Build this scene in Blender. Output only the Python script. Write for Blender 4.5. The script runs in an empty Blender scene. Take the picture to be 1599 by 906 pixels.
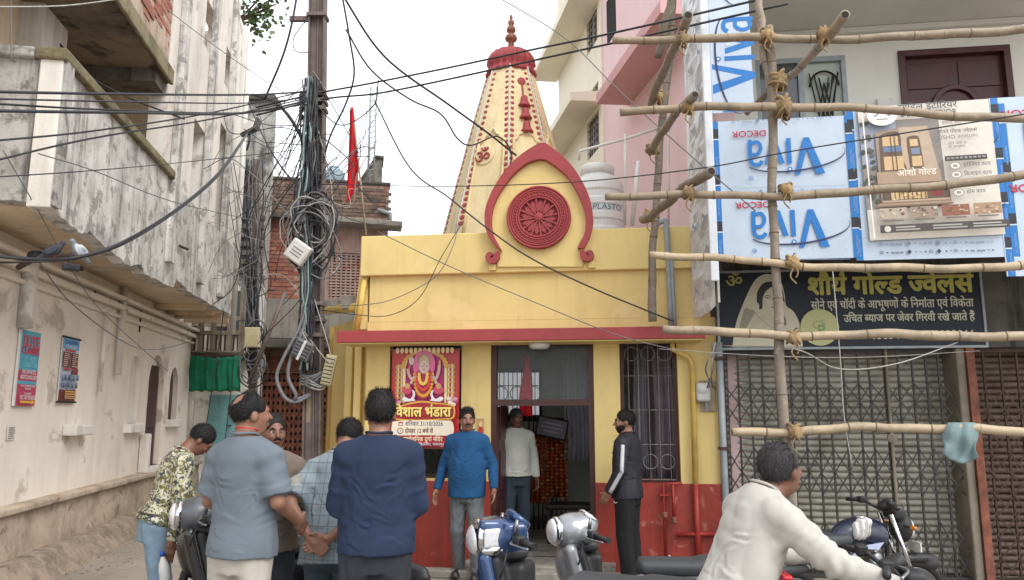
import bpy, bmesh, math, random
import numpy as np
from mathutils import Vector, Matrix
random.seed(7); np.random.seed(7)
PI = math.pi
R = math.radians
SC = bpy.context.scene
COL = SC.collection

# ------------------------------------------------------------ camera, sky, sun, exposure
CAM_H, PITCH, FPX, CX, CY = 1.65, R(9.1), 1200.0, 799.5, 453.0
cd = bpy.data.cameras.new('camera'); cam = bpy.data.objects.new('camera', cd); COL.objects.link(cam)
cam.location = (0, 0, CAM_H); cam.rotation_euler = (PI/2 + PITCH, 0, 0)
cd.sensor_width = 36; cd.lens = 36*FPX/1599; cd.clip_start = .05; cd.clip_end = 2000
SC.camera = cam
w = bpy.data.worlds.new('World'); SC.world = w; w.use_nodes = True
nt = w.node_tree; bg = nt.nodes['Background']
sky = nt.nodes.new('ShaderNodeTexSky'); sky.sky_type = 'NISHITA'; sky.sun_disc = False
sky.sun_elevation = R(45); sky.sun_rotation = R(135); sky.dust_density = 4; sky.air_density = 1.2
mx = nt.nodes.new('ShaderNodeMix'); mx.data_type = 'RGBA'; mx.inputs[0].default_value = .88
nt.links.new(sky.outputs[0], mx.inputs[6]); mx.inputs[7].default_value = (8.6, 8.75, 9.1, 1)   # a closed, even cloud cover
nt.links.new(mx.outputs[2], bg.inputs[0]); bg.inputs[1].default_value = .13
sl = bpy.data.lights.new('sun', 'SUN'); sl.energy = 1.5; sl.angle = R(34); sl.color = (1, .97, .93)
so = bpy.data.objects.new('sun', sl); COL.objects.link(so); so.location = (0, 0, 30)
so.rotation_euler = Vector((-.5, .5, -.72)).to_track_quat('-Z', 'Y').to_euler()
vs = SC.view_settings; vs.view_transform = 'Standard'; vs.look = 'None'; vs.gamma = 1; vs.exposure = .72; vs.use_curve_mapping = False
SC.render.engine = 'CYCLES'
try:
    SC.cycles.use_denoising = True; SC.cycles.max_bounces = 8; SC.cycles.transparent_max_bounces = 12
except Exception: pass

# ------------------------------------------------------------ pixel -> world helpers (used to survey real positions)
def ray(u, v):
    x = (u-CX)/FPX; y = (CY-v)/FPX
    return Vector((x, math.cos(PITCH)-y*math.sin(PITCH), math.sin(PITCH)+y*math.cos(PITCH)))
def at(u, v, Y):
    d = ray(u, v); t = Y/d.y
    return Vector((d.x*t, Y, CAM_H+d.z*t))
def ground(u, v, z=0):
    d = ray(u, v); t = (z-CAM_H)/d.z
    return Vector((d.x*t, d.y*t, z))
class Frame:
    """a facade frame: x to the right along the facade, y into the wall, z up"""
    def __init__(s, ox, oy, ang):
        s.o = Vector((ox, oy, 0)); s.a = ang
        s.x = Vector((math.cos(ang), math.sin(ang), 0)); s.y = Vector((-math.sin(ang), math.cos(ang), 0))
        s.M = Matrix.Translation(s.o) @ Matrix.Rotation(ang, 4, 'Z')
    def px(s, u, v, dy=0.):
        d = ray(u, v); C = Vector((0, 0, CAM_H)); p0 = s.o + s.y*dy
        t = (p0-C).dot(s.y)/d.dot(s.y); p = C+d*t
        return (p-s.o).dot(s.x), p.z
    def w(s, x, y, z): return s.o+s.x*x+s.y*y+Vector((0, 0, z))
    def loc(s, p): q = p-s.o; return Vector((q.dot(s.x), q.dot(s.y), p.z))

# ------------------------------------------------------------ colours and materials
def lin(c): return c/12.92 if c <= .04045 else ((c+.055)/1.055)**2.4
def hx(h, k=1.):
    h = h.lstrip('#'); return tuple(lin(int(h[i:i+2], 16)/255)*k for i in (0, 2, 4))
MATS = {}
class NB:
    def __init__(s, name):
        s.m = bpy.data.materials.new(name); s.m.use_nodes = True; s.t = s.m.node_tree
        s.b = s.t.nodes['Principled BSDF']
    def n(s, k, **kw):
        o = s.t.nodes.new(k)
        for a, b in kw.items(): setattr(o, a, b)
        return o
    def l(s, a, b): s.t.links.new(a, b)
    def mix(s, f, a, b, blend='MIX'):
        m = s.n('ShaderNodeMix', data_type='RGBA', blend_type=blend)
        for i, v in ((0, f), (6, a), (7, b)):
            if isinstance(v, (int, float)): m.inputs[i].default_value = v
            elif isinstance(v, tuple): m.inputs[i].default_value = (*v[:3], 1)
            else: s.l(v, m.inputs[i])
        return m.outputs[2]
    def ramp(s, f, lo, hi, a=0., b=1.):
        m = s.n('ShaderNodeMapRange'); s.l(f, m.inputs[0])
        for i, v in zip((1, 2, 3, 4), (lo, hi, a, b)): m.inputs[i].default_value = v
        return m.outputs[0]
    def math(s, op, a, b=0.):
        m = s.n('ShaderNodeMath', operation=op)
        for i, v in ((0, a), (1, b)):
            if isinstance(v, (int, float)): m.inputs[i].default_value = v
            else: s.l(v, m.inputs[i])
        return m.outputs[0]
    def coord(s, kind='pos', scale=(1, 1, 1)):
        if kind == 'pos': o = s.n('ShaderNodeNewGeometry').outputs['Position']
        else: o = s.n('ShaderNodeTexCoord').outputs['Object']
        mp = s.n('ShaderNodeMapping'); mp.inputs['Scale'].default_value = scale; s.l(o, mp.inputs[0])
        return mp.outputs[0]
    def noise(s, vec, scale, det=4, rough=.6, dist=0.):
        o = s.n('ShaderNodeTexNoise'); s.l(vec, o.inputs['Vector'])
        o.inputs['Scale'].default_value = scale; o.inputs['Detail'].default_value = det
        o.inputs['Roughness'].default_value = rough; o.inputs['Distortion'].default_value = dist
        return o.outputs[0]
    def bump(s, h, st=.3, d=.01):
        o = s.n('ShaderNodeBump'); o.inputs['Strength'].default_value = st; o.inputs['Distance'].default_value = d
        s.l(h, o.inputs['Height']); s.l(o.outputs[0], s.b.inputs['Normal'])
    def base(s, c):
        if isinstance(c, tuple): s.b.inputs['Base Color'].default_value = (*c[:3], 1)
        else: s.l(c, s.b.inputs['Base Color'])
    def rough(s, v):
        if isinstance(v, (int, float)): s.b.inputs['Roughness'].default_value = v
        else: s.l(v, s.b.inputs['Roughness'])

def plaster(name, col, dirt=(.12, .11, .09), amt=.35, scale=1.6, streak=.5, rough=.85, bump=.35, spots=None, spot_amt=.0, spot_scale=3.):
    b = NB(name); p = b.coord()
    n1 = b.noise(p, scale, 6, .65); n2 = b.noise(p, scale*9, 5, .7)
    st = b.noise(b.coord(scale=(3.2, 3.2, .22)), scale*1.3, 5, .7)
    f = b.math('MULTIPLY', b.ramp(n1, .42, .72), amt)
    f2 = b.math('MULTIPLY', b.ramp(st, .5, .78), amt*streak*1.6)
    f3 = b.math('MULTIPLY', b.ramp(n2, .5, .8), amt*.5)
    f = b.math('MINIMUM', b.math('ADD', b.math('ADD', f, f2), f3), .92)
    c = b.mix(f, col, dirt)
    if spots:
        sp = b.ramp(b.noise(p, spot_scale, 7, .62, .4), .60-.12*spot_amt, .66-.12*spot_amt)
        c = b.mix(b.math('MULTIPLY', sp, min(1, .5+spot_amt*.5)), c, spots)
    b.base(c); b.rough(rough)
    b.bump(b.mix(.35, n2, b.noise(p, scale*40, 3)), bump, .012)
    MATS[name] = b.m; return b.m
def paint(name, col, rough=.5, metal=0., var=.12, scale=14., bump=.06, coat=0., kind='obj', dirt=None, damt=.3):
    b = NB(name); p = b.coord(kind); n = b.noise(p, scale, 5, .65)
    dk = tuple(x*(1-var*1.6) for x in col); lt = tuple(min(1, x*(1+var)) for x in col)
    c = b.mix(b.ramp(n, .3, .7), dk, lt)
    if dirt: c = b.mix(b.math('MULTIPLY', b.ramp(b.noise(p, scale*.35, 6, .7), .5, .68), damt), c, dirt)
    b.base(c); b.b.inputs['Metallic'].default_value = metal
    b.rough(b.ramp(n, .2, .8, max(.02, rough-.1), min(1, rough+.1)))
    if coat: b.b.inputs['Coat Weight'].default_value = coat; b.b.inputs['Coat Roughness'].default_value = .08
    if bump: b.bump(n, bump, .01)
    MATS[name] = b.m; return b.m
def fabric(name, col, var=.12, weave=420., rough=.9, bump=.25):
    b = NB(name); p = b.coord('obj'); n = b.noise(p, 5, 4, .6); f = b.noise(p, weave, 2, .5)
    c = b.mix(b.ramp(n, .3, .7), tuple(x*(1-var) for x in col), tuple(min(1, x*(1+var)) for x in col))
    c = b.mix(b.math('MULTIPLY', f, .25), c, tuple(x*.6 for x in col))
    b.base(c); b.rough(rough)
    rn = b.n('ShaderNodeTexNoise', noise_type='RIDGED_MULTIFRACTAL'); b.l(b.coord('obj', (1.2, 1.2, .55)), rn.inputs['Vector']); rn.inputs['Scale'].default_value = 5.5; rn.inputs['Detail'].default_value = 3; rn.inputs['Roughness'].default_value = .5; rn.inputs['Distortion'].default_value = .9
    h_ = b.math('ADD', b.math('MULTIPLY', rn.outputs[0], .34), b.math('MULTIPLY', f, .10)); b.bump(h_, .55, .03)
    MATS[name] = b.m; return b.m
def glass(name, col=(.8, .85, .85), rough=.03, alpha=.25):
    b = NB(name); b.base(col); b.rough(rough); b.b.inputs['Alpha'].default_value = alpha
    b.b.inputs['Specular IOR Level'].default_value = .8; MATS[name] = b.m; return b.m
def vcol(name='printed_ink', rough=.55, var=.10):
    b = NB(name); a = b.n('ShaderNodeVertexColor', layer_name='Col'); p = b.coord('obj')
    n = b.ramp(b.noise(p, 22, 5, .6), .25, .75, 1-var, 1+var*.4)
    c = b.mix(1., a.outputs[0], (1, 1, 1), 'MULTIPLY')
    v = b.n('ShaderNodeVectorMath', operation='SCALE'); b.l(a.outputs[0], v.inputs[0]); b.l(n, v.inputs['Scale'])
    b.l(v.outputs[0], b.b.inputs['Base Color']); b.rough(rough); b.bump(b.noise(b.coord(), 3.5, 4, .5, .6), .35, .03); MATS[name] = b.m; return b.m

# ------------------------------------------------------------ object helpers
def tag(o, label=None, cat=None, group=None, kind=None):
    if label: o['label'] = label
    if cat: o['category'] = cat
    if group: o['group'] = group
    if kind: o['kind'] = kind
    return o
def thing(name, label, cat, loc=(0, 0, 0), rz=0., group=None, rot=None):
    o = bpy.data.objects.new(name, None); COL.objects.link(o); o.empty_display_size = .1
    o.location = loc; o.rotation_euler = rot if rot else (0, 0, rz)
    return tag(o, label, cat, group)
def M_(m): return MATS[m] if isinstance(m, str) else m
def obj(name, vf, mat, parent=None, smooth=False, bevel=0., M=None):
    if isinstance(vf, bpy.types.Mesh): me = vf
    else:
        v, f = vf
        me = bpy.data.meshes.new(name)
        me.from_pydata([tuple(x) for x in v], [], [tuple(int(i) for i in q) for q in f]); me.update()
        if mat: me.materials.append(M_(mat))
        if smooth: me.polygons.foreach_set('use_smooth', [True]*len(me.polygons))
    o = bpy.data.objects.new(name, me); COL.objects.link(o)
    if parent: o.parent = parent
    if M is not None: o.matrix_local = M
    if bevel:
        b = o.modifiers.new('bevel', 'BEVEL'); b.width = bevel; b.segments = 2; b.limit_method = 'ANGLE'; b.angle_limit = R(35)
    return o
def struct(o): o['kind'] = 'structure'; return o
def copy_tree(o, parent=None):
    c = o.copy(); COL.objects.link(c); c.parent = parent
    for ch in [x for x in COL.objects if x.parent == o]: copy_tree(ch, c)
    return c
def bx(x0, x1, y0, y1, z0, z1):
    v = [(x0, y0, z0), (x1, y0, z0), (x1, y1, z0), (x0, y1, z0), (x0, y0, z1), (x1, y0, z1), (x1, y1, z1), (x0, y1, z1)]
    return v, [(0, 3, 2, 1), (4, 5, 6, 7), (0, 1, 5, 4), (1, 2, 6, 5), (2, 3, 7, 6), (3, 0, 4, 7)]
def join(*parts):
    V = []; F = []
    for v, f in parts:
        n = len(V); V += [tuple(x) for x in v]; F += [tuple(i+n for i in q) for q in f]
    return V, F
def xf(vf, M): return [tuple(M @ Vector(p)) for p in vf[0]], vf[1]
def bar(a, b, wd, th, up=Vector((0, 0, 1))):
    """flat bar from a to b"""
    a = Vector(a); b = Vector(b); d = (b-a); L = d.length; d.normalize()
    s = d.cross(up)
    if s.length < 1e-4: s = d.cross(Vector((0, 1, 0)))
    s.normalize(); t = s.cross(d)
    v = []
    for e in (a, b):
        for i, j in ((-1, -1), (1, -1), (1, 1), (-1, 1)): v.append(e+s*(i*wd/2)+t*(j*th/2))
    return v, [(3, 2, 1, 0), (4, 5, 6, 7), (0, 1, 5, 4), (1, 2, 6, 5), (2, 3, 7, 6), (3, 0, 4, 7)]
def tube(pts, r, n=8, cap=True):
    pts = [Vector(p) for p in pts]; rs = r if isinstance(r, (list, tuple)) else [r]*len(pts)
    V = []; F = []; prev = None
    for i, p in enumerate(pts):
        d = (pts[min(i+1, len(pts)-1)]-pts[max(i-1, 0)])
        if d.length < 1e-9: d = Vector((0, 0, 1))
        d.normalize()
        if prev is None:
            a = d.cross(Vector((0, 0, 1)));
            if a.length < 1e-3: a = d.cross(Vector((0, 1, 0)))
        else: a = prev-d*prev.dot(d)
        a.normalize(); prev = a; b = d.cross(a)
        for k in range(n):
            t = 2*PI*k/n; V.append(p+(a*math.cos(t)+b*math.sin(t))*rs[i])
    for i in range(len(pts)-1):
        for k in range(n):
            k2 = (k+1) % n; F.append((i*n+k, i*n+k2, (i+1)*n+k2, (i+1)*n+k))
    if cap: F.append(tuple(reversed(range(n)))); F.append(tuple(range((len(pts)-1)*n, len(pts)*n)))
    return V, F
def lathe(prof, n=24, rib=0, ribamp=0., axis=None):
    V = []; F = []
    for r, z in prof:
        for k in range(n):
            t = 2*PI*k/n; rr = r*(1+(ribamp*(abs(math.cos(t*rib/2))-.6) if rib else 0))
            V.append((rr*math.cos(t), rr*math.sin(t), z))
    m = len(prof)
    for i in range(m-1):
        for k in range(n):
            k2 = (k+1) % n; F.append((i*n+k, i*n+k2, (i+1)*n+k2, (i+1)*n+k))
    F.append(tuple(reversed(range(n)))); F.append(tuple(range((m-1)*n, m*n)))
    return V, F
def prism(poly, y0, y1):
    """polygon in (x,z) extruded along y"""
    a = sum(poly[i][0]*poly[(i+1) % len(poly)][1]-poly[(i+1) % len(poly)][0]*poly[i][1] for i in range(len(poly)))
    if a < 0: poly = poly[::-1]
    n = len(poly); V = [(x, y0, z) for x, z in poly]+[(x, y1, z) for x, z in poly]
    F = [tuple(range(n)), tuple(reversed(range(n, 2*n)))]
    for i in range(n): j = (i+1) % n; F.append((j, i, i+n, j+n))
    return V, F
def ribbon(outer, inner, y0, y1):
    """band between two open (x,z) paths of equal length, extruded along y"""
    n = len(outer); V = []; F = []
    for y in (y0, y1):
        V += [(x, y, z) for x, z in outer]; V += [(x, y, z) for x, z in inner]
    for i in range(n-1):
        F.append((i, n+i, n+i+1, i+1)); F.append((2*n+i, 2*n+i+1, 3*n+i+1, 3*n+i))
        F.append((i, i+1, 2*n+i+1, 2*n+i)); F.append((n+i, 3*n+i, 3*n+i+1, n+i+1))
    F.append((0, 2*n, 3*n, n)); F.append((n-1, 2*n-1, 4*n-1, 3*n-1))
    return V, F
def holed(x0, x1, z0, z1, y0, y1, holes):
    """a wall slab with rectangular openings, one closed skin"""
    xs = sorted({x0, x1, *[min(max(h[0], x0), x1) for h in holes], *[min(max(h[1], x0), x1) for h in holes]})
    zs = sorted({z0, z1, *[min(max(h[2], z0), z1) for h in holes], *[min(max(h[3], z0), z1) for h in holes]})
    nx, nz = len(xs)-1, len(zs)-1
    def solid(i, j):
        if i < 0 or j < 0 or i >= nx or j >= nz: return False
        cx, cz = (xs[i]+xs[i+1])/2, (zs[j]+zs[j+1])/2
        return not any(h[0] < cx < h[1] and h[2] < cz < h[3] for h in holes)
    V = []; F = []
    def q(*p): n = len(V); V.extend(p); F.append((n, n+1, n+2, n+3))
    for i in range(nx):
        for j in range(nz):
            if not solid(i, j): continue
            a, b, c, d = xs[i], xs[i+1], zs[j], zs[j+1]
            q((a, y0, c), (b, y0, c), (b, y0, d), (a, y0, d)); q((b, y1, c), (a, y1, c), (a, y1, d), (b, y1, d))
            if not solid(i-1, j): q((a, y1, c), (a, y0, c), (a, y0, d), (a, y1, d))
            if not solid(i+1, j): q((b, y0, c), (b, y1, c), (b, y1, d), (b, y0, d))
            if not solid(i, j-1): q((a, y1, c), (b, y1, c), (b, y0, c), (a, y0, c))
            if not solid(i, j+1): q((a, y0, d), (b, y0, d), (b, y1, d), (a, y1, d))
    return V, F
def spline(pts, n=8):
    pts = [Vector(p) for p in pts]; out = []
    P = [pts[0]*2-pts[1]]+pts+[pts[-1]*2-pts[-2]]
    for i in range(1, len(P)-2):
        for k in range(n):
            t = k/n; a, b, c, d = P[i-1], P[i], P[i+1], P[i+2]
            out.append(.5*((2*b)+(c-a)*t+(2*a-5*b+4*c-d)*t*t+(3*b-a-3*c+d)*t*t*t))
    out.append(pts[-1]); return out
def spline2(pts, n=6): return [(p.x, p.y) for p in spline([(a, b, 0) for a, b in pts], n)]

# ------------------------------------------------------------ flat print: polygons and lettering in one inked mesh
GLY = {}
def glyphs(s):
    """mesh of a run of text (unit size) and its advance"""
    if s in GLY: return GLY[s]
    def ev(body):
        c = bpy.data.curves.new('run', 'FONT'); c.body = body; c.size = 1; c.resolution_u = 3
        o = bpy.data.objects.new('run', c)
        me = bpy.data.meshes.new_from_object(o)
        v = [(p.co.x, p.co.y) for p in me.vertices]; f = [tuple(p.vertices) for p in me.polygons]
        bpy.data.objects.remove(o); bpy.data.curves.remove(c); bpy.data.meshes.remove(me); return v, f
    v, f = ev(s); v2, _ = ev(s+'I'); v3, _ = ev('I')
    adv = max(p[0] for p in v2)-max(p[0] for p in v3)
    GLY[s] = (v, f, adv); return GLY[s]
def clipx(v, f, x):
    bm = bmesh.new(); vs = [bm.verts.new((a, b, 0)) for a, b in v]
    for q in f:
        try: bm.faces.new([vs[i] for i in q])
        except ValueError: pass
    bmesh.ops.bisect_plane(bm, geom=bm.verts[:]+bm.edges[:]+bm.faces[:], plane_co=(x, 0, 0), plane_no=(1, 0, 0), clear_outer=True)
    bm.verts.index_update(); V = [(p.co.x, p.co.y) for p in bm.verts]; F = [tuple(p.index for p in q.verts) for q in bm.faces]
    bm.free(); return V, F
def run(s):
    """'~x' = half form of x, '^' = reph hook over the letter before; the short-i sign is typed before its letter"""
    V = []; F = []; x = 0.; buf = ''
    def put(v, f, dx):
        n = len(V); V.extend([(a+dx, b) for a, b in v]); F.extend([tuple(i+n for i in q) for q in f])
    def flush():
        nonlocal buf, x
        if buf: v, f, a = glyphs(buf); put(v, f, x); x += a; buf = ''
    i = 0
    while i < len(s):
        c = s[i]
        if c == '~':
            flush(); v, f, a = glyphs(s[i+1]); cut = a*.70
            v, f = clipx(v, f, cut); put(v, f, x); x += cut-.01; i += 2; continue
        if c == '^':
            flush(); P = [(x-.13+.085*math.cos(t), .74+.1*math.sin(t)) for t in [R(g) for g in range(200, 59, -20)]]
            Q = [(x-.13+.045*math.cos(t), .74+.055*math.sin(t)) for t in [R(g) for g in range(200, 59, -20)]]
            P += [(x-.06, .62)]; Q += [(x-.10, .62)]
            put(P+Q, [(k, k+1, len(P)+k+1, len(P)+k) for k in range(len(P)-1)], 0); i += 1; continue
        buf += c; i += 1
    flush(); return V, F, x
class Ink:
    """drawing board: x right, z up, layers 0.4 mm apart towards -y"""
    def __init__(s, eps=.0006): s.V = []; s.F = []; s.C = []; s.L = 1; s.eps = eps
    def add(s, v, f, col):
        n = len(s.V); y = -s.eps*s.L; s.V += [(a, y, b) for a, b in v]; s.F += [tuple(i+n for i in q) for q in f]; s.C += [col]*len(f)
    def up(s): s.L += 1; return s
    def poly(s, pts, col):
        a = sum(pts[i][0]*pts[(i+1) % len(pts)][1]-pts[(i+1) % len(pts)][0]*pts[i][1] for i in range(len(pts)))
        s.L += 1; s.add(pts if a > 0 else pts[::-1], [tuple(range(len(pts)))], col)
    def rect(s, x0, x1, z0, z1, col): s.poly([(x0, z0), (x1, z0), (x1, z1), (x0, z1)], col)
    def ell(s, cx, cz, rx, rz, col, n=20, rot=0., a0=0., a1=360.):
        p = []
        for k in range(n+(a1-a0 < 360)):
            t = R(a0+(a1-a0)*k/n); x, z = rx*math.cos(t), rz*math.sin(t)
            p.append((cx+x*math.cos(rot)-z*math.sin(rot), cz+x*math.sin(rot)+z*math.cos(rot)))
        s.poly(p, col)
    def line(s, pts, wd, col):
        s.L += 1; w0 = wd if isinstance(wd, (list, tuple)) else [wd]*len(pts); A = []; B = []
        for i, p in enumerate(pts):
            q0 = pts[max(i-1, 0)]; q1 = pts[min(i+1, len(pts)-1)]; dx, dz = q1[0]-q0[0], q1[1]-q0[1]; l = math.hypot(dx, dz) or 1
            nx, nz = -dz/l*w0[i]/2, dx/l*w0[i]/2; A.append((p[0]+nx, p[1]+nz)); B.append((p[0]-nx, p[1]-nz))
        n = len(A); s.add(A+B, [(n+i, n+i+1, i+1, i) for i in range(n-1)], col)
    def text(s, t, x, z, size, col, bold=0., align='l', width=None, rot=0., sx=1.):
        v, f, adv = run(t); k = size; wx = k*sx
        if width: wx = width/adv
        x0 = {'l': 0, 'c': -adv*wx/2, 'r': -adv*wx}[align]
        offs = [(0, 0)]+([(bold*math.cos(a), bold*math.sin(a)) for a in [PI*2*i/6 for i in range(6)]] if bold else [])
        c_, s_ = math.cos(rot), math.sin(rot)
        for ox, oz in offs:
            s.L += .15
            p = []
            for a, b in v:
                X = x0+a*wx+ox*k; Z = b*k+oz*k; p.append((x+X*c_-Z*s_, z+X*s_+Z*c_))
            s.add(p, f, col)
        s.L += 1
    def build(s, name, parent, mat='printed_ink', M=None):
        me = bpy.data.meshes.new(name); me.from_pydata(s.V, [], s.F); me.update(); me.materials.append(M_(mat))
        ca = me.color_attributes.new('Col', 'FLOAT_COLOR', 'CORNER'); buf = []
        for p, c in zip(me.polygons, s.C): buf += [c[0], c[1], c[2], 1.]*p.loop_total
        ca.data.foreach_set('color', buf)
        o = bpy.data.objects.new(name, me); COL.objects.link(o)
        if parent: o.parent = parent
        if M is not None: o.matrix_local = M
        return o

# ------------------------------------------------------------ smooth solids: implicit shapes meshed by surface nets
class Solid:
    def __init__(s, h=.01, k=.03): s.h = h; s.k = k; s.p = []; s.cuts = []
    def _add(s, fn, lo, hi, k, sub): s.p.append((fn, np.minimum(lo, hi), np.maximum(lo, hi), s.k if k is None else k, sub)); return s
    def cap(s, a, b, ra, rb=None, k=None, sub=False):
        a = np.array(a, float); b = np.array(b, float); rb = ra if rb is None else rb; ba = b-a; L2 = max(ba@ba, 1e-12); m = max(ra, rb)
        def fn(P):
            t = np.clip(((P-a)@ba)/L2, 0, 1); return np.linalg.norm(P-a-t[..., None]*ba, axis=-1)-(ra+(rb-ra)*t)
        return s._add(fn, np.minimum(a, b)-m, np.maximum(a, b)+m, k, sub)
    def cone(s, a, b, ra, rb, k=None, rnd=.006, sub=False):
        """cone with flat ends"""
        a = np.array(a, float); b = np.array(b, float); ba = b-a; L = np.sqrt(ba@ba); n = ba/L; m = max(ra, rb)+.01
        def fn(P):
            q = P-a; t = q@n; rad = np.linalg.norm(q-t[..., None]*n, axis=-1)
            dr = rad-(ra+(rb-ra)*np.clip(t/L, 0, 1))+rnd; dz = np.abs(t-L/2)-L/2+rnd
            return np.minimum(np.maximum(dr, dz), 0)+np.sqrt(np.maximum(dr, 0)**2+np.maximum(dz, 0)**2)-rnd
        return s._add(fn, np.minimum(a, b)-m, np.maximum(a, b)+m, k, sub)
    def ell(s, c, r, M=None, k=None, sub=False):
        c = np.array(c, float); r = np.array(r, float); A = np.eye(3) if M is None else np.array(M.to_3x3())
        def fn(P):
            q = (P-c)@A; k0 = np.linalg.norm(q/r, axis=-1); k1 = np.linalg.norm(q/(r*r), axis=-1)
            return k0*(k0-1)/np.maximum(k1, 1e-6)
        m = r.max() if M is not None else r
        return s._add(fn, c-m, c+m, k, sub)
    def box(s, c, hf, rnd=.01, M=None, k=None, sub=False):
        c = np.array(c, float); hf = np.array(hf, float); A = np.eye(3) if M is None else np.array(M.to_3x3())
        def fn(P):
            q = np.abs((P-c)@A)-hf+rnd
            return np.linalg.norm(np.maximum(q, 0), axis=-1)+np.minimum(q.max(-1), 0)-rnd
        m = np.linalg.norm(hf) if M is not None else hf
        return s._add(fn, c-m, c+m, k, sub)
    def loft(s, M, rows, k=None, sub=False, e=2.):
        """rows of (s, cx, cy, rx, ry) along the local z of matrix M"""
        A = np.array(M.to_3x3()); o = np.array(M.translation); rows = sorted(rows); S = np.array(rows, float)
        def fn(P):
            q = (P-o)@A; z = q[..., 2]; zc = np.clip(z, S[0, 0], S[-1, 0])
            cx, cy, rx, ry = (np.interp(zc, S[:, 0], S[:, i]) for i in (1, 2, 3, 4))
            g = ((np.abs(q[..., 0]-cx)/rx)**e+(np.abs(q[..., 1]-cy)/ry)**e)**(1/e)
            d = (g-1)*np.minimum(rx, ry); dz = np.maximum(S[0, 0]-z, z-S[-1, 0])
            return np.maximum(d, dz)
        m = 0; pts = []
        for (z, cx, cy, rx, ry) in rows:
            for i in (-1, 1):
                for j in (-1, 1): pts.append(o+A@np.array((cx+i*rx, cy+j*ry, z)))
        pts = np.array(pts); return s._add(fn, pts.min(0), pts.max(0), k, sub)
    def cut(s, pt, n): s.cuts.append((np.array(pt, float), np.array(n, float)/np.linalg.norm(n))); return s
    def mesh(s, post=None):
        h = s.h; lo = np.min([p[1] for p in s.p if not p[4]], 0)-3*h-.03; hi = np.max([p[2] for p in s.p if not p[4]], 0)+3*h+.03
        N = np.ceil((hi-lo)/h).astype(int)+1; D = np.full(N, .5, np.float32)
        ax = [lo[i]+h*np.arange(N[i]) for i in range(3)]
        for fn, a, b, k, sub in s.p:
            m = max(k*1.2, 2.5*h)+h; i0 = np.clip(np.floor((a-m-lo)/h).astype(int), 0, N-1); i1 = np.clip(np.ceil((b+m-lo)/h).astype(int)+1, 1, N)
            if (i1 <= i0).any(): continue
            sl = tuple(slice(i0[i], i1[i]) for i in range(3))
            G = np.stack(np.meshgrid(*[ax[i][sl[i]] for i in range(3)], indexing='ij'), -1)
            d = fn(G); o = D[sl]
            if sub: o = -o; 
            if k > 0:
                t = np.clip(.5+.5*(o-d)/k, 0, 1); r = o+(d-o)*t-k*t*(1-t)
            else: r = np.minimum(o, d)
            D[sl] = -r if sub else r
        if post or s.cuts:
            G = np.stack(np.meshgrid(*ax, indexing='ij'), -1)
            if post:
                near = np.abs(D) < .05; D[near] += post(G[near])
            for pt, n in s.cuts: D = np.maximum(D, (G-pt)@n)
        return nets(D, lo, h)
def nets(D, lo, h):
    I = D < 0; n = np.array(D.shape)
    s = np.zeros(n-1, np.int8); corner = [(i, j, k) for i in (0, 1) for j in (0, 1) for k in (0, 1)]
    def sh(A, c): return A[c[0]:n[0]-1+c[0], c[1]:n[1]-1+c[1], c[2]:n[2]-1+c[2]]
    for c in corner: s += sh(I, c)
    act = (s > 0) & (s < 8); idx = np.argwhere(act); m = len(idx)
    if m == 0: return [], []
    vid = np.full(n-1, -1, np.int64); vid[act] = np.arange(m)
    acc = np.zeros((m, 3)); cnt = np.zeros(m)
    cv = {c: D[idx[:, 0]+c[0], idx[:, 1]+c[1], idx[:, 2]+c[2]].astype(float) for c in corner}
    for a in range(3):
        for c in corner:
            if c[a]: continue
            e = list(c); e[a] = 1; e = tuple(e); va, vb = cv[c], cv[e]; x = (va < 0) != (vb < 0)
            t = np.where(x, va/np.where(x, va-vb, 1), 0); p = np.tile(np.array(c, float), (m, 1)); p[:, a] = t
            acc[x] += p[x]; cnt[x] += 1
    V = lo+h*(idx+acc/cnt[:, None]); F = []
    for a in range(3):
        b, c = (a+1) % 3, (a+2) % 3
        s0 = [slice(None)]*3; s1 = [slice(None)]*3; s0[a] = slice(0, -1); s1[a] = slice(1, None)
        x = I[tuple(s0)] != I[tuple(s1)]; e = np.argwhere(x); e = e[(e[:, b] > 0) & (e[:, c] > 0) & (e[:, b] < n[b]-1) & (e[:, c] < n[c]-1)]
        fl = I[e[:, 0], e[:, 1], e[:, 2]]; q = []
        for db, dc in ((-1, -1), (0, -1), (0, 0), (-1, 0)):
            g = e.copy(); g[:, b] += db; g[:, c] += dc; q.append(vid[g[:, 0], g[:, 1], g[:, 2]])
        q = np.stack(q, 1); q = np.where(fl[:, None], q, q[:, ::-1]); F.append(q)
    F = np.concatenate(F); F = F[(F >= 0).all(1)]
    # one light smoothing pass
    for _ in range(2):
        S = np.zeros_like(V); c = np.zeros(len(V))
        for i in range(4):
            a, b = F[:, i], F[:, (i+1) % 4]
            np.add.at(S, a, V[b]); np.add.at(S, b, V[a]); np.add.at(c, a, 1); np.add.at(c, b, 1)
        V = V*.5+.5*S/np.maximum(c, 1)[:, None]
    return V, F
def npmesh(name, VF):
    V, F = VF; me = bpy.data.meshes.new(name); nv, nf = len(V), len(F)
    me.vertices.add(nv); me.vertices.foreach_set('co', np.asarray(V, np.float32).ravel())
    me.loops.add(nf*4); me.loops.foreach_set('vertex_index', np.asarray(F, np.int32).ravel())
    me.polygons.add(nf); me.polygons.foreach_set('loop_start', np.arange(nf, dtype=np.int32)*4)
    me.polygons.foreach_set('use_smooth', np.ones(nf, bool)); me.update(calc_edges=True); me.validate(); return me
def solid(name, S, mat, parent, post=None, M=None):
    me = npmesh(name, S.mesh(post)); me.materials.append(M_(mat)); return obj(name, me, None, parent, M=M)
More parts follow.
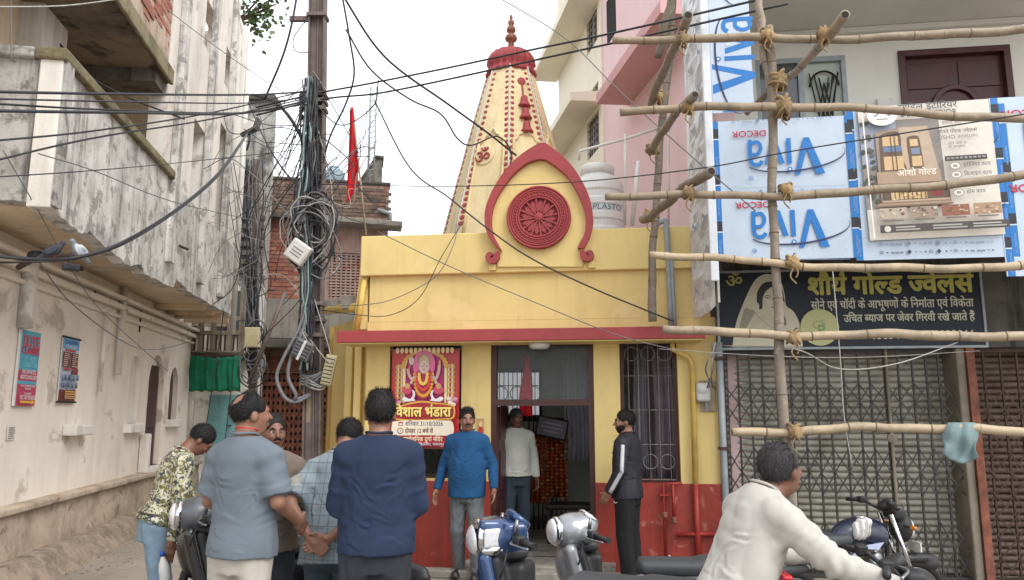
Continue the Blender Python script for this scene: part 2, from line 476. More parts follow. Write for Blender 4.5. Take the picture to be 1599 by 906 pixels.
def folds(seed, amp=.005, freq=26., direction=None):
    rg = np.random.RandomState(seed); W = []
    for i in range(4):
        d = rg.normal(size=3)*np.array((1, 1, .28)) if direction is None else np.array(direction)+rg.normal(size=3)*.35
        d /= np.linalg.norm(d); W.append((d*freq*rg.uniform(.6, 1.4), rg.normal(size=3)*7, rg.uniform(0, 6.28), rg.normal(size=3)*5))
    def post(P):
        s = 0
        for d, e, ph, g in W: s = s+(1-2*np.abs(np.sin(P@d*.8+1.3*np.sin(P@e+ph)+ph))**.8)*np.clip(.45+.75*np.sin(P@g*1.3+ph*2), 0, 1)
        return amp*s
    return post
# ------------------------------------------------------------ materials of the place
vcol()
vcol('poster_gloss', .35, .08)
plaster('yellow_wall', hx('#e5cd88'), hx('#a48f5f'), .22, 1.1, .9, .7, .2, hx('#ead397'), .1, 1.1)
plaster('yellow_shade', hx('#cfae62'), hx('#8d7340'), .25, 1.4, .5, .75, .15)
plaster('red_paint', hx('#a33d30'), hx('#642a23'), .5, 1.6, .9, .55, .15, hx('#c9887a'), .05, 6.)
plaster('red_trim', hx('#a23f42'), hx('#7a3031'), .38, 3., .4, .6, .12)
plaster('cream_tower', hx('#ead8ab'), hx('#a8966c'), .36, 1.3, 1.1, .75, .12)
plaster('left_beige', hx('#ece4d8'), hx('#a3978a'), .24, .55, .9, .9, .45, hx('#8b7b68'), .0, 1.6)
plaster('left_white', hx('#e2ded6'), hx('#8a847b'), .30, .8, 1., .9, .5, hx('#8a8072'), .1, 2.2)
plaster('left_tan', hx('#dcc9b0'), hx('#7d6a54'), .35, .7, .8, .9, .4, hx('#9fa3a0'), .25, .7)
plaster('mould_grey', hx('#b3b2ae'), hx('#4e4d49'), .9, 1.3, 1.0, .95, .7, hx('#55534c'), .45, 3.)
plaster('mould_white', hx('#d3d2ce'), hx('#706e69'), .72, 1.7, .95, .92, .6, hx('#7d7b76'), .5, 6.)
plaster('coping_moss', hx('#8d8468'), hx('#3d3a26'), .8, 3., .3, .95, .8, hx('#6a6430'), .4, 4.)
plaster('soffit_stain', hx('#8d8172'), hx('#2b2824'), .9, 1.0, .2, .95, .5, hx('#2a2826'), .5, 1.4)
plaster('plinth', hx('#bdac9a'), hx('#5d4c3d'), .55, 1.6, .5, .95, .9, hx('#6d5643'), .2, 3.)
plaster('rubble', hx('#9c8c7b'), hx('#40332a'), .7, 4., .2, .97, 1.)
plaster('concrete', hx('#9b968d'), hx('#4c4842'), .55, 1.5, .9, .93, .5)
plaster('dark_concrete', hx('#6a665f'), hx('#2c2a28'), .7, 1.2, 1.2, .95, .6)
plaster('pink_wall', hx('#e6c9cb'), hx('#b79c9c'), .2, .5, .4, .85, .12)
plaster('pink_band', hx('#cfa3a3'), hx('#a77f7c'), .2, .6, .4, .85, .12)
plaster('cream_wall', hx('#e7e0cc'), hx('#aaa48f'), .2, .5, .5, .85, .12)
plaster('offwhite', hx('#dcdbd2'), hx('#a4a297'), .2, .7, .3, .8, .1)
plaster('room_green', hx('#c6cfc4'), hx('#6f7a70'), .3, .8, .4, .8, .1)
plaster('pinkish_plaster', hx('#b79c92'), hx('#75605a'), .5, 1.6, .9, .92, .6, hx('#9c5a48'), .3, 3.)
plaster('stone_pillar', hx('#8b8272'), hx('#45403a'), .5, 3., .8, .9, .6)
paint('rust', hx('#84513f'), .75, .1, .35, 9., .3, kind='pos', dirt=hx('#46261c'), damt=.5)
paint('rust_dark', hx('#4c3830'), .7, .2, .3, 9., .25, kind='pos', dirt=hx('#241c18'), damt=.5)
paint('pole_steel', hx('#776b67'), .65, .3, .2, 5., .2, kind='pos', dirt=hx('#523c33'), damt=.6)
paint('gate_black', hx('#454442'), .55, .4, .3, 14., .15, kind='pos', dirt=hx('#5b4d40'), damt=.5)
paint('shutter_grey', hx('#b8b6aa'), .6, .1, .2, 5., .15, kind='pos', dirt=hx('#5f5444'), damt=.6)
paint('bamboo', hx('#a3917a'), .6, 0, .25, 7., .15, kind='pos', dirt=hx('#6d6455'), damt=.6)
paint('bamboo_grey', hx('#8d8172'), .7, 0, .25, 7., .2, kind='pos', dirt=hx('#5b5347'), damt=.6)
for nm_, c1_, c2_ in (('bamboo', '#8f7f6a', '#b3a084'), ('bamboo_grey', '#7d7366', '#a09280')):
    b = NB(nm_); oi = b.n('ShaderNodeObjectInfo'); p = b.coord(); n = b.noise(p, 3.2, 6, .7); n2 = b.noise(b.coord(scale=(1, 1, 1)), 26, 4, .6)
    c = b.mix(oi.outputs['Random'], hx(c1_), hx(c2_)); c = b.mix(b.math('MULTIPLY', b.ramp(n, .45, .66), .6), c, hx('#5f574b')); c = b.mix(b.math('MULTIPLY', b.ramp(n2, .55, .7), .35), c, hx('#c2b59d')); b.base(c); b.rough(.62); b.bump(n2, .25, .006); MATS[nm_] = b.m
paint('bamboo_node', hx('#75634a'), .7, 0, .2, 9., .2)
paint('bamboo_hollow', hx('#2a241d'), .9, 0, .2, 9., .2)
b = NB('rope'); oi = b.n('ShaderNodeObjectInfo'); p = b.coord('obj'); n = b.noise(p, 70, 4, .7); b.base(b.mix(b.ramp(n, .3, .7), b.mix(oi.outputs['Random'], hx('#6d5a42'), hx('#8f7656')), b.mix(oi.outputs['Random'], hx('#94805f'), hx('#b5996c')))); b.rough(.95); b.bump(n, .8, .01); MATS['rope'] = b.m
paint('cable_black', hx('#2c2d33'), .55, 0, .15, 30., .0)
paint('cable_grey', hx('#6f7073'), .6, 0, .2, 30., .0)
paint('cable_pale', hx('#a7a59d'), .6, 0, .2, 30., .0)
paint('cable_teal', hx('#7f9a98'), .6, 0, .2, 30., .0)
paint('white_plastic', hx('#d3d3ce'), .45, 0, .06, 8., .05, dirt=hx('#8c8a80'), damt=.3)
paint('cream_plastic', hx('#c9c09a'), .5, 0, .1, 8., .05, dirt=hx('#7d7763'), damt=.4)
paint('tank_white', hx('#dfe2e0'), .4, 0, .04, 5., .02, dirt=hx('#a9aba6'), damt=.35)
paint('pipe_yellow', hx('#d8b862'), .55, 0, .12, 8., .08, dirt=hx('#9a8148'), damt=.35)
paint('pipe_red', hx('#9c2f27'), .5, 0, .12, 8., .08)
paint('pipe_grey', hx('#9aa3a7'), .5, .1, .15, 8., .08, dirt=hx('#6b6a66'), damt=.4)
paint('frame_brown', hx('#4a2c25'), .5, 0, .2, 9., .1)
paint('door_maroon', hx('#4b2325'), .4, 0, .25, 7., .15, kind='pos')
paint('iron_dark', hx('#2b2725'), .55, .5, .2, 20., .1)
paint('iron_white', hx('#8f8d88'), .5, .2, .2, 20., .1)
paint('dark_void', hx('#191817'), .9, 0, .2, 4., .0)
paint('teal_paint', hx('#76a9ad'), .55, 0, .12, 5., .1, kind='pos', dirt=hx('#557f82'), damt=.5)
fabric('green_cloth', hx('#0f7355'), .25); fabric('flag_red', hx('#c81420'), .15); fabric('rag_teal', hx('#74898a'), .2); paint('shutter_brown', hx('#77675c'), .65, .1, .25, 5., .15, kind='pos', dirt=hx('#54372b'), damt=.6); glass('pane_dimming', (.42, .45, .44), .3, .55)
fabric('curtain_mauve', hx('#8f7f8b'), .2); fabric('curtain_grey', hx('#9a98a0'), .2); fabric('cloth_red', hx('#9b1020'), .2)
glass('pane', (.5, .55, .56), .04, .07)
glass('pane_dark', (.10, .11, .12), .08, .85)
glass('film', (.82, .85, .88), .2, .55)
b = NB('brick_red'); oi = b.n('ShaderNodeObjectInfo'); p = b.coord('obj')
c = b.mix(oi.outputs['Random'], hx('#93594a'), hx('#b07a68')); n = b.noise(b.coord(), 6, 6, .7)
b.base(b.mix(b.ramp(n, .5, .7), c, hx('#7d675c'))); b.rough(.95); b.bump(b.noise(p, 60, 4), .6, .01); MATS['brick_red'] = b.m
b = NB('brick_brown'); oi = b.n('ShaderNodeObjectInfo'); p = b.coord('obj')
c = b.mix(oi.outputs['Random'], hx('#6f6057'), hx('#937a6c')); n = b.noise(b.coord(), 4, 6, .7)
b.base(b.mix(b.ramp(n, .45, .7), c, hx('#3f3a35'))); b.rough(.95); b.bump(b.noise(p, 60, 4), .6, .01); MATS['brick_brown'] = b.m
# road: worn concrete under dust
b = NB('road_dust'); p = b.coord(); n1 = b.noise(p, .7, 6, .65); n2 = b.noise(p, 7, 6, .7); n3 = b.noise(p, 90, 3, .6)
c = b.mix(b.ramp(n1, .35, .7), hx('#80776d'), hx('#9a9085')); c = b.mix(b.math('MULTIPLY', b.ramp(n2, .5, .75), .55), c, hx('#6d6359'))
tr = b.noise(b.coord(scale=(1, .25, 1)), 3.2, 5, .7, .5); c = b.mix(b.math('MULTIPLY', b.ramp(tr, .55, .7), .4), c, hx('#5c534a'))
c = b.mix(b.math('MULTIPLY', b.ramp(n3, .6, .75), .35), c, hx('#b9b0a5'))
b.base(c); b.rough(.93); b.bump(b.mix(.5, n2, n3), .5, .012); MATS['road_dust'] = b.m

# ------------------------------------------------------------ ground
def axis(a, m, n): return [-m]+[-60, -30]+list(np.linspace(-a, a, n))+[30, 60]+[m]
gx = [-400, -60, -20]+list(np.linspace(-8, 6, 85))+[20, 60, 400]; gy = [-200, -30, -5]+list(np.linspace(0, 20, 120))+[40, 100, 500]
GV = []; GF = []
for j, y in enumerate(gy):
    for i, x in enumerate(gx):
        z = .012*math.sin(x*2.1+1.3*math.sin(y*1.1))*math.sin(y*1.7+.6*x)+random.uniform(-.004, .004) if -8 < x < 6 and 0 < y < 20 else 0
        GV.append((x, y, z-.01))
for j in range(len(gy)-1):
    for i in range(len(gx)-1): a = j*len(gx)+i; GF.append((a, a+1, a+1+len(gx), a+len(gx)))
struct(obj('ground', (GV, GF), 'road_dust', smooth=True))

# ------------------------------------------------------------ old building along the left of the lane
L = Frame(-5.2, 8.5, math.atan2(1, -.16)); BO = -.9
lb = thing('old_plastered_building', 'old two-storey plastered building with mouldy balcony along the left of the lane', 'building', L.o, L.a)
def Lx(u, v, dy=0.): return L.px(u, v, dy)
def jag(pts, amp, n):
    out = []
    for (a, b), (c, d) in zip(pts[:-1], pts[1:]):
        for k in range(n): t = k/n; out.append((a+(c-a)*t, b+(d-b)*t+(random.uniform(-amp, amp) if 0 < t or out else 0)))
    return out+[pts[-1]]
xe = Lx(304, 640)[0]; xfar = xe
zl = Lx(150, 757)[1]           # ledge height on the plinth
zs = Lx(80, 325, BO)[1]; zt = Lx(100, 97, BO)[1]; xc = Lx(85, 325, BO)[0]; xb1 = Lx(362, 490, BO)[0]
n1 = (*[Lx(u, 620)[0] for u in (201, 216)], Lx(208, 662)[1], Lx(208, 555)[1])
d1 = (*[Lx(u, 640)[0] for u in (229, 253)], Lx(240, 726)[1], Lx(243, 553)[1])
n2 = (*[Lx(u, 620)[0] for u in (264, 277)], Lx(270, 655)[1], Lx(270, 573)[1])
holes = [n1, d1, n2]
obj('wall', holed(-5, xe, zl, zs+.45, 0, .35, holes), 'left_beige', lb)
for h, deep in zip(holes, (.12, .3, .2)):      # arched heads: fill the corners above the springing
    w_, r_ = h[1]-h[0], (h[1]-h[0])/2; cxm = (h[0]+h[1])/2; zspr = h[3]-r_*1.25
    for s in (-1, 1):
        pts = [(cxm+s*r_*1.0, zspr), (cxm+s*r_*1.0, h[3])]+[(cxm+s*r_*math.sin(t), zspr+(h[3]-zspr)*math.cos(t)) for t in np.linspace(0, PI/2, 7)[:-1]]
        obj('arch_spandrel', prism(pts, .002, .3), 'left_beige', lb)
obj('niche_back', bx(n1[0]-.05, n1[1]+.05, .06, .2, n1[2]-.05, n1[3]+.05), 'left_white', lb)
obj('niche_back', bx(n2[0]-.05, n2[1]+.05, .09, .3, n2[2]-.05, n2[3]+.05), 'frame_brown', lb)
obj('door_transom', bx(d1[0], d1[1], .08, .3, d1[2]+1.62, d1[2]+1.8), 'left_white', lb)
dl = obj('door', bx(d1[0]+.02, d1[0]+.62, .03, .07, d1[2], d1[2]+1.62), 'door_maroon', lb)
for k in range(3): obj('panel', bx(d1[0]+.08, d1[0]+.54, .015, .029, d1[2]+.1+k*.5, d1[2]+.5+k*.5), 'door_maroon', dl, bevel=.01)
obj('doorway_reveal', bx(d1[0]+.62, d1[1]+.02, .08, .2, d1[2], d1[3]), 'pinkish_plaster', lb)
obj('door_step', bx(d1[0]-.25, d1[1]+.1, -.14, .1, zl-.02, d1[2]+.0), 'left_white', lb, bevel=.02)
obj('door_step_post', bx(d1[0]-.28, d1[0]-.14, -.15, -.01, zl+.02, zl+.62), 'left_white', lb, bevel=.02)
for h in (n1, n2): obj('sill', bx(h[0]-.12, h[1]+.12, -.1, .1, h[2]-.13, h[2]), 'left_white', lb, bevel=.01)
obj('wall_shelf', bx(Lx(97, 670)[0], Lx(126, 670)[0], -.16, 0, Lx(110, 680)[1], Lx(110, 664)[1]), 'left_white', lb, bevel=.015)
# plinth with an uneven face, moulded ledge and a rough footing
def rough_slab(x0, x1, z0, z1, yf, amp, nx, nz, seed, slope=0.):
    rg = random.Random(seed); V = []; F = []
    for j in range(nz+1):
        for i in range(nx+1):
            x = x0+(x1-x0)*i/nx; z = z0+(z1-z0)*j/nz; y = yf-slope*(1-j/nz)+rg.uniform(-amp, amp)
            V.append((x+rg.uniform(-.02, .02), y, z+(rg.uniform(-amp, amp)*.7 if 0 < j < nz else 0)))
    m = (nx+1)*(nz+1)
    for i in range(nx+1): V.append((x0+(x1-x0)*i/nx, .3, z1))
    for j in range(nz):
        for i in range(nx): a = j*(nx+1)+i; F.append((a, a+1, a+nx+2, a+nx+1))
    for i in range(nx): a = nz*(nx+1)+i; F.append((a, a+1, m+i+1, m+i))
    return V, F
obj('plinth', rough_slab(-5, xe+.1, .1, zl-.02, -.13, .018, 90, 7, 3), 'plinth', lb, smooth=True)
obj('footing', rough_slab(-5, xe+.2, -.02, .22, -.30, .022, 260, 6, 5, .22), 'rubble', lb, smooth=True)
obj('ledge', bx(-5, xe+.05, -.2, .0, zl-.05, zl+.02), 'plinth', lb, bevel=.018)
for z0, y0, hh in ((zs-.30, -.10, .07), (zs-.42, -.06, .05), (zs-.18, -.15, .05)): obj('cornice', bx(-5, xe, y0, 0, z0, z0+hh), 'left_beige', lb, bevel=.015)
for u0, v0, u1, v1, wd in ((40, 400, 28, 512, .16), (157, 487, 150, 612, .05), (188, 440, 177, 585, .09), (302, 505, 291, 690, .07)):
    x0, z0 = Lx(u0, v0); x1, z1 = Lx(u1, v1); xm = (x0+x1)/2
    obj('wall_pipe', tube([(xm, -.06, z1), (xm, -.06, z0)], wd/2, 10), 'left_white', lb, smooth=True)
for u, v0, v1 in ((219, 482, 519), (147, 447, 470)): obj('wall_slit', bx(Lx(u, v0)[0], Lx(u, v0)[0]+.05, -.012, 0, Lx(u, v1)[1], Lx(u, v0)[1]), 'dark_void', lb)
# balcony: floor slab, broken-edged parapet, end panel, corner strip, coping
obj('balcony_slab', bx(xc+.05, xb1, BO+.05, -.003, zs+.03, zs+.5), 'left_tan', lb)
for k in range(9, 14):
    x = xc+.6+k*.62
    obj('joist', bx(x, x+.09, BO+.12, -.02, zs-.06, zs+.03), 'left_tan', lb)
px_ = lambda u, v: Lx(u, v, BO)
bot = [px_(82, 326), px_(100, 341), px_(128, 366), px_(140, 362), px_(160, 382), px_(186, 402), px_(200, 415), px_(222, 413), px_(226, 428), px_(250, 440), px_(270, 450), px_(276, 436), px_(292, 452), px_(305, 462), px_(330, 475), px_(360, 492)]
bot = [(x, min(z, zs+.30)) for x, z in bot]
zt2 = zt-.02
obj('balcony_parapet', prism(jag(bot, .015, 5)+[(px_(360, 480)[0], zt2), (xc, zt2)], BO, BO+.14), 'mould_white', lb)
obj('parapet_end', xf(prism(jag([(-.06, zs+.0), (.35, zs+.03), (.62, zs+.10), (.95, zs-.02), (1.4, zs+.02)], .02, 5)+[(1.4, zt2), (-.06, zt2)], 0, .14), Matrix.Translation((xc-.002, BO-.0, 0)) @ Matrix.Rotation(PI/2, 4, 'Z') @ Matrix.Scale(1, 4)), 'mould_grey', lb)
obj('corner_strip', bx(xc-.165, xc+.09, BO-.025, BO+.16, zs-.02, zt2+.02), 'left_white', lb, bevel=.01)
obj('coping', bx(xc-.20, px_(268, 300)[0], BO-.06, BO+.2, zt2, zt2+.11), 'coping_moss', lb, bevel=.02)
obj('end_coping', bx(xc-.21, xc+.05, BO+.2, BO+1.5, zt2+.002, zt2+.10), 'mould_grey', lb, bevel=.02)
# upper storey wall, stained slab and brick-faced parapet above it
xs1 = Lx(262, 132, BO)[0]; zs1 = Lx(262, 132, BO)[1]
obj('upper_wall', bx(-6, xb1+.2, .02, .3, zs+.46, 9.), 'left_tan', lb)
obj('upper_pier', bx(-1.2, -.6, -.2, .02, zs+.17, zs1), 'left_white', lb)
obj('stained_slab', bx(-6, xs1, BO-.02, .02, zs1, zs1+.14), 'soffit_stain', lb, bevel=.02)
obj('slab_beam', bx(xs1-.45, xs1-.02, BO+.02, .02, zs1-.16, zs1), 'dark_concrete', lb)
obj('slab_edge', bx(-6, xs1+.01, BO-.07, BO-.021, zs1-.01, zs1+.20), 'coping_moss', lb, bevel=.02)
obj('upper_parapet', bx(-6, xs1+.02, BO+.02, BO+.2, zs1+.14, 9.), 'plinth', lb)
brick_me = {}
def bricks(parent, x0, x1, z0, z1, yf, mat, bw=.225, bh=.07, gap=.014, keep=lambda x, z: True, depth=.05, seed=1):
    rg = random.Random(seed); key = (mat, bw, bh)
    if key not in brick_me:
        me = bpy.data.meshes.new('brick'); v, f = bx(-bw/2, bw/2, 0, depth, -bh/2, bh/2); me.from_pydata(v, [], f); me.materials.append(M_(mat)); brick_me[key] = me
    z = z0+bh/2; row = 0; n = 0
    while z < z1:
        x = x0+(bw/2 if row % 2 else bw)
        while x < x1:
            if keep(x, z):
                o = bpy.data.objects.new('brick', brick_me[key]); COL.objects.link(o); o.parent = parent
                o.location = (x+rg.uniform(-.006, .006), yf+rg.uniform(-.012, .012), z); o.rotation_euler = (0, rg.uniform(-.02, .02), rg.uniform(-.05, .05)); n += 1
            x += bw+gap
        z += bh+gap; row += 1
    return n
xb_ = Lx(236, 60, BO)[0]
bricks(lb, xs1-2.6, xs1+.0, zs1+.42, zs1+2.6, BO+.012, 'brick_red', keep=lambda x, z: x > xs1-1.7+.3*math.sin(z*5) and x < xs1-.06 and z > zs1+.5+.12*math.sin(x*7))
# street face of the far bays: piers, panels and openings
hl = []
def hole(u0, u1, v0, v1, uv=None):
    um = (u0+u1)/2; hl.append((Lx(u0, (v0+v1)/2, BO)[0], Lx(u1, (v0+v1)/2, BO)[0], Lx(um, v1, BO)[1], Lx(um, v0, BO)[1]))
hole(301, 319, 190, 335); hole(341, 352, 190, 376); hole(322, 346, 15, 95); hole(353, 371, 85, 150)
obj('bay_wall', holed(xs1+.03, xb1, zs+.33, 9., BO+.02, BO+.22, hl), 'left_white', lb)
for u, v in ((272, 200), (320, 230), (352, 240)):
    x = Lx(u, v, BO)[0]; obj('pier', bx(x, x+.22, BO-.07, BO+.018, zs+.2, 9.), 'mould_white', lb, bevel=.01)
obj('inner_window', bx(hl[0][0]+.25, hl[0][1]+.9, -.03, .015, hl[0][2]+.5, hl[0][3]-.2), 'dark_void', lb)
obj('bay_downpipe', tube([(xb1+.07, BO-.02, zs-.3), (xb1+.07, BO-.02, 9.)], .05, 10), 'white_plastic', lb, smooth=True)
obj('bay_rail', tube([(Lx(276, 384, BO)[0], BO-.04, Lx(276, 384, BO)[1]), (Lx(287, 389, BO)[0], BO-.05, Lx(287, 389, BO)[1])], .02, 8), 'rust_dark', lb)
obj('bay_end', bx(xb1-.02, xb1+.02, BO+.23, 0, zs+.2, 9.), 'mould_grey', lb)

# ------------------------------------------------------------ houses closing the lane
GR = Frame(*at(387, 600, 15.9).xy, 0.)
gh = thing('weathered_grey_house', 'narrow mould-stained grey house squeezed between white building and brick building', 'house', GR.o)
gx0, gx1 = GR.px(350, 400)[0], GR.px(413, 400)[0]; gzt = GR.px(395, 158)[1]
wn = (GR.px(379, 300)[0], GR.px(393, 300)[0], GR.px(385, 335)[1], GR.px(385, 277)[1])
dn = (GR.px(362, 480)[0], GR.px(386, 480)[0], GR.px(385, 560)[1], GR.px(385, 455)[1])
obj('wall', holed(gx0-.6, gx1, 0, gzt, 0, .3, [wn, dn]), 'mould_grey', gh)
wf = obj('window', holed(wn[0], wn[1], wn[2], wn[3], .03, .08, [(wn[0]+.04, wn[1]-.04, wn[2]+.04, wn[3]-.04)]), 'frame_brown', gh)
obj('pane', bx(wn[0]+.04, wn[1]-.04, .05, .06, wn[2]+.04, wn[3]-.04), 'pane_dark', wf)
obj('window_hood', bx(wn[0]-.15, wn[1]+.15, -.35, -.002, wn[3]+.05, wn[3]+.14), 'dark_concrete', gh, bevel=.01)
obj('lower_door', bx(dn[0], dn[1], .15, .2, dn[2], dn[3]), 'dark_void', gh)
obj('roof_edge', bx(gx0-.6, gx1+.08, -.1, .4, gzt, gzt+.12), 'dark_concrete', gh, bevel=.02)
for k in range(7):
    z = GR.px(390, 345+k*14)[1]; obj('ledge_board', bx(gx0+.1, gx1-.02, -.10-.02*k, -.003, z, z+.1), 'dark_concrete', gh, bevel=.01)
TH = Frame(*at(347, 600, 15.2).xy, R(4))
th = thing('timber_balcony_house', 'house front with weathered timber balcony above a teal door at lane end', 'house', TH.o, TH.a)
tx0, tx1 = TH.px(306, 560)[0], TH.px(386, 560)[0]
def tz(v): return TH.px(346, v)[1]
td0, td1, tdt = TH.px(314, 650)[0], TH.px(386, 650)[0], tz(616)
obj('wall', holed(tx0-.4, tx1+.1, 0, tz(440), .5, .7, [(td0, td1, tz(705), tdt), (tx0+.1, tx1-.1, tz(520), tz(448))]), 'left_white', th)
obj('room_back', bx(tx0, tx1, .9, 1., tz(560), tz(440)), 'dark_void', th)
dr = obj('door', bx(td0, td1, .42, .49, .1, tdt), 'teal_paint', th, bevel=.01)
for k in range(1, 4): obj('door_batten', bx(td0+(td1-td0)*k/4-.015, td0+(td1-td0)*k/4+.015, .405, .419, .1, tdt), 'teal_paint', dr)
obj('door_handle', tube([(td1-.5, .38, tz(665)), (td1-.4, .38, tz(665))], .012), 'iron_dark', dr)
obj('door_step', bx(td0-.1, td1+.2, .1, .5, -.05, .1), 'concrete', th, bevel=.02)
obj('balcony_floor', bx(tx0, tx1, -.3, .48, tz(556)-.02, tz(552)), 'frame_brown', th)
for v in (500, 522, 553): obj('rail', bx(tx0, tx1, -.3, -.24, tz(v)-.04, tz(v)+.04), 'stone_pillar', th, bevel=.006)
for u in (308, 322, 341, 366, 384):
    x = TH.px(u, 500)[0]; obj('post', bx(x-.05, x+.05, -.29, -.22, tz(553), tz(445 if u in (322, 366, 384) else 500)), 'stone_pillar', th, bevel=.006)
for k in range(12): x = tx0+(tx1-tx0)*(k+.5)/12; obj('baluster', bx(x-.015, x+.015, -.28, -.25, tz(551), tz(524)), 'rust_dark', th)
for k in range(3): x = tx0+.1+(tx1-tx0)*k/3; obj('shutter_leaf', bx(x+.03, x+.28, .40, .45, tz(518), tz(450)), 'pane_dark', th)
# green sheet hung under that balcony
def cloth(x0, x1, z0, z1, nx, nz, wave, amp, sag=0., seed=1):
    rg = random.Random(seed); V = []; F = []
    ph = [rg.uniform(0, 6) for _ in range(4)]
    for j in range(nz+1):
        for i in range(nx+1):
            s, t = i/nx, j/nz; a = amp*(.35+.65*(1-t))
            y = a*(math.sin(s*wave+ph[0])+.5*math.sin(s*wave*2.3+ph[1]+t*3)); z = z0+(z1-z0)*t+sag*math.sin(s*PI)*(-1)*t+.012*math.sin(s*wave*1.3+ph[2])
            V.append((x0+(x1-x0)*s+.01*math.sin(t*7+ph[3]), y, z))
    for j in range(nz):
        for i in range(nx): a = j*(nx+1)+i; F.append((a, a+1, a+nx+2, a+nx+1))
    return V, F
def cloth_obj(name, vf, mat, loc, rz=0., parent=None, th=.004):
    o = obj(name, vf, mat, parent, smooth=True); o.location = loc; o.rotation_euler.z = rz
    m = o.modifiers.new('thick', 'SOLIDIFY'); m.thickness = th; return o
p = TH.w(0, -.42, 0)
tag(cloth_obj('tarpaulin', cloth(tx0+.02, tx1, tz(612), tz(557), 50, 10, 26, .035, .05, 4), 'green_cloth', p, TH.a), 'green cloth sheet hanging above the teal door', 'tarpaulin')

# brick building with lattice shutter
B = Frame(*at(500, 600, 17.).xy, R(11))
bb = thing('brick_building', 'unplastered brick building with rusty folding gate at the end of lane', 'building', B.o, B.a)
def Bp(u, v, dy=0.): return B.px(u, v, dy)
bx0, bx1 = Bp(402, 400)[0], Bp(607, 320)[0]; zc = lambda v, u=500: Bp(u, v)[1]
zg0, zg1 = zc(737), zc(583)
obj('wall', holed(bx0-.6, bx1, 0, zc(284), 0, .4, [(Bp(384, 660)[0], Bp(524, 660)[0], zg0, zg1), (Bp(514, 430)[0], Bp(566, 430)[0], zc(468, 540), zc(395, 540))]), 'pinkish_plaster', bb)
nb = bricks(bb, bx0, bx1-.05, zc(335), zc(287), -.03, 'brick_brown', .24, .072, seed=2)
bricks(bb, Bp(404, 400)[0], Bp(470, 400)[0], zc(466, 440), zc(345, 440), -.03, 'brick_red', .25, .075, keep=lambda x, z: random.random() > .06, seed=3)
obj('parapet_cap', bx(bx0, bx1+.03, -.06, .42, zc(284), zc(284)+.06), 'dark_concrete', bb, bevel=.015)
lv = obj('sloping_ledge', xf(bx(0, bx1-Bp(478, 340)[0]+.3, -.55, -.002, 0, .12), Matrix.Translation((Bp(478, 340)[0], 0, zc(352))) @ Matrix.Rotation(R(2), 4, 'Y')), 'concrete', bb, bevel=.015)
obj('ledge_left', bx(bx0-.1, Bp(476, 345)[0], -.3, -.04, zc(347), zc(338)), 'dark_concrete', bb, bevel=.015)
g0, g1, gz0, gz1 = Bp(514, 430)[0], Bp(566, 430)[0], zc(468, 540), zc(395, 540)
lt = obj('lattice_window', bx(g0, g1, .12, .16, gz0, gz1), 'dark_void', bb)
for k in range(16): z = gz0+(gz1-gz0)*(k+.5)/16; obj('slat', bx(g0, g1, .03, .09, z-.018, z+.018), 'pinkish_plaster', lt)
for k in range(7): x = g0+(g1-g0)*(k+.5)/7; obj('upright', bx(x-.02, x+.02, .04, .10, gz0, gz1), 'pinkish_plaster', lt)
obj('concrete_band', bx(bx0-.3, bx1+.1, -.22, -.002, zc(531), zc(470)), 'concrete', bb, bevel=.015)
obj('awning', bx(bx0-.3, bx1+.1, -.75, -.003, zc(548), zc(535)), 'dark_concrete', bb, bevel=.02)
obj('gate_beam', bx(Bp(384, 570)[0]-.1, Bp(524, 570)[0]+.1, -.1, -.002, zc(581), zc(558)), 'rust', bb, bevel=.01)
obj('gate_threshold', bx(Bp(384, 660)[0]-.1, Bp(524, 660)[0]+.3, -.5, .3, 0, zg0-.01), 'concrete', bb, bevel=.03)
gt = obj('folding_gate', bx(Bp(384, 660)[0], Bp(524, 660)[0], .28, .3, zg0, zg1), 'rust_dark', bb)
gA, gB = Bp(384, 660)[0], Bp(524, 660)[0]
NG = 19
for k in range(NG+1):
    x = gA+(gB-gA)*k/NG; obj('upright', bx(x-.022, x+.022, .05, .08, zg0, zg1), 'rust', gt)
lat = []
for k in range(NG):
    xa, xb2 = gA+(gB-gA)*k/NG, gA+(gB-gA)*(k+1)/NG; nrow = 13; dz = (zg1-zg0)/nrow
    for r in range(nrow):
        z = zg0+dz*r
        lat += [bar((xa, .04, z), (xb2, .04, z+dz), .022, .006, Vector((0, 1, 0))), bar((xa, .033, z+dz), (xb2, .033, z), .022, .006, Vector((0, 1, 0)))]
tag(obj('lattice_strips', join(*lat), 'rust', gt), kind='stuff')
obj('gate_rail', bx(gA, gB, .0, .032, zc(603), zc(597)), 'rust', gt)
obj('roof_pipe', tube([(bx1+.04, -.1, zc(350)), (bx1+.04, -.1, zc(330)), (bx1-.25, -.1, zc(325))], .05), 'pipe_grey', bb, smooth=True)
# things on its roof
q = at(522, 268, 17.6); rt = thing('roof_water_tank', 'pale blue plastic water tank on brick building roof', 'water tank', (q.x, q.y, zc(284)))
paint('tank_blue', hx('#8fa9b8'), .5, 0, .08, 6., .05)
obj('body', lathe([(.26, 0), (.27, .1), (.25, .14), (.27, .2), (.25, .3), (.25, .42), (.14, .5), (.1, .52)], 20), 'tank_blue', rt, smooth=True); obj('lid', lathe([(.11, .52), (.11, .56), (.03, .575)], 16), 'tank_blue', rt, smooth=True)
q = at(581, 262, 17.7); bd = thing('roof_stair_head', 'slant-topped concrete stair head on the brick building roof', 'stair head', (q.x, q.y, zc(286)), R(11))
obj('wall', prism([(-.28, 0), (.24, 0), (.24, .8), (.1, .8), (-.28, .2)], -.1, .5), 'concrete', bd); obj('cap', prism([(-.34, .15), (-.3, .12), (.1, .8), (.27, .8), (.27, .86), (.08, .87)], -.16, .55), 'dark_concrete', bd)
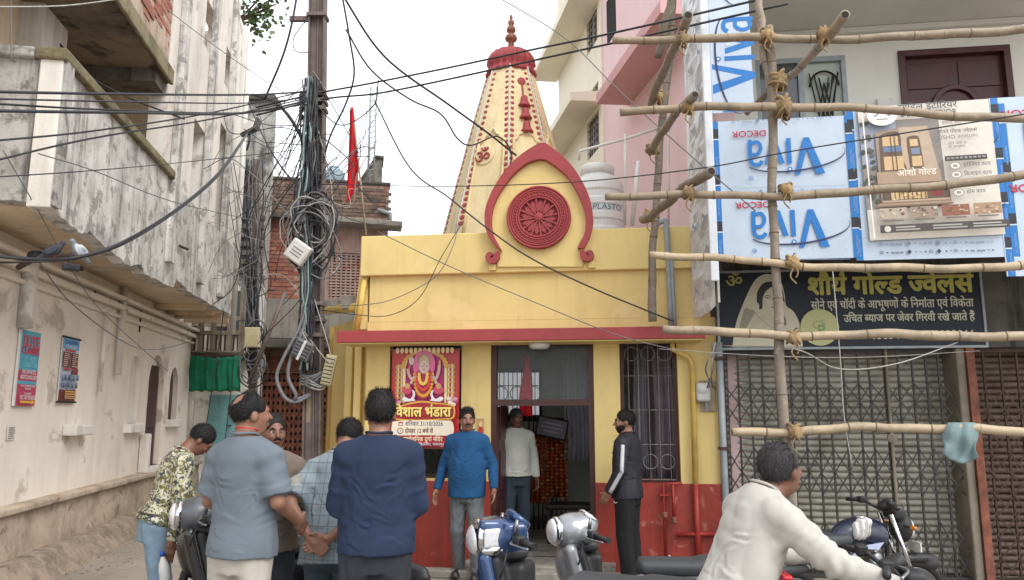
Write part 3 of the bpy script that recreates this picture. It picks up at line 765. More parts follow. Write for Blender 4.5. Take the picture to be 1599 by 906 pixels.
q = at(579, 290, 17.2); ms = thing('lattice_mast', 'slim pale lattice mast rising from brick building roof', 'mast', (q.x, q.y, zc(284)))
H_ = at(579, 136, 17.2).z-zc(284)
for dx in (-.07, .07): obj('leg', tube([(dx, 0, 0), (dx, 0, H_)], .028 if dx < 0 else .018, 8), 'pipe_grey', ms, smooth=True)
for k in range(16): z = .2+k*(H_-.3)/16; obj('rung', bar((-.07, 0, z), (.07, 0, z+.06), .02, .012, Vector((0, 1, 0))), 'pipe_grey', ms)

# ------------------------------------------------------------ pink and cream building behind the temple
K = Frame(1.64, 13., math.atan2(-1, .17))
pk = thing('pink_building', 'tall pink-walled building with a slanting sunshade behind the bamboo scaffold', 'building', K.o, K.a)
cr = thing('cream_building', 'tall cream building with barred windows behind the water tank', 'building', K.o, K.a)
obj('wall', bx(.0, 4.25, 0, .3, 0, 14), 'pink_wall', pk)
obj('end_wall', bx(4.25, 4.5, .0, 6, 0, 14), 'pink_wall', pk)
def sunshade(parent, x0, x1, z, d, t, mat):
    v = [(x0, 0, z), (x1, 0, z), (x1, -d, z-.02), (x0, -d, z-.02), (x0, 0, z+t*1.6), (x1, 0, z+t*1.6), (x1, -d, z+t), (x0, -d, z+t)]
    return obj('sunshade', (v, bx(0, 1, 0, 1, 0, 1)[1]), mat, parent)
x_, z_ = K.px(931, 161, -.55); sunshade(pk, x_, 4.25, z_, .55, .14, 'pink_band')
x_, z_ = K.px(975, -250, -.55); sunshade(pk, .3, 4.25, z_, .55, .14, 'pink_band')
xw0 = K.px(875, 250)[0]
wns = []
for u0, u1, v0, v1 in ((918, 935, 5, 80), (920, 937, 132, 168), (919, 938, 176, 246)):
    um = (u0+u1)/2; wns.append((K.px(u0, (v0+v1)/2)[0], K.px(u1, (v0+v1)/2)[0], K.px(um, v1-4)[1], K.px(um, v0+6)[1]))
obj('wall', holed(xw0, -.002, 0, 14, -.03, .3, wns), 'cream_wall', cr)
obj('far_wall', bx(xw0, xw0+.2, .3, 4, 0, 14), 'cream_wall', cr)
for h in wns:
    f = obj('window', holed(h[0], h[1], h[2], h[3], .02, .07, [(h[0]+.05, h[1]-.05, h[2]+.05, h[3]-.05)]), 'iron_dark', cr)
    obj('pane', bx(h[0]+.05, h[1]-.05, .10, .11, h[2]+.05, h[3]-.05), 'pane_dark', f)
    for k in range(4): x = h[0]+(h[1]-h[0])*(k+1)/5; obj('bar', bx(x-.012, x+.012, .0, .018, h[2], h[3]), 'iron_white', f)
    nbar = max(2, int((h[3]-h[2])/.16))
    for k in range(nbar): z = h[2]+(h[3]-h[2])*(k+1)/(nbar+1); obj('cross_bar', bx(h[0], h[1], -.014, -.002, z-.008, z+.008), 'iron_white', f)
x_, z_ = K.px(875, 181, -.6); sunshade(cr, xw0-.25, -.05, z_, .6, .13, 'cream_wall')
x_, z_ = K.px(874, 28, -.6); sunshade(cr, xw0-.25, -.05, z_, .6, .13, 'cream_wall')
x_, z_ = K.px(950, 4, -.4); obj('small_window', bx(.3, .8, -.012, -.002, z_, z_+.8), 'dark_void', pk)
# ------------------------------------------------------------ yellow temple
T = Frame(0, 8.6, -math.atan(.134))
tp = thing('yellow_temple', 'yellow temple front with red plinth, red arch and doorway at street corner', 'temple', T.o, T.a)
X = lambda u, v=640, dy=0.: T.px(u, v, dy)[0]
Z = lambda v, u=800, dy=0.: T.px(u, v, dy)[1]
xl, xr = X(570), X(1123); zch = Z(533)+.03; zpl = Z(755, 1030)
zu0, zu1 = Z(427, 800), Z(362, 800, -.06)
w1 = (X(607), X(720), zpl+.02, zch-.02); dw = (X(766), X(928), .1, zch-.02); w2 = (X(969), X(1060), zpl+.0, zch-.02)
obj('wall', holed(xl, xr, zpl, Z(500), 0, .22, [w1, (dw[0], dw[1], zpl-1, dw[3]), w2]), 'yellow_wall', tp)
obj('plinth', bx(xl, dw[0], -.035, .22, 0, zpl), 'red_paint', tp); obj('plinth', bx(dw[1], xr+.02, -.035, .22, 0, zpl), 'red_paint', tp)
obj('upper_wall', bx(X(572), xr-.05, .0, .2, Z(500)+.002, zu0+.05), 'yellow_wall', tp)
obj('parapet', bx(X(566, 400), xr-.02, -.07, .16, zu0, zu1), 'yellow_wall', tp, bevel=.012)
obj('roof', bx(xl-.4, xr, .2, 5.2, Z(500)+.2, Z(500)+.35), 'concrete', tp)
obj('chajja', bx(X(526, 520, -.42), X(1101, 515, -.42), -.42, .0, Z(532, 800, -.42), Z(513, 800, -.42)), 'red_trim', tp, bevel=.008)
sf = obj('chajja_soffit', bx(X(526, 520, -.42)+.02, X(1101, 515, -.42)-.02, -.40, -.005, Z(532, 800, -.42)-.012, Z(532, 800, -.42)-.002), 'yellow_wall', tp)
# slanting corner wall on the left, leaning fin above
c0 = Vector((xl, .1, 0)); c1 = T.loc(at(517, 640, 10.0)); 
def wallseg(a, b, z0, z1, th=.15):
    d = (b-a); d.z = 0; n = Vector((-d.y, d.x, 0)).normalized()
    v = []
    for z in (z0, z1):
        for p in (a, b, b+n*th, a+n*th): v.append((p.x, p.y, z))
    return v, bx(0, 1, 0, 1, 0, 1)[1]
obj('corner_wall', wallseg(Vector((c1.x, c1.y, 0)), c0, zpl-.05, zch+.3), 'yellow_wall', tp)
obj('corner_plinth', wallseg(Vector((c1.x-.01, c1.y-.03, 0)), c0+Vector((0, -.03, 0)), 0, zpl-.05), 'red_paint', tp)
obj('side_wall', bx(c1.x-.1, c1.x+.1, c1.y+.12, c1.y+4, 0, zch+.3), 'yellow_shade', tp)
cd_ = (c1-c0); cd_.z = 0
for t in (.18, .42): 
    p = c0+cd_*t; obj('corner_rib', bx(p.x-.05, p.x+.03, p.y-.12, p.y-.01, zpl, zch), 'yellow_wall', tp)
f0 = [X(565, 372), Z(372, 565)], [X(549, 516), Z(516, 549)]
obj('corner_fin', prism([(X(573, 372), zu1-.02), (X(566, 372)+.005, zu1-.02), (X(550, 514), Z(514, 550)), (X(573, 514), Z(514, 570))], .03, .2), 'yellow_wall', tp)
obj('corner_pipe', tube([(X(570, 430), -.01, Z(432)), (X(557, 516), -.01, Z(516, 557))], .035, 10), 'pipe_yellow', tp, smooth=True)
obj('outlet_pipe', tube([T.loc(at(504, 486, 10.2)), T.loc(at(556, 480, 9.0))], .055, 12), 'pipe_yellow', tp, smooth=True)
# porch step
obj('porch_step', bx(dw[0]-.25, dw[1]+.2, -.35, .25, -.02, .10), 'concrete', tp, bevel=.015)
struct_k = obj('kerb', bx(xl-.3, xr+.3, -.5, -.352, -.02, .07), 'concrete', tp, bevel=.02)
# arch crest with scrolls
def az(x, y): return T.px(690+x/3.938, 200+y/3.938, -.12)
out_ = spline2([az(*p) for p in ((338, 735), (300, 690), (272, 620), (266, 540), (280, 470), (318, 380), (368, 300), (430, 222), (510, 155), (600, 98))], 5)+spline2([az(*p) for p in ((638, 98), (710, 150), (790, 225), (850, 310), (900, 410), (925, 500), (930, 585), (915, 660), (885, 725), (868, 745))], 5)
inn_ = spline2([az(*p) for p in ((372, 760), (350, 720), (318, 655), (308, 580), (318, 500), (350, 420), (395, 352), (450, 285), (525, 225), (600, 199))], 5)+spline2([az(*p) for p in ((640, 203), (700, 243), (765, 300), (815, 370), (855, 450), (878, 520), (886, 590), (878, 655), (850, 710), (835, 745))], 5)
obj('crest_panel', prism([az(340, 850)]+out_+[az(865, 850)], -.10, .0), 'yellow_wall', tp)
obj('crest_band', ribbon(out_, inn_, -.17, -.101), 'red_trim', tp, bevel=.012)
for sgn, cxz, czz, xo, zo in ((1, 306, 794, 358, 745), (-1, 902, 781, 848, 735)):
    O = []; I = []
    for k in range(34):
        t = k/33; a = R(-35+(-330)*t) if sgn > 0 else R(215+330*t); r = 56-36*t; wd = 40-14*t
        a = R(40-360*t) if sgn > 0 else R(140+360*t)
        O.append(az(cxz+math.cos(a)*(r), czz-math.sin(a)*r)); I.append(az(cxz+math.cos(a)*max(2, r-wd), czz-math.sin(a)*max(2, r-wd)))
    obj('crest_scroll', ribbon(O, I, -.172, -.10), 'red_trim', tp, bevel=.008)
    obj('scroll_block', bx(az(cxz-14, 0)[0], az(cxz+26, 0)[0], -.115, -.05, az(0, 882)[1], az(0, 838)[1]), 'yellow_wall', tp, bevel=.006)
# wheel medallion
mcx, mcz = az(597, 553); mr = az(795, 553)[0]-mcx
md = obj('medallion', xf(lathe([(mr*.985, 0), (mr, .02), (mr, .05), (mr*.97, .062), (mr*.64, .062), (mr*.635, .03), (0.01, .03)], 64), Matrix.Translation((mcx, -.10, mcz)) @ Matrix.Rotation(PI/2, 4, 'X')), 'red_trim', tp, smooth=False)
def ring(r, t, y, n=64):
    v = []; f = []
    for k in range(n):
        a = 2*PI*k/n
        for j in range(8): b_ = 2*PI*j/8; v.append((mcx+(r+t*math.cos(b_))*math.cos(a), y+t*math.sin(b_), mcz+(r+t*math.cos(b_))*math.sin(a)))
    for k in range(n):
        for j in range(8): f.append((k*8+j, k*8+(j+1) % 8, ((k+1) % n)*8+(j+1) % 8, ((k+1) % n)*8+j))
    return v, f
for r_, t_ in ((.965, .013), (.88, .010), (.815, .009), (.70, .011), (.625, .012)): obj('rim_ring', ring(mr*r_, t_, -.164), 'red_trim', md, smooth=True)
obj('hub', xf(lathe([(mr*.14, 0), (mr*.14, .03), (mr*.11, .045), (mr*.06, .04), (0.005, .05)], 20), Matrix.Translation((mcx, -.131, mcz)) @ Matrix.Rotation(PI/2, 4, 'X')), 'red_trim', md, smooth=True)
for k in range(12):
    a = 2*PI*k/12+.13; c_, s_ = math.cos(a), math.sin(a); r0, r1 = mr*.12, mr*.62
    obj('spoke', bar((mcx+c_*r0, -.15, mcz+s_*r0), (mcx+c_*r1, -.15, mcz+s_*r1), .018, .03, Vector((0, 1, 0))), 'red_trim', md)
    a += PI/12; c_, s_ = math.cos(a), math.sin(a); lf = []
    for t in np.linspace(0, 1, 11):
        r = mr*(.2+.38*t); hw = mr*.075*math.sin(min(1, t*1.15)*PI)**.7*(1+.25*math.cos(t*19))+.002; lf.append((r, hw))
    P_ = [(mcx+c_*r-s_*h, mcz+s_*r+c_*h) for r, h in lf]+[(mcx+c_*r+s_*h, mcz+s_*r-c_*h) for r, h in lf[::-1]]
    obj('leaf', prism(P_, -.152, -.131), 'red_trim', md)
bd_me = bpy.data.meshes.new('bead'); v, f = lathe([(.004, -.011), (.010, -.006), (.011, 0), (.010, .006), (.004, .011)], 8); bd_me.from_pydata(v, [], f); bd_me.materials.append(MATS['red_trim'])
for k in range(48):
    a = 2*PI*k/48; o = obj('bead', bd_me, None, md); o.location = (mcx+mr*.757*math.cos(a), -.165, mcz+mr*.757*math.sin(a))
# window grilles, frames, curtain
def grille(parent, h, mat, nx, nz, y, circles=True, r=.006):
    x0, x1, z0, z1 = h
    for k in range(nx): x = x0+(x1-x0)*(k+.5)/nx; obj('grille_bar', tube([(x, y, z0), (x, y, z1)], r*.8, 6), mat, parent)
    for k in range(nz+1): z = z0+(z1-z0)*k/nz; obj('grille_rail', tube([(x0, y+.012, z), (x1, y+.012, z)], r, 6), mat, parent)
    if circles:
        for zc_ in circles:
            for k in range(3):
                cx_ = x0+(x1-x0)*(k+.5)/3; rr = (x1-x0)/7
                obj('grille_circle', tube([(cx_+rr*math.cos(a), y-.01, zc_+rr*math.sin(a)) for a in np.linspace(0, 2*PI, 19)], r, 6, False), mat, parent)
for h, nm in ((w1, 'a'), (w2, 'b')):
    fr = obj('window', holed(h[0], h[1], h[2], h[3], .12, .18, [(h[0]+.045, h[1]-.045, h[2]+.045, h[3]-.045)]), 'frame_brown', tp)
    grille(fr, (h[0]+.04, h[1]-.04, h[2]+.03, h[3]-.03), 'iron_white' if nm == 'b' else 'iron_dark', 5, 4, .09, [h[2]+.22, h[3]-.16], .0045)
# doorway frame, transom, half-open leaf
df = obj('door_frame', holed(dw[0], dw[1], .1, dw[3], .04, .15, [(dw[0]+.06, dw[1]-.06, -1, Z(628)-.04), (dw[0]+.06, dw[1]-.06, Z(628)+.03, dw[3]-.06)]), 'frame_brown', tp)
obj('transom_pane', bx(dw[0]+.06, dw[1]-.06, .09, .095, Z(628)+.03, dw[3]-.06), 'pane', df)
dlf = obj('door_leaf', xf(bx(0, .52, 0, .04, .12, Z(628)-.05), Matrix.Translation((dw[0]+.065, .15, 0)) @ Matrix.Rotation(R(86), 4, 'Z')), 'door_maroon', tp)
for k in range(3): obj('leaf_panel', xf(bx(.08, .44, -.012, -.001, .25+k*.55, .68+k*.55), Matrix.Translation((dw[0]+.065, .15, 0)) @ Matrix.Rotation(R(86), 4, 'Z')), 'door_maroon', dlf, bevel=.008)
obj('ceiling_lamp', xf(lathe([(.11, 0), (.115, .03), (.09, .06), (.02, .065)], 20), Matrix.Translation((X(845, 531), -.2, Z(532, 800, -.42)-.012)) @ Matrix.Rotation(PI, 4, 'X')), 'white_plastic', tp, smooth=True)
# the hall behind
RD = 3.6; zr = Z(500)+.15
obj('floor', bx(xl, xr, .2, RD, .0, .1), 'concrete', tp)
bwin = (X(770, 600, RD), X(846, 600, RD), Z(652, 800, RD), Z(578, 800, RD))
obj('hall_back_wall', holed(xl-.3, xr+.3, .1, zr, RD, RD+.15, [bwin]), 'room_green', tp)
obj('hall_left_wall', bx(xl-.02, xl+.1, .23, RD, .1, zr), 'room_green', tp); obj('hall_right_wall', bx(xr-.1, xr+.02, .23, RD, .1, zr), 'room_green', tp)
obj('hall_ceiling', bx(xl, xr, .23, RD, zr, zr+.05), 'room_green', tp)
gw = obj('back_window', holed(*bwin, RD+.02, RD+.06, [(bwin[0]+.04, bwin[1]-.04, bwin[2]+.04, bwin[3]-.04)]), 'iron_dark', tp)
obj('dimming_pane', bx(bwin[0]+.04, bwin[1]-.04, RD+.035, RD+.04, bwin[2]+.04, bwin[3]-.04), 'pane_dimming', gw)  # grey see-through pane added to dim the daylight in the back window
grille(gw, bwin, 'iron_dark', 11, 3, RD-.02, [(bwin[2]+bwin[3])/2], .008)
obj('inner_gate_rail', tube([(X(766, 655, 2.2), 2.2, Z(655, 800, 2.2)), (X(928, 655, 2.2), 2.2, Z(655, 800, 2.2))], .025, 8), 'iron_dark', tp)
for k in range(9): x = X(826+k*7, 655, 2.2); obj('inner_gate_bar', tube([(x, 2.2, .1), (x, 2.2, Z(655, 800, 2.2))], .009, 6), 'iron_dark', tp)

# red cloth shape added for the flag's reflection in the doorway glass, curtains, garlands, board, bench
q0 = T.w(X(822, 560, .7), .7, 0)
fl = thing('flag_reflection', 'long red cloth shape modelled for the flag reflection in the temple doorway', 'reflection', q0, T.a)
pv = []; pf = []
zA, zB = Z(552, 800, .7), Z(650, 800, .7)
for j in range(13):
    t = j/12; hw = .018+.06*min(1, t*1.6)*(1-.25*max(0, t-.7))
    for i in range(7): s = i/6*2-1; pv.append((hw*s+.01*math.sin(t*6), .02*math.cos(s*5+t*2), zA+(zB-zA)*t))
for j in range(12):
    for i in range(6): a = j*7+i; pf.append((a, a+1, a+8, a+7))
o = obj('cloth', (pv, pf), 'flag_red', fl, smooth=True); m = o.modifiers.new('t', 'SOLIDIFY'); m.thickness = .004
obj('cord', tube([(0, 0, zA), (0, 0, zr)], .004, 6), 'rope', fl)
def curtain(u0, u1, v0, v1, dy, mat, label, wave=30):
    c = cloth(X(u0, 640, dy), X(u1, 640, dy), Z(v1, 800, dy), Z(v0, 800, dy), 60, 6, wave, .03, 0, u0)
    o = cloth_obj('curtain', c, mat, T.w(0, dy, 0), T.a); return tag(o, label, 'curtain', 'curtains inside the temple')
curtain(880, 922, 560, 720, 1.9, 'curtain_grey', 'grey curtain seen through the temple doorway')
curtain(1022, 1060, 537, 752, .5, 'curtain_mauve', 'mauve curtain behind the grille of the right window')
curtain(990, 1012, 537, 752, .7, 'curtain_grey', 'grey curtain behind the left side of right window', 14)
fabric('cloth_orange', hx('#a8481f'), .3)
curtain(822, 850, 676, 785, 1.85, 'cloth_orange', 'orange cloth hanging behind the marigold strings', 22); curtain(852, 884, 668, 775, 2.0, 'cloth_red', 'dark red cloth hanging beside the orange cloth', 18)
rg = random.Random(5)
paint('marigold', hx('#9a4d1c'), .9, 0, .3, 40., .5); paint('marigold_yellow', hx('#a37f3a'), .9, 0, .3, 40., .5)
fm = bpy.data.meshes.new('flower'); v, f = lathe([(.004, -.016), (.022, -.010), (.026, 0), (.022, .010), (.004, .016)], 7); fm.from_pydata(v, [], f); fm.materials.append(MATS['marigold'])
fm2 = fm.copy(); fm2.materials.clear(); fm2.materials.append(MATS['marigold_yellow'])
for k in range(9):
    x = X(824+k*7.5, 720, 1.7); z1_ = Z(684, 800, 1.7); n_ = rg.randint(15, 20)
    g = thing('marigold_garland', 'orange and yellow marigold strings hanging side by side inside the doorway', 'garland', T.w(x, 1.7, 0), T.a, 'marigold garlands in the hall')
    obj('string', tube([(0, 0, z1_+.3), (0, 0, z1_-.045*n_)], .003, 5), 'rope', g)
    for i in range(n_): o = obj('flower', fm if (i+k) % 4 else fm2, None, g); o.location = (rg.uniform(-.012, .012), rg.uniform(-.01, .01), z1_-.045*i)
bdq = T.w(X(862, 668, 1.5), 1.5, Z(668, 800, 1.5))
bo = thing('hanging_board', 'dark notice board hanging tilted inside the temple doorway', 'board', bdq, T.a, rot=(0, R(12), T.a))
obj('panel', bx(-.2, .2, -.02, .02, -.13, .13), 'dark_void', bo, bevel=.01)
I = Ink(); I.rect(-.18, .18, -.11, .11, hx('#5d5a60'))
for k, wd in enumerate((.24, .28, .2)): I.rect(-wd/2, wd/2, .04-.05*k, .06-.05*k, hx('#86848a'))
o = I.build('board_face', bo); o.location.y = -.021
bn = thing('hall_bench', 'black bench at the right of the temple hall', 'bench', T.w(X(898, 770, 1.2), 1.2, .1), T.a)
obj('seat', bx(-.35, .35, -.2, .2, .40, .46), 'iron_dark', bn, bevel=.02); obj('front_rail', bx(-.33, .33, -.19, -.16, .12, .16), 'iron_dark', bn)
for sx in (-.31, .31):
    for sy in (-.16, .16): obj('leg', bx(sx-.02, sx+.02, sy-.02, sy+.02, 0, .40), 'iron_dark', bn)
if False: S = Solid(.015); S.ell((0, 0, .12), (.16, .12, .13)).ell((.1, .02, .2), (.08, .07, .09)); bg_ = thing('cloth_bag', 'pale crumpled bag on the black bench in temple hall', 'bag', T.w(X(880, 740, 1.2), 1.15, .56), T.a); pass

# ------------------------------------------------------------ tower with ribbed dome
SK = at(798, 360, 11.5); SK.z = 0; ROT = R(-90+20)
tw = thing('temple_tower', 'tapering cream octagonal temple tower with red ribbed dome and finial', 'tower', (SK.x, SK.y, 0))
zt0 = Z(500)+.3; ztop = at(798, 112, 11.4).z
rb = (at(898, 362, 11.5).x-at(697, 362, 11.5).x)/2; zb_ = at(798, 362, 11.5).z; rt_ = (at(833, 115, 11.5).x-at(764, 115, 11.5).x)/2
def tr(z): # slightly bowed taper
    t = (z-zb_)/(ztop-zb_); return rb+(rt_-rb)*t+.012*math.sin(max(0, min(1, t))*PI)
NZ = 14; V = []; F = []
ang = [ROT+PI/8+PI/4*k for k in range(8)]
for j in range(NZ+1):
    z = zt0+(ztop-zt0)*j/NZ
    for a in ang: V.append((tr(z)*math.cos(a)*1.04, tr(z)*math.sin(a)*1.04, z))
for j in range(NZ):
    for k in range(8): F.append((j*8+k, j*8+(k+1) % 8, (j+1)*8+(k+1) % 8, (j+1)*8+k))
F.append(tuple(range(NZ*8, NZ*8+8)))
obj('shaft', (V, F), 'cream_tower', tw)
sm = bpy.data.meshes.new('scallop'); v, f = lathe([(.043, -.012), (.046, 0), (.038, .014), (.016, .02)], 10); sm.from_pydata(v, [], f); sm.materials.append(MATS['red_trim'])
for k in (4, 5, 6, 7, 0):
    a = ang[k]; n_ = 27 if k != 0 else 27
    e0 = Vector((math.cos(a), math.sin(a), 0)); t_ = Vector((-math.sin(a), math.cos(a), 0))
    for i in range(n_):
        z = zb_-.1+(ztop-.08-zb_+.1)*(i+.5)/n_; r = tr(z)*1.04
        for sd in (-1, 1):
            nrm = (math.cos(a+sd*PI/8), math.sin(a+sd*PI/8)); p = e0*r+t_*(sd*.045); p -= e0*.018
            o = obj('scallop', sm, None, tw); o.location = (p.x, p.y, z)
            o.rotation_euler = Vector((nrm[0], nrm[1], .22)).to_track_quat('Z', 'Y').to_euler(); s_ = .55+.37*(1-i/n_); o.scale = (s_, s_, .55)
    obj('edge_cord', tube([(e0*(tr(z)*1.04+.012))+Vector((0, 0, z)) for z in np.linspace(zb_-.2, ztop, 12)], .012, 6), 'white_plastic', tw, smooth=True)
def face(k, s, z, off=.0):
    """point on tower face k (normal ang ROT+PI/4*k), s across in metres"""
    a = ROT+PI/4*k; r = tr(z)*1.04*math.cos(PI/8)+off
    return Vector((r*math.cos(a)-s*math.sin(a), r*math.sin(a)+s*math.cos(a), z))
for k in (-1, 0, 1):
    zsq = at(798, 222, 11.0).z; hw = tr(zsq)*.30
    pth = [(-hw, zsq-1.5), (-hw, zsq-.12), (-hw*.9, zsq-.04), (-hw*.72, zsq+.0), (-hw*.6, zsq+.06), (-hw*.3, zsq+.10), (0, zsq+.19), (hw*.3, zsq+.10), (hw*.6, zsq+.06), (hw*.72, zsq), (hw*.9, zsq-.04), (hw, zsq-.12), (hw, zsq-1.5)]
    obj('niche_moulding', tube([face(k, s*(1+.25*max(0, zsq-z)), z, .012) for s, z in spline2(pth, 4)], .022, 8), 'cream_tower', tw, smooth=True)
# bells on the front face
zb1 = [at(805, v, 11.).z for v in (160, 181, 204)]
chn = [face(0, .02, z, .02) for z in np.linspace(zb1[2]+.1, at(805, 122, 11.).z, 9)]
obj('bell_chain', tube(chn, .014, 6), 'red_trim', tw)
obj('bell_rosette', xf(lathe([(.06, 0), (.055, .02), (.02, .03)], 8, 8, .4), Matrix.Translation(face(0, .02, at(805, 122, 11.).z, .0)) @ Vector((math.cos(ROT), math.sin(ROT), .2)).to_track_quat('Z', 'Y').to_matrix().to_4x4()), 'red_trim', tw)
for z in zb1:
    p = face(0, .02, z, .02)
    obj('bell', xf(lathe([(.03, .11), (.05, .09), (.055, .03), (.075, -.01), (.10, -.05), (.098, -.065), (.06, -.07)][::-1], 16), Matrix.Translation(p)), 'red_trim', tw, smooth=True)
# Om sign on the left face
v, f, adv = run('ॐ'); OM = []
a = ROT-PI/4; nrm = Vector((math.cos(a), math.sin(a), .2)).normalized(); zo = at(757, 246, 11.).z; p = face(-1, -.10, zo, .03)
obj('om_disc', xf(lathe([(.17, 0), (.16, .012), (.01, .014)], 24), Matrix.Translation(p-nrm*.02) @ nrm.to_track_quat('Z', 'Y').to_matrix().to_4x4()), 'cream_tower', tw)
xd = Vector((-math.sin(a), math.cos(a), 0)); yd = nrm.cross(xd).normalized()
cxv = sum(q[0] for q in v)/len(v); czv = sum(q[1] for q in v)/len(v)
om = bpy.data.meshes.new('om_sign'); om.from_pydata([tuple(p+xd*((q[0]-cxv)*.30)+yd*((q[1]-czv)*.30)) for q in v], [], f); om.materials.append(MATS['red_trim'])
o = obj('om_sign', om, None, tw); m = o.modifiers.new('t', 'SOLIDIFY'); m.thickness = .03; m.offset = 0
dz0 = ztop; rd = (at(836, 97, 11.5).x-at(762, 97, 11.5).x)/2*.92; dh = at(798, 80, 11.5).z-ztop
dome = obj('dome', xf(lathe([(rt_*1.1, -.05), (rt_*1.12, .0), (rt_*.98, .03), (rd*.96, .08), (rd*1.08, dh*.35), (rd*1.06, dh*.55), (rd*.9, dh*.8), (rd*.6, dh*.96), (rd*.2, dh), (.05, dh)], 96, 18, .12), Matrix.Translation((0, 0, dz0))), 'red_trim', tw, smooth=True)
fh = at(798, 37, 11.5).z-dz0-dh
fin = lathe([(.055, -.02), (.05, .05), (.045, .16), (.09, .18), (.10, .22), (.085, .26), (.04, .28), (.035, .31), (.07, .33), (.075, .37), (.06, .41), (.03, .43), (.05, .46), (.05, .50), (.02, .54), (.03, .57), (.014, .62), (.008, fh*.97), (.001, fh)], 14)
paint('brass', hx('#8f5f4a'), .55, .3, .2, 20., .05); obj('finial', xf(fin, Matrix.Translation((0, 0, dz0+dh))), 'brass', tw, smooth=True)

# ------------------------------------------------------------ water tank and rooftop pipes behind the parapet
q = at(934, 350, 10.8); zroof = Z(500)+.35
wt = thing('white_water_tank', 'white ribbed PLASTO water tank on temple roof beside the red arch', 'water tank', (q.x, q.y, zroof))
rw = (at(976, 300, 10.8).x-at(892, 300, 10.8).x)/2; hw = (at(934, 256, 10.8).z-zroof)/1.3
pr = [(rw*.97, 0)]
for k in range(8): z = hw*(k+.2)/8; pr += [(rw*1.0, z), (rw*1.0, z+hw*.045), (rw*.96, z+hw*.06), (rw*.96, z+hw*.11)]
pr += [(rw, hw*1.03), (rw*.95, hw*1.10), (rw*.82, hw*1.15), (rw*.60, hw*1.18), (rw*.58, hw*1.22)]
obj('body', lathe(pr, 48), 'tank_white', wt, smooth=False); obj('lid', lathe([(rw*.63, hw*1.19), (rw*.64, hw*1.25), (rw*.56, hw*1.275), (.02, hw*1.29)], 32), 'tank_white', wt, smooth=True)
v, f, adv = run('PLASTO'); tv = []; kx = .9/adv*.48*2
for a_, b_ in v:
    x = a_/adv+b_*.04; th_ = -PI/2-.32+x*1.15; r = rw*1.014
    tv.append((r*math.cos(th_), r*math.sin(th_), hw*.84+b_*.115))
paint('tank_letter', hx('#1f6c86'), .5, 0, .1, 20., 0)
obj('lettering', (tv, f), 'tank_letter', wt)
q = T.w(X(985, 352), .9, zroof)
rp = thing('rooftop_pipe_rail', 'white plastic water pipes standing on the temple roof behind parapet', 'pipe', T.w(0, 0, 0), T.a)
def tl(u, v, dy): a, b = T.px(u, v, dy); return (a, dy, b)
for pts, r in (([tl(904, 250, 1.2), tl(905, 236, 1.2), tl(976, 217, 1.2), tl(1030, 200, 1.2)], .018), ([tl(976, 352, 1.2), tl(976, 210, 1.2)], .018), ([tl(987, 352, .9), tl(997, 252, .9)], .03), ([tl(1044, 352, 1.2), tl(1044, 190, 1.2)], .016)):
    obj('pipe', tube(pts, r, 10), 'white_plastic', rp, smooth=True)
# flag on the temple roof, left
fq = at(572, 362, 9.4)
fg = thing('red_flag', 'narrow red flag on a bamboo stick at left corner of temple roof', 'flag', fq)
tipF = at(548, 168, 9.4)-fq; st0 = at(553, 190, 9.4)-fq
obj('stick', tube([(0, 0, -.05), tuple(st0)], .012, 8), 'bamboo', fg, smooth=True)
fv = []; ff = []
for j in range(25):
    t = j/24; L0 = at(546+(0-0)*t-4*t, 168+150*t, 9.4)-fq; R0 = at(549+9*min(1, t*2)+(2 if t < .8 else 2-50*(t-.8)), 168+150*t-(0 if t < .8 else 60*(t-.8)), 9.4)-fq
    for i in range(7): s = i/6; pnt = L0.lerp(R0, s); fv.append((pnt.x, pnt.y+.03*math.sin(s*7+t*5), pnt.z))
for j in range(24):
    for i in range(6): a = j*7+i; ff.append((a, a+1, a+8, a+7))
o = obj('cloth', (fv, ff), 'flag_red', fg, smooth=True); m = o.modifiers.new('t', 'SOLIDIFY'); m.thickness = .004

# ------------------------------------------------------------ wall pipes and meter at the right of the temple
dp = thing('wall_drainpipe', 'yellow and red painted drainpipe down the right end of the temple', 'pipe', T.w(0, 0, 0), T.a)
obj('upper_pipe', tube([tl(1050, 535, -.12), tl(1050, 545, -.12), tl(1075, 558, -.06), tl(1081, 570, -.06), (X(1081), -.06, zpl)], .03, 10), 'pipe_yellow', dp, smooth=True)
obj('lower_pipe', tube([(X(1081), -.075, zpl), (X(1081), -.075, 0)], .032, 10), 'pipe_red', dp, smooth=True)
obj('branch', tube([(X(1050), -.07, Z(828)), (X(1110), -.07, Z(826))], .022, 10), 'pipe_red', dp, smooth=True)
tpz = thing('red_water_pipe', 'red painted tap pipe with valves below the right window', 'pipe', T.w(0, 0, 0), T.a)
obj('riser', tube([(X(1032), -.09, .15), (X(1032), -.09, zpl+.01), (X(1060), -.09, zpl+.01)], .018, 8), 'pipe_red', tpz, smooth=True)
obj('branch', tube([(X(1046), -.09, zpl), (X(1046), -.09, Z(800))], .016, 8), 'pipe_red', tpz, smooth=True)
for u, v in ((1032, 798), (1046, 806)): obj('valve', xf(lathe([(.02, -.03), (.03, -.02), (.03, .02), (.02, .03)], 10), Matrix.Translation((X(u), -.10, Z(v)))), 'brass', tpz)
obj('tap', tube([(X(1037), -.10, Z(860)), (X(1037), -.16, Z(862)), (X(1037), -.17, Z(872))], .014, 8), 'white_plastic', tpz)
obj('clamp', bx(X(1026), X(1040), -.11, -.04, Z(770), Z(767)), 'pipe_red', tpz)
gp = thing('grey_conduit', 'pair of grey conduit pipes down the temple wall beside the scaffold', 'pipe', T.w(0, 0, 0), T.a)
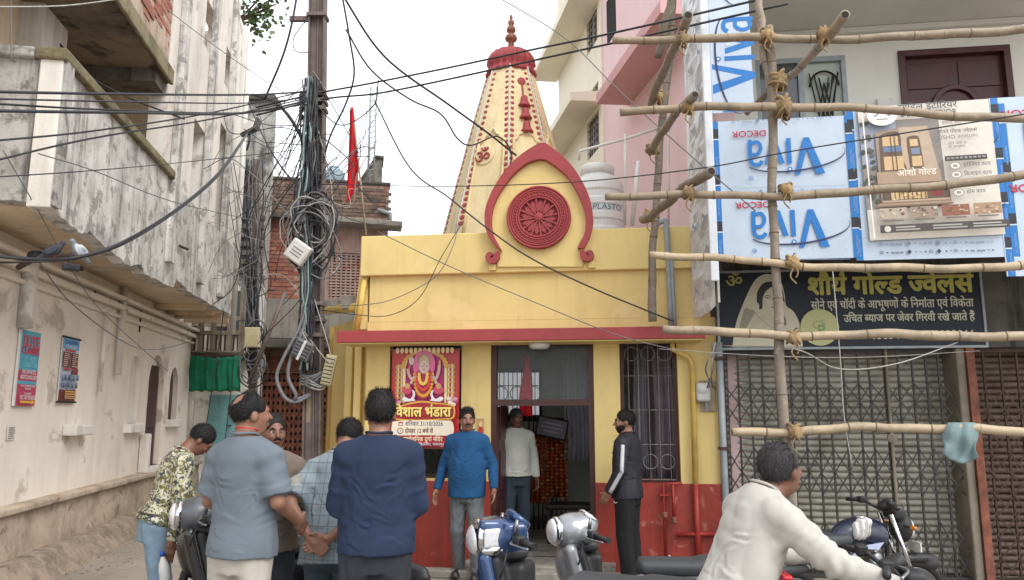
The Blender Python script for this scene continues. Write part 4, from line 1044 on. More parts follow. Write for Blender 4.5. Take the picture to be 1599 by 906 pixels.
for pts, r in (([tl(1022, 352, -.10), tl(1036, 346, -.10), tl(1041, 360, -.10), tl(1048, 512, -.10)], .03), ([tl(1048, 400, -.10), tl(1054, 512, -.10)], .022)): obj('pipe', tube(spline(pts, 5), r, 10), 'pipe_grey', gp, smooth=True)
cp = thing('grey_corner_pipe', 'tall blue-grey pipe between temple wall and shop gate', 'pipe', T.w(0, 0, 0), T.a)
obj('shaft', tube([(X(1127, 640, -.2), -.2, 0), (X(1127, 640, -.2), -.2, Z(535, 1120, -.2))], .035, 12), 'pipe_grey', cp, smooth=True)
for v in (560, 700, 830): obj('clamp', bx(X(1127, 640, -.2)-.05, X(1127, 640, -.2)+.05, -.25, -.15, Z(v, 1100, -.2)-.015, Z(v, 1100, -.2)+.015), 'rust_dark', cp)
mt = thing('electric_meter', 'grey electric meter on the yellow wall beside the shop gate', 'meter', T.w(X(1097, 613), -.01, Z(613, 1100)), T.a)
S = Solid(.008, .01); S.box((0, -.05, 0), (.075, .05, .10), .03).ell((-.01, -.09, .03), (.055, .03, .05)); solid('case', S, 'white_plastic', mt)
obj('backboard', bx(-.03, .13, -.012, 0, -.2, .13), 'bamboo', mt); obj('conduit', tube([(.03, -.03, -.1), (.03, -.03, -.2)], .015), 'pipe_grey', mt)
# ------------------------------------------------------------ jewellery shop: gates, pillar, upper floor
sh = thing('jewellery_shop', 'two-storey shop with folding gates and white upper floor behind bamboo scaffold', 'shop', T.o, T.a)
PD = -1.07                      # the panel front stands this far out of the facade line
GY = .05
sx0, sx1 = X(1132, 640, GY), X(1494, 640, GY); sx2 = X(1516, 640, GY)
zsg0, zsg1 = Z(545, 1320), Z(421, 1320)
SLX = T.px(1118, 300, PD)[0]+.08; xe_ = sx2+2.4; zfl = T.px(1200, 409, PD)[1]
obj('side_pier', bx(sx0-.08, sx0-.01, -.05, .5, 0, zsg0), 'stone_pillar', sh)
obj('gate_pillar', bx(sx1, sx2-.05, -.05, .5, 0, zsg0), 'stone_pillar', sh, bevel=.015)
obj('pillar_angle', bx(sx2-.048, sx2+.03, -.08, .3, 0, zsg0), 'rust', sh)
obj('lintel', bx(SLX+.1, xe_, -.02, .5, zsg0, zfl+.3), 'dark_concrete', sh)
obj('balcony_slab', bx(SLX, xe_, PD+.05, .5, zfl+.31, zfl+.45), 'dark_concrete', sh)
obj('balcony_soffit', bx(SLX+.02, xe_, PD+.06, -.025, zfl+.27, zfl+.305), 'dark_concrete', sh)
UD = .35
wz = (X(1180, 120, UD), X(1322, 120, UD), T.px(1250, 240, UD)[1], T.px(1250, 90, UD)[1])
dz_ = (X(1404, 120, UD), X(1580, 120, UD), zfl+.45, T.px(1490, 76, UD)[1])
zce = T.px(1300, 66, UD)[1]+.15
obj('upper_wall', holed(SLX, xe_, zfl+.45, zce, UD, UD+.2, [wz, dz_]), 'offwhite', sh)
obj('upper_ceiling', bx(SLX, xe_, PD+.2, UD+.2, zce, zce+.2), 'offwhite', sh)
obj('cornice', bx(SLX, xe_, UD-.06, UD-.002, zce-.07, zce-.002), 'offwhite', sh, bevel=.01)
wf = obj('window', holed(*wz, UD+.0, UD+.06, [(wz[0]+.05, (wz[0]+wz[1])/2-.03, wz[2], wz[3]-.06), ((wz[0]+wz[1])/2+.03, wz[1]-.05, wz[2], wz[3]-.06)]), 'pipe_grey', sh)
obj('pane', bx(wz[0]+.05, (wz[0]+wz[1])/2-.03, UD+.04, UD+.045, wz[2], wz[3]-.06), 'pane_dark', wf)
obj('pane', bx((wz[0]+wz[1])/2+.03, wz[1]-.05, UD+.06, UD+.065, wz[2], wz[3]-.06), 'room_green', wf)
gxm, gxa = (wz[0]+wz[1])/2+.1, wz[1]-.09
for k in range(7):
    x = gxm+(gxa-gxm)*k/6; zt_ = wz[3]-.32+.13*math.sin(PI*k/6)
    obj('grille_bar', bar((x, UD+.02, wz[2]), (x+(.16 if k < 4 else -.16), UD+.02, zt_), .012, .01, Vector((0, 1, 0))), 'iron_dark', wf); obj('grille_bar', bar((x, UD+.03, wz[2]), (x+(-.16 if k > 2 else .22), UD+.03, zt_), .012, .01, Vector((0, 1, 0))), 'iron_dark', wf)
obj('grille_arch', tube([(gxm+(gxa-gxm)*(.5-.5*math.cos(t)), UD+.015, wz[3]-.36+.18*math.sin(t)) for t in np.linspace(0, PI, 13)], .012, 6), 'iron_dark', wf)
dd = obj('door', bx(dz_[0], dz_[1], UD+.06, UD+.12, dz_[2], dz_[3]), 'door_maroon', sh)
obj('door_frame', holed(*dz_, UD-.03, UD+.055, [(dz_[0]+.07, dz_[1]-.07, dz_[2]-1, dz_[3]-.07)]), 'door_maroon', dd)
xm = (dz_[0]+dz_[1])/2
for s in (-1, 1): obj('door_panel', bx(min(xm+s*.06, xm+s*.5), max(xm+s*.06, xm+s*.5), UD+.045, UD+.059, dz_[3]-.45, dz_[3]-.14), 'door_maroon', dd, bevel=.02)
obj('door_rosette', ribbon([(xm+.26*math.cos(t), dz_[3]-.68+.26*math.sin(t)) for t in np.linspace(0, PI, 17)], [(xm+.2*math.cos(t), dz_[3]-.68+.2*math.sin(t)) for t in np.linspace(0, PI, 17)], UD+.02, UD+.058), 'door_maroon', dd, bevel=.008)
obj('electric_box', bx(X(1368, 163, UD), X(1392, 163, UD), UD-.05, UD-.002, T.px(1380, 168, UD)[1], T.px(1380, 156, UD)[1]), 'white_plastic', sh)
# roller shutters behind the folding gates
def shutter(x0, x1, y, n, mat):
    r = obj('roller_shutter', bx(x0, x1, y+.05, y+.07, 0, zsg0), mat, sh); dz = zsg0/n
    for k in range(n):
        z = k*dz; v = [(x0, y+.048, z), (x1, y+.048, z), (x0, y+.012, z+dz*.18), (x1, y+.012, z+dz*.18), (x0, y+.0, z+dz*.5), (x1, y, z+dz*.5), (x0, y+.012, z+dz*.82), (x1, y+.012, z+dz*.82), (x0, y+.048, z+dz*.99), (x1, y+.048, z+dz*.99)]
        obj('slat', (v, [(2*i, 2*i+1, 2*i+3, 2*i+2) for i in range(4)]), mat, r, smooth=True)
    return r
shutter(sx0+.02, sx1, .3, 34, 'shutter_grey'); shutter(sx2, xe_, .3, 34, 'shutter_brown')
def gate(name, x0, x1, y, n, mat, bands):
    rj = random.Random(n); jx = [rj.uniform(-.012, .012) for _ in range(n+1)]; jz = [rj.uniform(-.012, .012) for _ in range(n+1)]
    r = obj(name, bx(x0, x1, y-.02, y+.03, zsg0-.05, zsg0), mat, sh)
    obj('track', bx(x0, x1, y-.03, y+.04, .0, .03), mat, r)
    for k in range(n+1):
        x = x0+(x1-x0)*k/n+jx[k]; obj('upright', bar((x, y, .03), (x+rj.uniform(-.012, .012), y, zsg0-.05), .018, .024, Vector((0, 1, 0))), mat, r)
    for k in range(n):
        xa, xb_ = x0+(x1-x0)*k/n+jx[k], x0+(x1-x0)*(k+1)/n+jx[k+1]
        for (za, zb2) in bands:
            za, zb2 = za+jz[k], zb2+jz[k]
            obj('lattice_strip', join(bar((xa, y-.018, za), (xb_, y-.018, zb2), .013, .005, Vector((0, 1, 0)))), mat, r); obj('lattice_strip', bar((xa, y-.024, zb2), (xb_, y-.024, za), .013, .005, Vector((0, 1, 0))), mat, r)
    return r
gzv = lambda v: Z(v, 1320, GY)
bands = [(gzv(a), gzv(b)) for a, b in ((900, 855), (855, 815), (772, 738), (738, 702), (660, 628), (628, 600))]
gate('folding_gate', sx0, sx1, GY, 17, 'gate_black', bands)
gate('rusty_folding_gate', sx2, xe_, GY, 15, 'rust_dark', [(gzv(900-32*k), gzv(868-32*k)) for k in range(9)])
obj('gate_lock', xf(lathe([(.05, -.015), (.05, .015), (.02, .02)], 14), Matrix.Translation((X(1391, 684, GY), GY-.04, Z(684, 1391, GY))) @ Matrix.Rotation(PI/2, 4, 'X')), 'stone_pillar', sh)
obj('gate_post', tube([(X(1391, 684, GY), GY-.03, 0), (X(1391, 684, GY), GY-.03, zsg0)], .016, 8), 'stone_pillar', sh)

# ------------------------------------------------------------ shop signboard
SY = -.08
a0, a1 = X(1122, 480, SY), X(1534, 480, SY); b0, b1 = Z(542, 1320, SY), Z(422, 1320, SY)
sg = thing('jewellery_signboard', 'dark navy jewellery signboard with a veiled woman and gold Hindi lettering', 'signboard', T.w(a0, SY, b0), T.a)
SW, SH = a1-a0, b1-b0
obj('board', bx(0, SW, 0, .05, 0, SH), 'dark_void', sg)
obj('board_edge', holed(-.02, SW+.02, -.02, SH+.02, -.012, .06, [(0.004, SW-.004, .004, SH-.004)]), 'pipe_grey', sg)
I = Ink(.0005); S_ = lambda px, py: ((px-73)/1422*SW, SH*(1-(py-40)/420))      # zoomed photo coordinates -> board
navy = hx('#111c2b'); I.rect(0.004, SW-.004, .004, SH-.004, navy)
veil = hx('#cfcab2'); skin = hx('#d7cfb6'); hair = hx('#2c2b2d'); sh1 = hx('#9c9784')
I.poly([S_(*p) for p in spline2([(140, 455), (165, 330), (205, 230), (255, 130), (295, 75), (345, 52), (395, 62), (430, 100), (445, 170), (450, 230), (490, 265), (520, 340), (528, 455)], 4)], veil)
I.poly([S_(*p) for p in spline2([(175, 380), (215, 250), (250, 250), (275, 262), (235, 330), (190, 400)], 4)], sh1)
I.poly([S_(*p) for p in spline2([(288, 205), (295, 150), (335, 100), (390, 98), (428, 130), (440, 180), (440, 215), (415, 150), (350, 120), (318, 150), (300, 220)], 4)], hair)
I.ell(*S_(372, 185), .165*SW/5, .33*SH/2.9, skin, 24)
I.poly([S_(*p) for p in spline2([(300, 205), (312, 150), (350, 112), (372, 122), (340, 150), (322, 190), (318, 240), (300, 250)], 4)], hair)
for ex in (350, 402):
    I.line([S_(ex-18, 178), S_(ex, 170), S_(ex+18, 178)], .008, hair); I.ell(*S_(ex, 186), .012, .007, hair, 10); I.line([S_(ex-16, 184), S_(ex+15, 184)], .004, hair)
I.line([S_(374, 190), S_(380, 215), S_(370, 222)], .004, sh1); I.ell(*S_(375, 238), .018, .007, hx('#8d5b4f'), 10)
I.poly([S_(*p) for p in spline2([(245, 330), (330, 270), (410, 300), (440, 330), (420, 380), (330, 400), (260, 370)], 4)], hx('#c6bfa4'))
I.line([S_(*p) for p in spline2([(265, 250), (300, 300), (360, 345), (440, 380)], 4)], .006, sh1); I.line([S_(*p) for p in spline2([(250, 360), (280, 400), (340, 372), (410, 310)], 4)], .008, sh1)
I.poly([S_(*p) for p in spline2([(410, 300), (436, 290), (444, 330), (430, 345)], 4)], hx('#6c6458'))
gold = hx('#b9b35e'); gold2 = hx('#6e6a35'); cream = hx('#c9c9b4')
x_, z_ = S_(118, 122); I.text('ॐ', x_, z_, .20, gold, .012)
for dx, dz, c in ((.012, -.012, hx('#0c1420')), (0, 0, gold)):
    x_, z_ = S_(572, 172); I.text('शौय^ गो~लड ~जवेलस^', x_+dx, z_+dz, .28, c, .036, width=S_(1455, 0)[0]-S_(572, 0)[0])
x_, z_ = S_(585, 252); I.text('सोने एवं चॉदी के आभूषणों के िनमा^ता एवं िव~कर ेता'.replace('~कर े', 'क्रे').replace('क्रे', 'के'), x_, z_, .125, cream, .016, width=S_(1448, 0)[0]-x_)
x_, z_ = S_(757, 325); I.text('उिचत ~बयाज पर जेवर िगरवी रखे जाते हैं', x_, z_, .115, cream, .02, width=S_(1448, 0)[0]-x_)
x_, z_ = S_(805, 420); I.text('8770383442, 7773033966', x_, z_, .12, cream, .014, width=S_(1440, 0)[0]-x_)
I.ell(*S_(624, 352), .078*SW/2.02*1.9, .078*SW/2.02*1.9, hx('#c2c58f'), 30)
x_, z_ = S_(610, 395); I.text('P', x_, z_, .16, hx('#6f9a66'), .004); x_, z_ = S_(628, 352); I.text('S', x_, z_, .12, hx('#8fae7a'), .004); x_, z_ = S_(585, 360); I.text('C', x_, z_, .12, hx('#b3a868'), .004)
I.ell(*S_(735, 398), .045, .045, cream, 18); I.ell(*S_(735, 398), .036, .036, navy, 18); x_, z_ = S_(722, 412); I.text('☎', x_, z_, .06, cream, .01)
I.build('print', sg)

# ------------------------------------------------------------ cladding panels wrapped in printed film
paint('panel_film', hx('#b9c8d8'), .3, .1, .05, 3., .25, kind='pos', dirt=hx('#aebccb'), damt=.4)
vb, rb_ = hx('#1a73bd'), hx('#b3263f'); dk = hx('#2a2f5a')
def tape(I, x0, x1, z0, z1):
    I.rect(x0, x1, z0, z1, vb); n = max(1, int((z1-z0)/.42)); w_ = (x1-x0)
    for k in range(n): z = z0+(z1-z0)*(k+.62)/n; I.rect(x0, x1, z, z+.10, hx('#20242e')); I.rect(x0, x1, z-.012, z, hx('#c9d6e4'))
    k = 0; z = z0+.03
    while z < z1-.3: I.text('VIVA COMPOSITE PANEL', (x0+x1)/2+w_*.2, z, w_*.42, hx('#8fb4dc'), 0, rot=PI/2, sx=.62); z += .42
def viva(I, cx, cz, s, rot=PI, decor=True):
    def tp_(x, z): c_, s_ = math.cos(rot), math.sin(rot); return (cx+(x*c_-z*s_)*s, cz+(x*s_+z*c_)*s)
    # logo drawn upright then turned: big V, small i v a, swoosh, DECOR
    I.poly([tp_(*p) for p in ((-1.05, .55), (-.80, .55), (-.58, -.22), (-.36, .55), (-.22, .55), (-.50, -.55), (-.66, -.55))], vb)
    I.poly([tp_(*p) for p in ((-.15, .22), (-.02, .22), (-.02, -.55), (-.15, -.55))], vb); I.ell(*tp_(-.085, .38), .07*s, .07*s, vb, 14); I.ell(*tp_(-.085, .38), .035*s, .035*s, hx('#c9d6e4'), 12)
    I.poly([tp_(*p) for p in ((.05, .2), (.20, .2), (.33, -.25), (.46, .2), (.60, .2), (.40, -.55), (.26, -.55))], vb); I.ell(*tp_(.33, .12), .07*s, .07*s, hx('#c9d6e4'), 12)
    I.line([tp_(*p) for p in spline2([(.68, .1), (.75, .2), (.92, .2), (1.0, .05), (1.0, -.55)], 4)], .11*s, vb); I.line([tp_(*p) for p in spline2([(1.0, -.1), (.8, -.1), (.70, -.28), (.78, -.47), (1.0, -.44)], 4)], .10*s, vb)
    n = 26; pts = [tp_(-.25+1.02*math.cos(a)*1.35, .02+.42*math.sin(a)+.12*math.cos(a)) for a in np.linspace(R(200), R(20), n)]
    I.line(pts, [.05*s*math.sin(PI*min(1, .12+.9*(1-k/n)))+.004*s for k in range(n)], dk)
    if not decor: return
    x, z = tp_(.52, -.82); I.text('DECOR', x, z, .25*s, rb_, .02, rot=rot, sx=1.15)
    x, z = tp_(.95, .55); I.text('®', x, z, .18*s, vb, .0, rot=rot)
def panel(label, c, size, draw, rz=T.a, rot=None, name='cladding_panel'):
    t = thing(name, label, 'panel', c, rz, 'wrapped cladding panels', rot)
    obj('sheet', bx(0, size[0], 0, .012, 0, size[1]), 'panel_film', t)
    I = Ink(.0005); draw(I, *size); I.build('film_print', t); return t
P0 = lambda u, v: T.px(u, v, PD)
xa, za = P0(1118, 408); xb_, zb2 = P0(1332, 180)
def smallprint(I, x, z, w_, c=hx('#7f8da3'), n=1):
    I.text('® ▪ www ♦ • ◦ ▪ © ♦ ▪ • ® ◦ ▪ w ww • ▪', x, z, .045, c, .004, width=w_)
def dA(I, w_, h_):
    tape(I, .015, .075, 0, h_); tape(I, w_-.085, w_-.02, 0, h_)
    for k, zc_ in enumerate((.21, .72)):
        viva(I, w_*.52, h_*zc_-.0, .335); smallprint(I, .2, h_*zc_+.36, w_*.7)
        I.line([(.12, h_*zc_-.30), (w_-.12, h_*zc_-.31)], .004, hx('#8fa2ba'))
panel('film-wrapped panel with two upside-down blue logos, left of the poster', T.w(xa, PD, za), (xb_-xa, zb2-za), dA)
xa2, za2 = P0(1338, 407); xb2_, zb22 = P0(1569, 162)
def dB(I, w_, h_):
    tape(I, .0, .06, 0, h_); tape(I, w_-.075, w_-.01, 0, h_); viva(I, w_*.50, h_*.32, .38, decor=False); viva(I, w_*.50, h_*.76, .38, decor=False); smallprint(I, .2, .05, w_*.7, hx('#3b3f52')); smallprint(I, .2, .13, w_*.7)
panel('film-wrapped panel carrying the beige building poster', T.w(xa2, PD-.004, za2), (xb2_-xa2, zb22-za2), dB)
xa3, za3 = P0(1572, 432); 
def dC(I, w_, h_):
    tape(I, .01, .075, 0, h_); viva(I, .72, h_*.30, .42); viva(I, .72, h_*.72, .42); smallprint(I, .2, h_*.55, .8)
panel('film-wrapped panel at the right edge beyond the poster', T.w(xa3, PD-.008, za3), (1.3, P0(1585, 152)[1]-za3), dC)
xa4, za4 = P0(1112, 178); xb4, _ = P0(1172, 100)
def dD(I, w_, h_):
    I.rect(.0, .03, 0, h_, hx('#a9b8c8')); viva(I, w_*.58, .60, .38, PI/2); viva(I, w_*.58, 1.75, .38, PI/2); I.rect(.12, w_, .0, .012, vb)
panel('narrow film-wrapped panel with a sideways blue logo, upper left of shop', T.w(xa4-.02, PD-.012, za4), (xb4-xa4+.03, 2.6), dD)
# film-covered side return
sr = thing('side_cladding', 'crinkled clear film over cladding on the left flank of the shop', 'panel', T.w(xa-.01, PD, 0), T.a+math.atan2(xa-T.px(1079, 330, PD+1.)[0], 1.))
zb0 = P0(1100, 440)[1]
V = []; F = []; rg = random.Random(2); NY, NZ_ = 8, 60; zt_ = 7.6
paint('film_silver', hx('#d5dae0'), .3, .0, .08, 4., .25, kind='pos', dirt=hx('#8f9699'), damt=.5)
for j in range(NZ_+1):
    for i in range(NY+1):
        V.append((-.0+rg.uniform(-.022, .022)*(0 < i < NY)-.01, (1.0)*i/NY, zb0-.25+.35*(1-i/NY)*0+(zt_-zb0)*j/NZ_+rg.uniform(-.02, .02)))
for j in range(NZ_):
    for i in range(NY): a = j*(NY+1)+i; F.append((a+1, a, a+NY+1, a+NY+2))
obj('film', (V, F), 'film_silver', sr); obj('backing', bx(.02, .04, .02, 1.0, zb0-.2, zt_), 'shutter_grey', sr); obj('corner_trim', bx(-.05, .03, -.03, .012, zb0, zt_), 'film_silver', sr, bevel=.01)
I = Ink(.0006)
for k in range(12):
    z = zb0-.1+k*.34
    for j in range(2): x = .2+.45*j+.1*(k % 2); I.poly([(x, z), (x+.1, z+.12), (x+.2, z+.06), (x+.2, z+.1), (x+.1, z+.17), (x, z+.05)], hx('#8d99aa'))
o = tag(I.build('film_print', sr, M=Matrix.Translation((-.04, 1.0, 0)) @ Matrix.Rotation(-PI/2, 4, 'Z')), kind='stuff')

# ------------------------------------------------------------ paper poster of a building
pa, pz = P0(1357, 377); pb, pt = P0(1546, 160)
ps = thing('building_poster', 'weathered beige paper poster of a three-storey showroom on cladding panel', 'poster', T.w(pa, PD-.03, pz), rot=(0, R(-1.2), T.a))
PW, PH = pb-pa, pt-pz
obj('paper', bx(0, PW, 0, .004, 0, PH), 'white_plastic', ps)
I = Ink(.0005); Q = lambda px, py: ((px-85)/(668-85)*PW, PH*(1-(py-25)/(690-25)))
def qr(a, b, c, d, col): x0, z1 = Q(a, b); x1, z0 = Q(c, d); I.rect(x0, x1, z0, z1, col)
paper = hx('#d8d2c6'); qr(86, 26, 668, 690, paper); qr(86, 100, 440, 540, hx('#8c8580'))
qr(86, 100, 250, 330, hx('#9aa0b2'))
rgp = random.Random(9)
for k in range(26):
    x, y = rgp.uniform(88, 135), rgp.uniform(110, 500); I.ell(*Q(x, y), .025, .02, hx(rgp.choice(['#4a5145', '#5b5f50', '#3e443f'])), 7, rgp.random())
tanb, brn, lite, warm = hx('#9b8878'), hx('#64503f'), hx('#b9a48f'), hx('#cdb084')
I.poly([Q(*p) for p in ((150, 160), (265, 140), (380, 145), (440, 500), (150, 505))], tanb); I.poly([Q(*p) for p in ((255, 142), (385, 142), (415, 360), (270, 360))], lite)
I.poly([Q(*p) for p in spline2([(165, 200), (180, 172), (255, 165), (262, 250), (262, 300), (270, 360), (160, 360)], 4)], brn); qr(180, 185, 250, 232, warm); qr(180, 235, 262, 262, hx('#65779a')); qr(178, 285, 265, 352, warm)
I.poly([Q(*p) for p in spline2([(292, 350), (288, 215), (300, 190), (335, 190), (345, 215), (352, 350)], 4)], brn); qr(300, 205, 335, 240, warm); qr(302, 250, 340, 280, hx('#7786a0')); qr(302, 290, 345, 340, warm)
for x in (215, 232): qr(x, 185, x+4, 352, brn)
qr(140, 360, 420, 420, hx('#a8907a')); x_, z_ = Q(230, 385); I.text('ओशो गो~लड', x_, z_, .085, hx('#efe6d6'), .012)
qr(160, 420, 450, 515, brn); qr(190, 432, 350, 500, warm); qr(370, 425, 420, 490, hx('#7c2f27'))
for k in range(9): qr(190+k*19, 432, 194+k*19, 500, brn)
for k in range(24): x, y = rgp.uniform(192, 345), rgp.uniform(440, 498); qr(x, y, x+9, y+6, hx(rgp.choice(['#f2dba8', '#8d6a48', '#c09055'])))
for k in range(4): qr(150-10*k, 505+k*8, 445+3*k, 513+k*8, hx(['#b79f86', '#8a7360', '#a58d75', '#7b6655'][k]))
x_, z_ = Q(258, 62); I.text('सािहल इंटीिरयर', x_, z_, .085, hx('#4a4a4e'), .014, width=.93*(Q(540, 0)[0]-x_)); x_, z_ = Q(262, 82); I.text('SAHIL INTERIOR', x_, z_-.03, .075, hx('#4a4a4e'), .014, width=.93*(Q(535, 0)[0]-x_))
I.ell(*Q(185, 82), .135, .10, hx('#e6e4de'), 24); I.line([Q(150, 85), Q(185, 60), Q(222, 85)], .012, hx('#6a6a70')); I.line([Q(160, 100), Q(210, 100)], .008, hx('#6a6a70'))
x_, z_ = Q(445, 145); I.text('हमारी नयी', x_, z_, .045, hx('#6d6a66'), .006); x_, z_ = Q(418, 190); I.text('ओशो गो~लड ~जवेलस^', x_, z_, .048, hx('#54504c'), .012, width=Q(592, 0)[0]-x_)
x_, z_ = Q(418, 215); I.text('OSHO', x_, z_-.01, .055, hx('#6b6864'), .006); x_, z_ = Q(505, 210); I.text('JEWELLERS', x_, z_-.012, .035, hx('#6b6864'), .006, width=Q(592, 0)[0]-x_)
for y, t in ((250, 'सोने चॉदी के'), (266, 'के आभूषण')): x_, z_ = Q(460, y); I.text(t, x_, z_, .036, hx('#77736e'), .006)
qr(438, 305, 620, 330, hx('#3d3a3a'))
for k in range(9): qr(446+k*19, 312, 460+k*19, 322, hx('#8d8a86'))
for k, t in enumerate(('इंटीिरयर', 'िडजाइन', 'फनीचर', 'होम')):
    y = 355+k*44; I.ell(*Q(478, y), .05, .038, hx('#8d8984'), 16); I.ell(*Q(478, y), .042, .03, paper, 16); qr(470, y-6, 487, y+6, hx('#8d8984')); x_, z_ = Q(512, y+6); I.text(t+' काय', x_, z_, .05, hx('#5d5955'), .008)
for k in range(4):
    x = 128+k*133; qr(x, 545, x+118, 598, hx(['#b3a493', '#9b8a78', '#8f5b45', '#a8886c'][k]))
    for j in range(14): xx, yy = x+rgp.uniform(2, 104), rgp.uniform(548, 588); qr(xx, yy, xx+rgp.uniform(6, 16), yy+rgp.uniform(4, 10), hx(rgp.choice(['#d8c3a4', '#6b5140', '#8d7460', '#c7b6a2'])))
    qr(x+14, 605, x+100, 611, hx('#6b6661'))
qr(118, 630, 668, 668, hx('#4b4644'))
for a, b_ in ((185, 290), (345, 490), (515, 655)): qr(a, 640, b_-20, 646, hx('#b6b2ac')); qr(a, 652, b_, 659, hx('#a5a19b'))
I.ell(*Q(150, 650), .03, .03, hx('#cfcbc4'), 12)
qr(86, 26, 92, 690, hx('#e9e6df')); 
I.build('print', ps)

# ------------------------------------------------------------ festival poster on the temple window
FY = -.05
fa, fz = T.px(609, 700, FY); fb, ft = T.px(718, 545, FY)
fp = thing('festival_poster', 'red festival poster with a garlanded goddess and yellow Hindi heading on window', 'poster', T.w(fa, FY, fz), T.a)
FW, FH = fb-fa, ft-fz
obj('sheet', bx(0, FW, 0, .006, 0, FH), 'red_trim', fp)
I = Ink(.0005); Q = lambda px, py: ((px-462)/(893-462)*FW, FH*(1-(py-103)/(745-103)))
def qr(a, b, c, d, col): x0, z1 = Q(a, b); x1, z0 = Q(c, d); I.rect(x0, x1, z0, z1, col)
red, mag, gld, crm = hx('#b5202c'), hx('#b5186a'), hx('#d9a441'), hx('#efdcae')
qr(462, 103, 893, 745, red); qr(470, 110, 885, 460, hx('#c03a3a'))
I.poly([Q(*p) for p in [(545, 450), (545, 220)]+spline2([(545, 220), (565, 160), (610, 130), (672, 120), (735, 130), (785, 160), (808, 220)], 4)+[(808, 450)]], mag)
for xs_ in ((490, 540), (812, 862)):
    qr(xs_[0], 200, xs_[1], 455, hx('#b98a5a')); qr(xs_[0]+10, 205, xs_[0]+18, 450, crm); qr(xs_[1]-18, 205, xs_[1]-10, 450, crm)
    for y in range(215, 450, 34): qr(xs_[0]-4, y, xs_[1]+4, y+8, gld); qr(xs_[0]+20, y+12, xs_[1]-20, y+28, hx('#8f3b34'))
rgp = random.Random(3)
I.line([Q(*p) for p in [(545, 455), (545, 220)]+spline2([(545, 220), (565, 160), (610, 130), (672, 120), (735, 130), (785, 160), (808, 220)], 4)+[(808, 455)]], .03, crm)
for k in range(15): a = PI*k/14; I.ell(*Q(676-136*math.cos(a), 215-98*math.sin(a)), .026, .026, gld, 10)
for k in range(13): x = 500+k*29; I.ell(*Q(x, 112), .022, .035, crm, 8)
# the goddess: halo, hair, face, torso, arms, garlands, lotus seat
I.ell(*Q(672, 205), .13, .16, hx('#e06a9b'), 24); I.ell(*Q(672, 182), .075, .085, hx('#a58a7a'), 18); I.poly([Q(*p) for p in ((640, 205), (646, 160), (672, 140), (700, 160), (706, 205))], hx('#c9b18b'))
I.poly([Q(*p) for p in spline2([(622, 255), (650, 235), (696, 235), (722, 255), (735, 330), (720, 400), (672, 432), (625, 400), (612, 330), (622, 255)], 4)], hx('#b03048'))
skn = hx('#d3b3a6')
for pts in (((625, 262), (598, 300), (575, 262), (570, 232)), ((720, 262), (745, 300), (765, 255), (770, 205)), ((628, 275), (600, 310), (590, 330)), ((718, 275), (745, 310), (752, 330))): I.line([Q(*p) for p in spline2(pts, 4)], .032, skn)
I.ell(*Q(592, 180), .03, .045, hx('#d0c7c0'), 14); I.line([Q(588, 200), Q(575, 240)], .01, gld); I.ell(*Q(772, 195), .012, .03, gld, 10)
I.ell(*Q(674, 222), .058, .072, hx('#dcc2b8'), 18)
for ex in (660, 688): I.ell(*Q(ex, 216), .010, .006, hx('#241a1a'), 8)
I.ell(*Q(674, 239), .015, .006, hx('#a3202c'), 8); I.ell(*Q(674, 204), .006, .01, hx('#b3101c'), 8)
for rr, c_ in ((1.0, hx('#e39a2a')), (.72, hx('#d63a3a')), (.45, hx('#f0c65a'))):
    for k in range(17): a = PI*k/16; I.ell(*Q(672-58*rr*math.cos(a), 268+140*rr*math.sin(a)**.8), .019, .019, c_, 8)
for sx in (-1, 1):
    I.poly([Q(672+sx*dx, y) for dx, y in spline2([(45, 440), (110, 445), (130, 425), (112, 415), (80, 428), (62, 400), (68, 372), (54, 378), (48, 402), (56, 425)], 4)], hx('#e7e3e6')); I.ell(*Q(672+sx*100, 370), .06, .05, hx('#c4455e'), 12); I.ell(*Q(672+sx*98, 345), .032, .032, hx('#c9a06a'), 10)
for k in range(16): x = 470+rgp.uniform(0, 70)+(k % 2)*345; I.ell(*Q(x, rgp.uniform(425, 468)), .03, .022, hx(rgp.choice(['#d98fb0', '#e7d2c4', '#b5486e'])), 8)
# heading plate and details
I.poly([Q(*p) for p in spline2([(478, 510), (490, 475), (540, 468), (600, 450), (672, 440), (745, 450), (810, 458), (865, 470), (878, 510), (865, 555), (800, 562), (672, 570), (540, 566), (490, 552), (478, 510)], 4)], gld)
I.poly([Q(*p) for p in spline2([(486, 512), (498, 482), (545, 475), (610, 460), (672, 452), (740, 460), (805, 466), (858, 478), (868, 512), (856, 546), (800, 553), (672, 560), (540, 556), (498, 545), (486, 512)], 4)], hx('#9e1622'))
for dx, dz, c, bb_ in ((.008, -.008, hx('#4d0a10'), .05), (0, 0, hx('#f3dc7a'), .03)): x_, z_ = Q(490, 540); I.text('िवशाल भंडारा', x_+dx, z_+dz, .155, c, bb_, width=Q(850, 0)[0]-x_)
I.poly([Q(*p) for p in spline2([(486, 575), (560, 566), (790, 566), (860, 575), (866, 650), (800, 662), (540, 662), (484, 650), (486, 575)], 4)], hx('#eee3cd'))
brn_ = hx('#6a1f2c')
x_, z_ = Q(567, 600); I.text('शिनवार 31/10/2026', x_, z_, .068, hx('#3a3f55'), .014, width=Q(803, 0)[0]-x_); qr(526, 575, 553, 600, hx('#a8343c')); qr(530, 584, 549, 596, hx('#eee3cd'))
x_, z_ = Q(567, 645); I.text('दोपहर 12 बजे से', x_, z_, .068, brn_, .014, width=Q(742, 0)[0]-x_); I.ell(*Q(538, 632), .034, .034, brn_, 16); I.ell(*Q(538, 632), .026, .026, hx('#eee3cd'), 16); I.line([Q(538, 622), Q(538, 633), Q(546, 636)], .006, brn_)
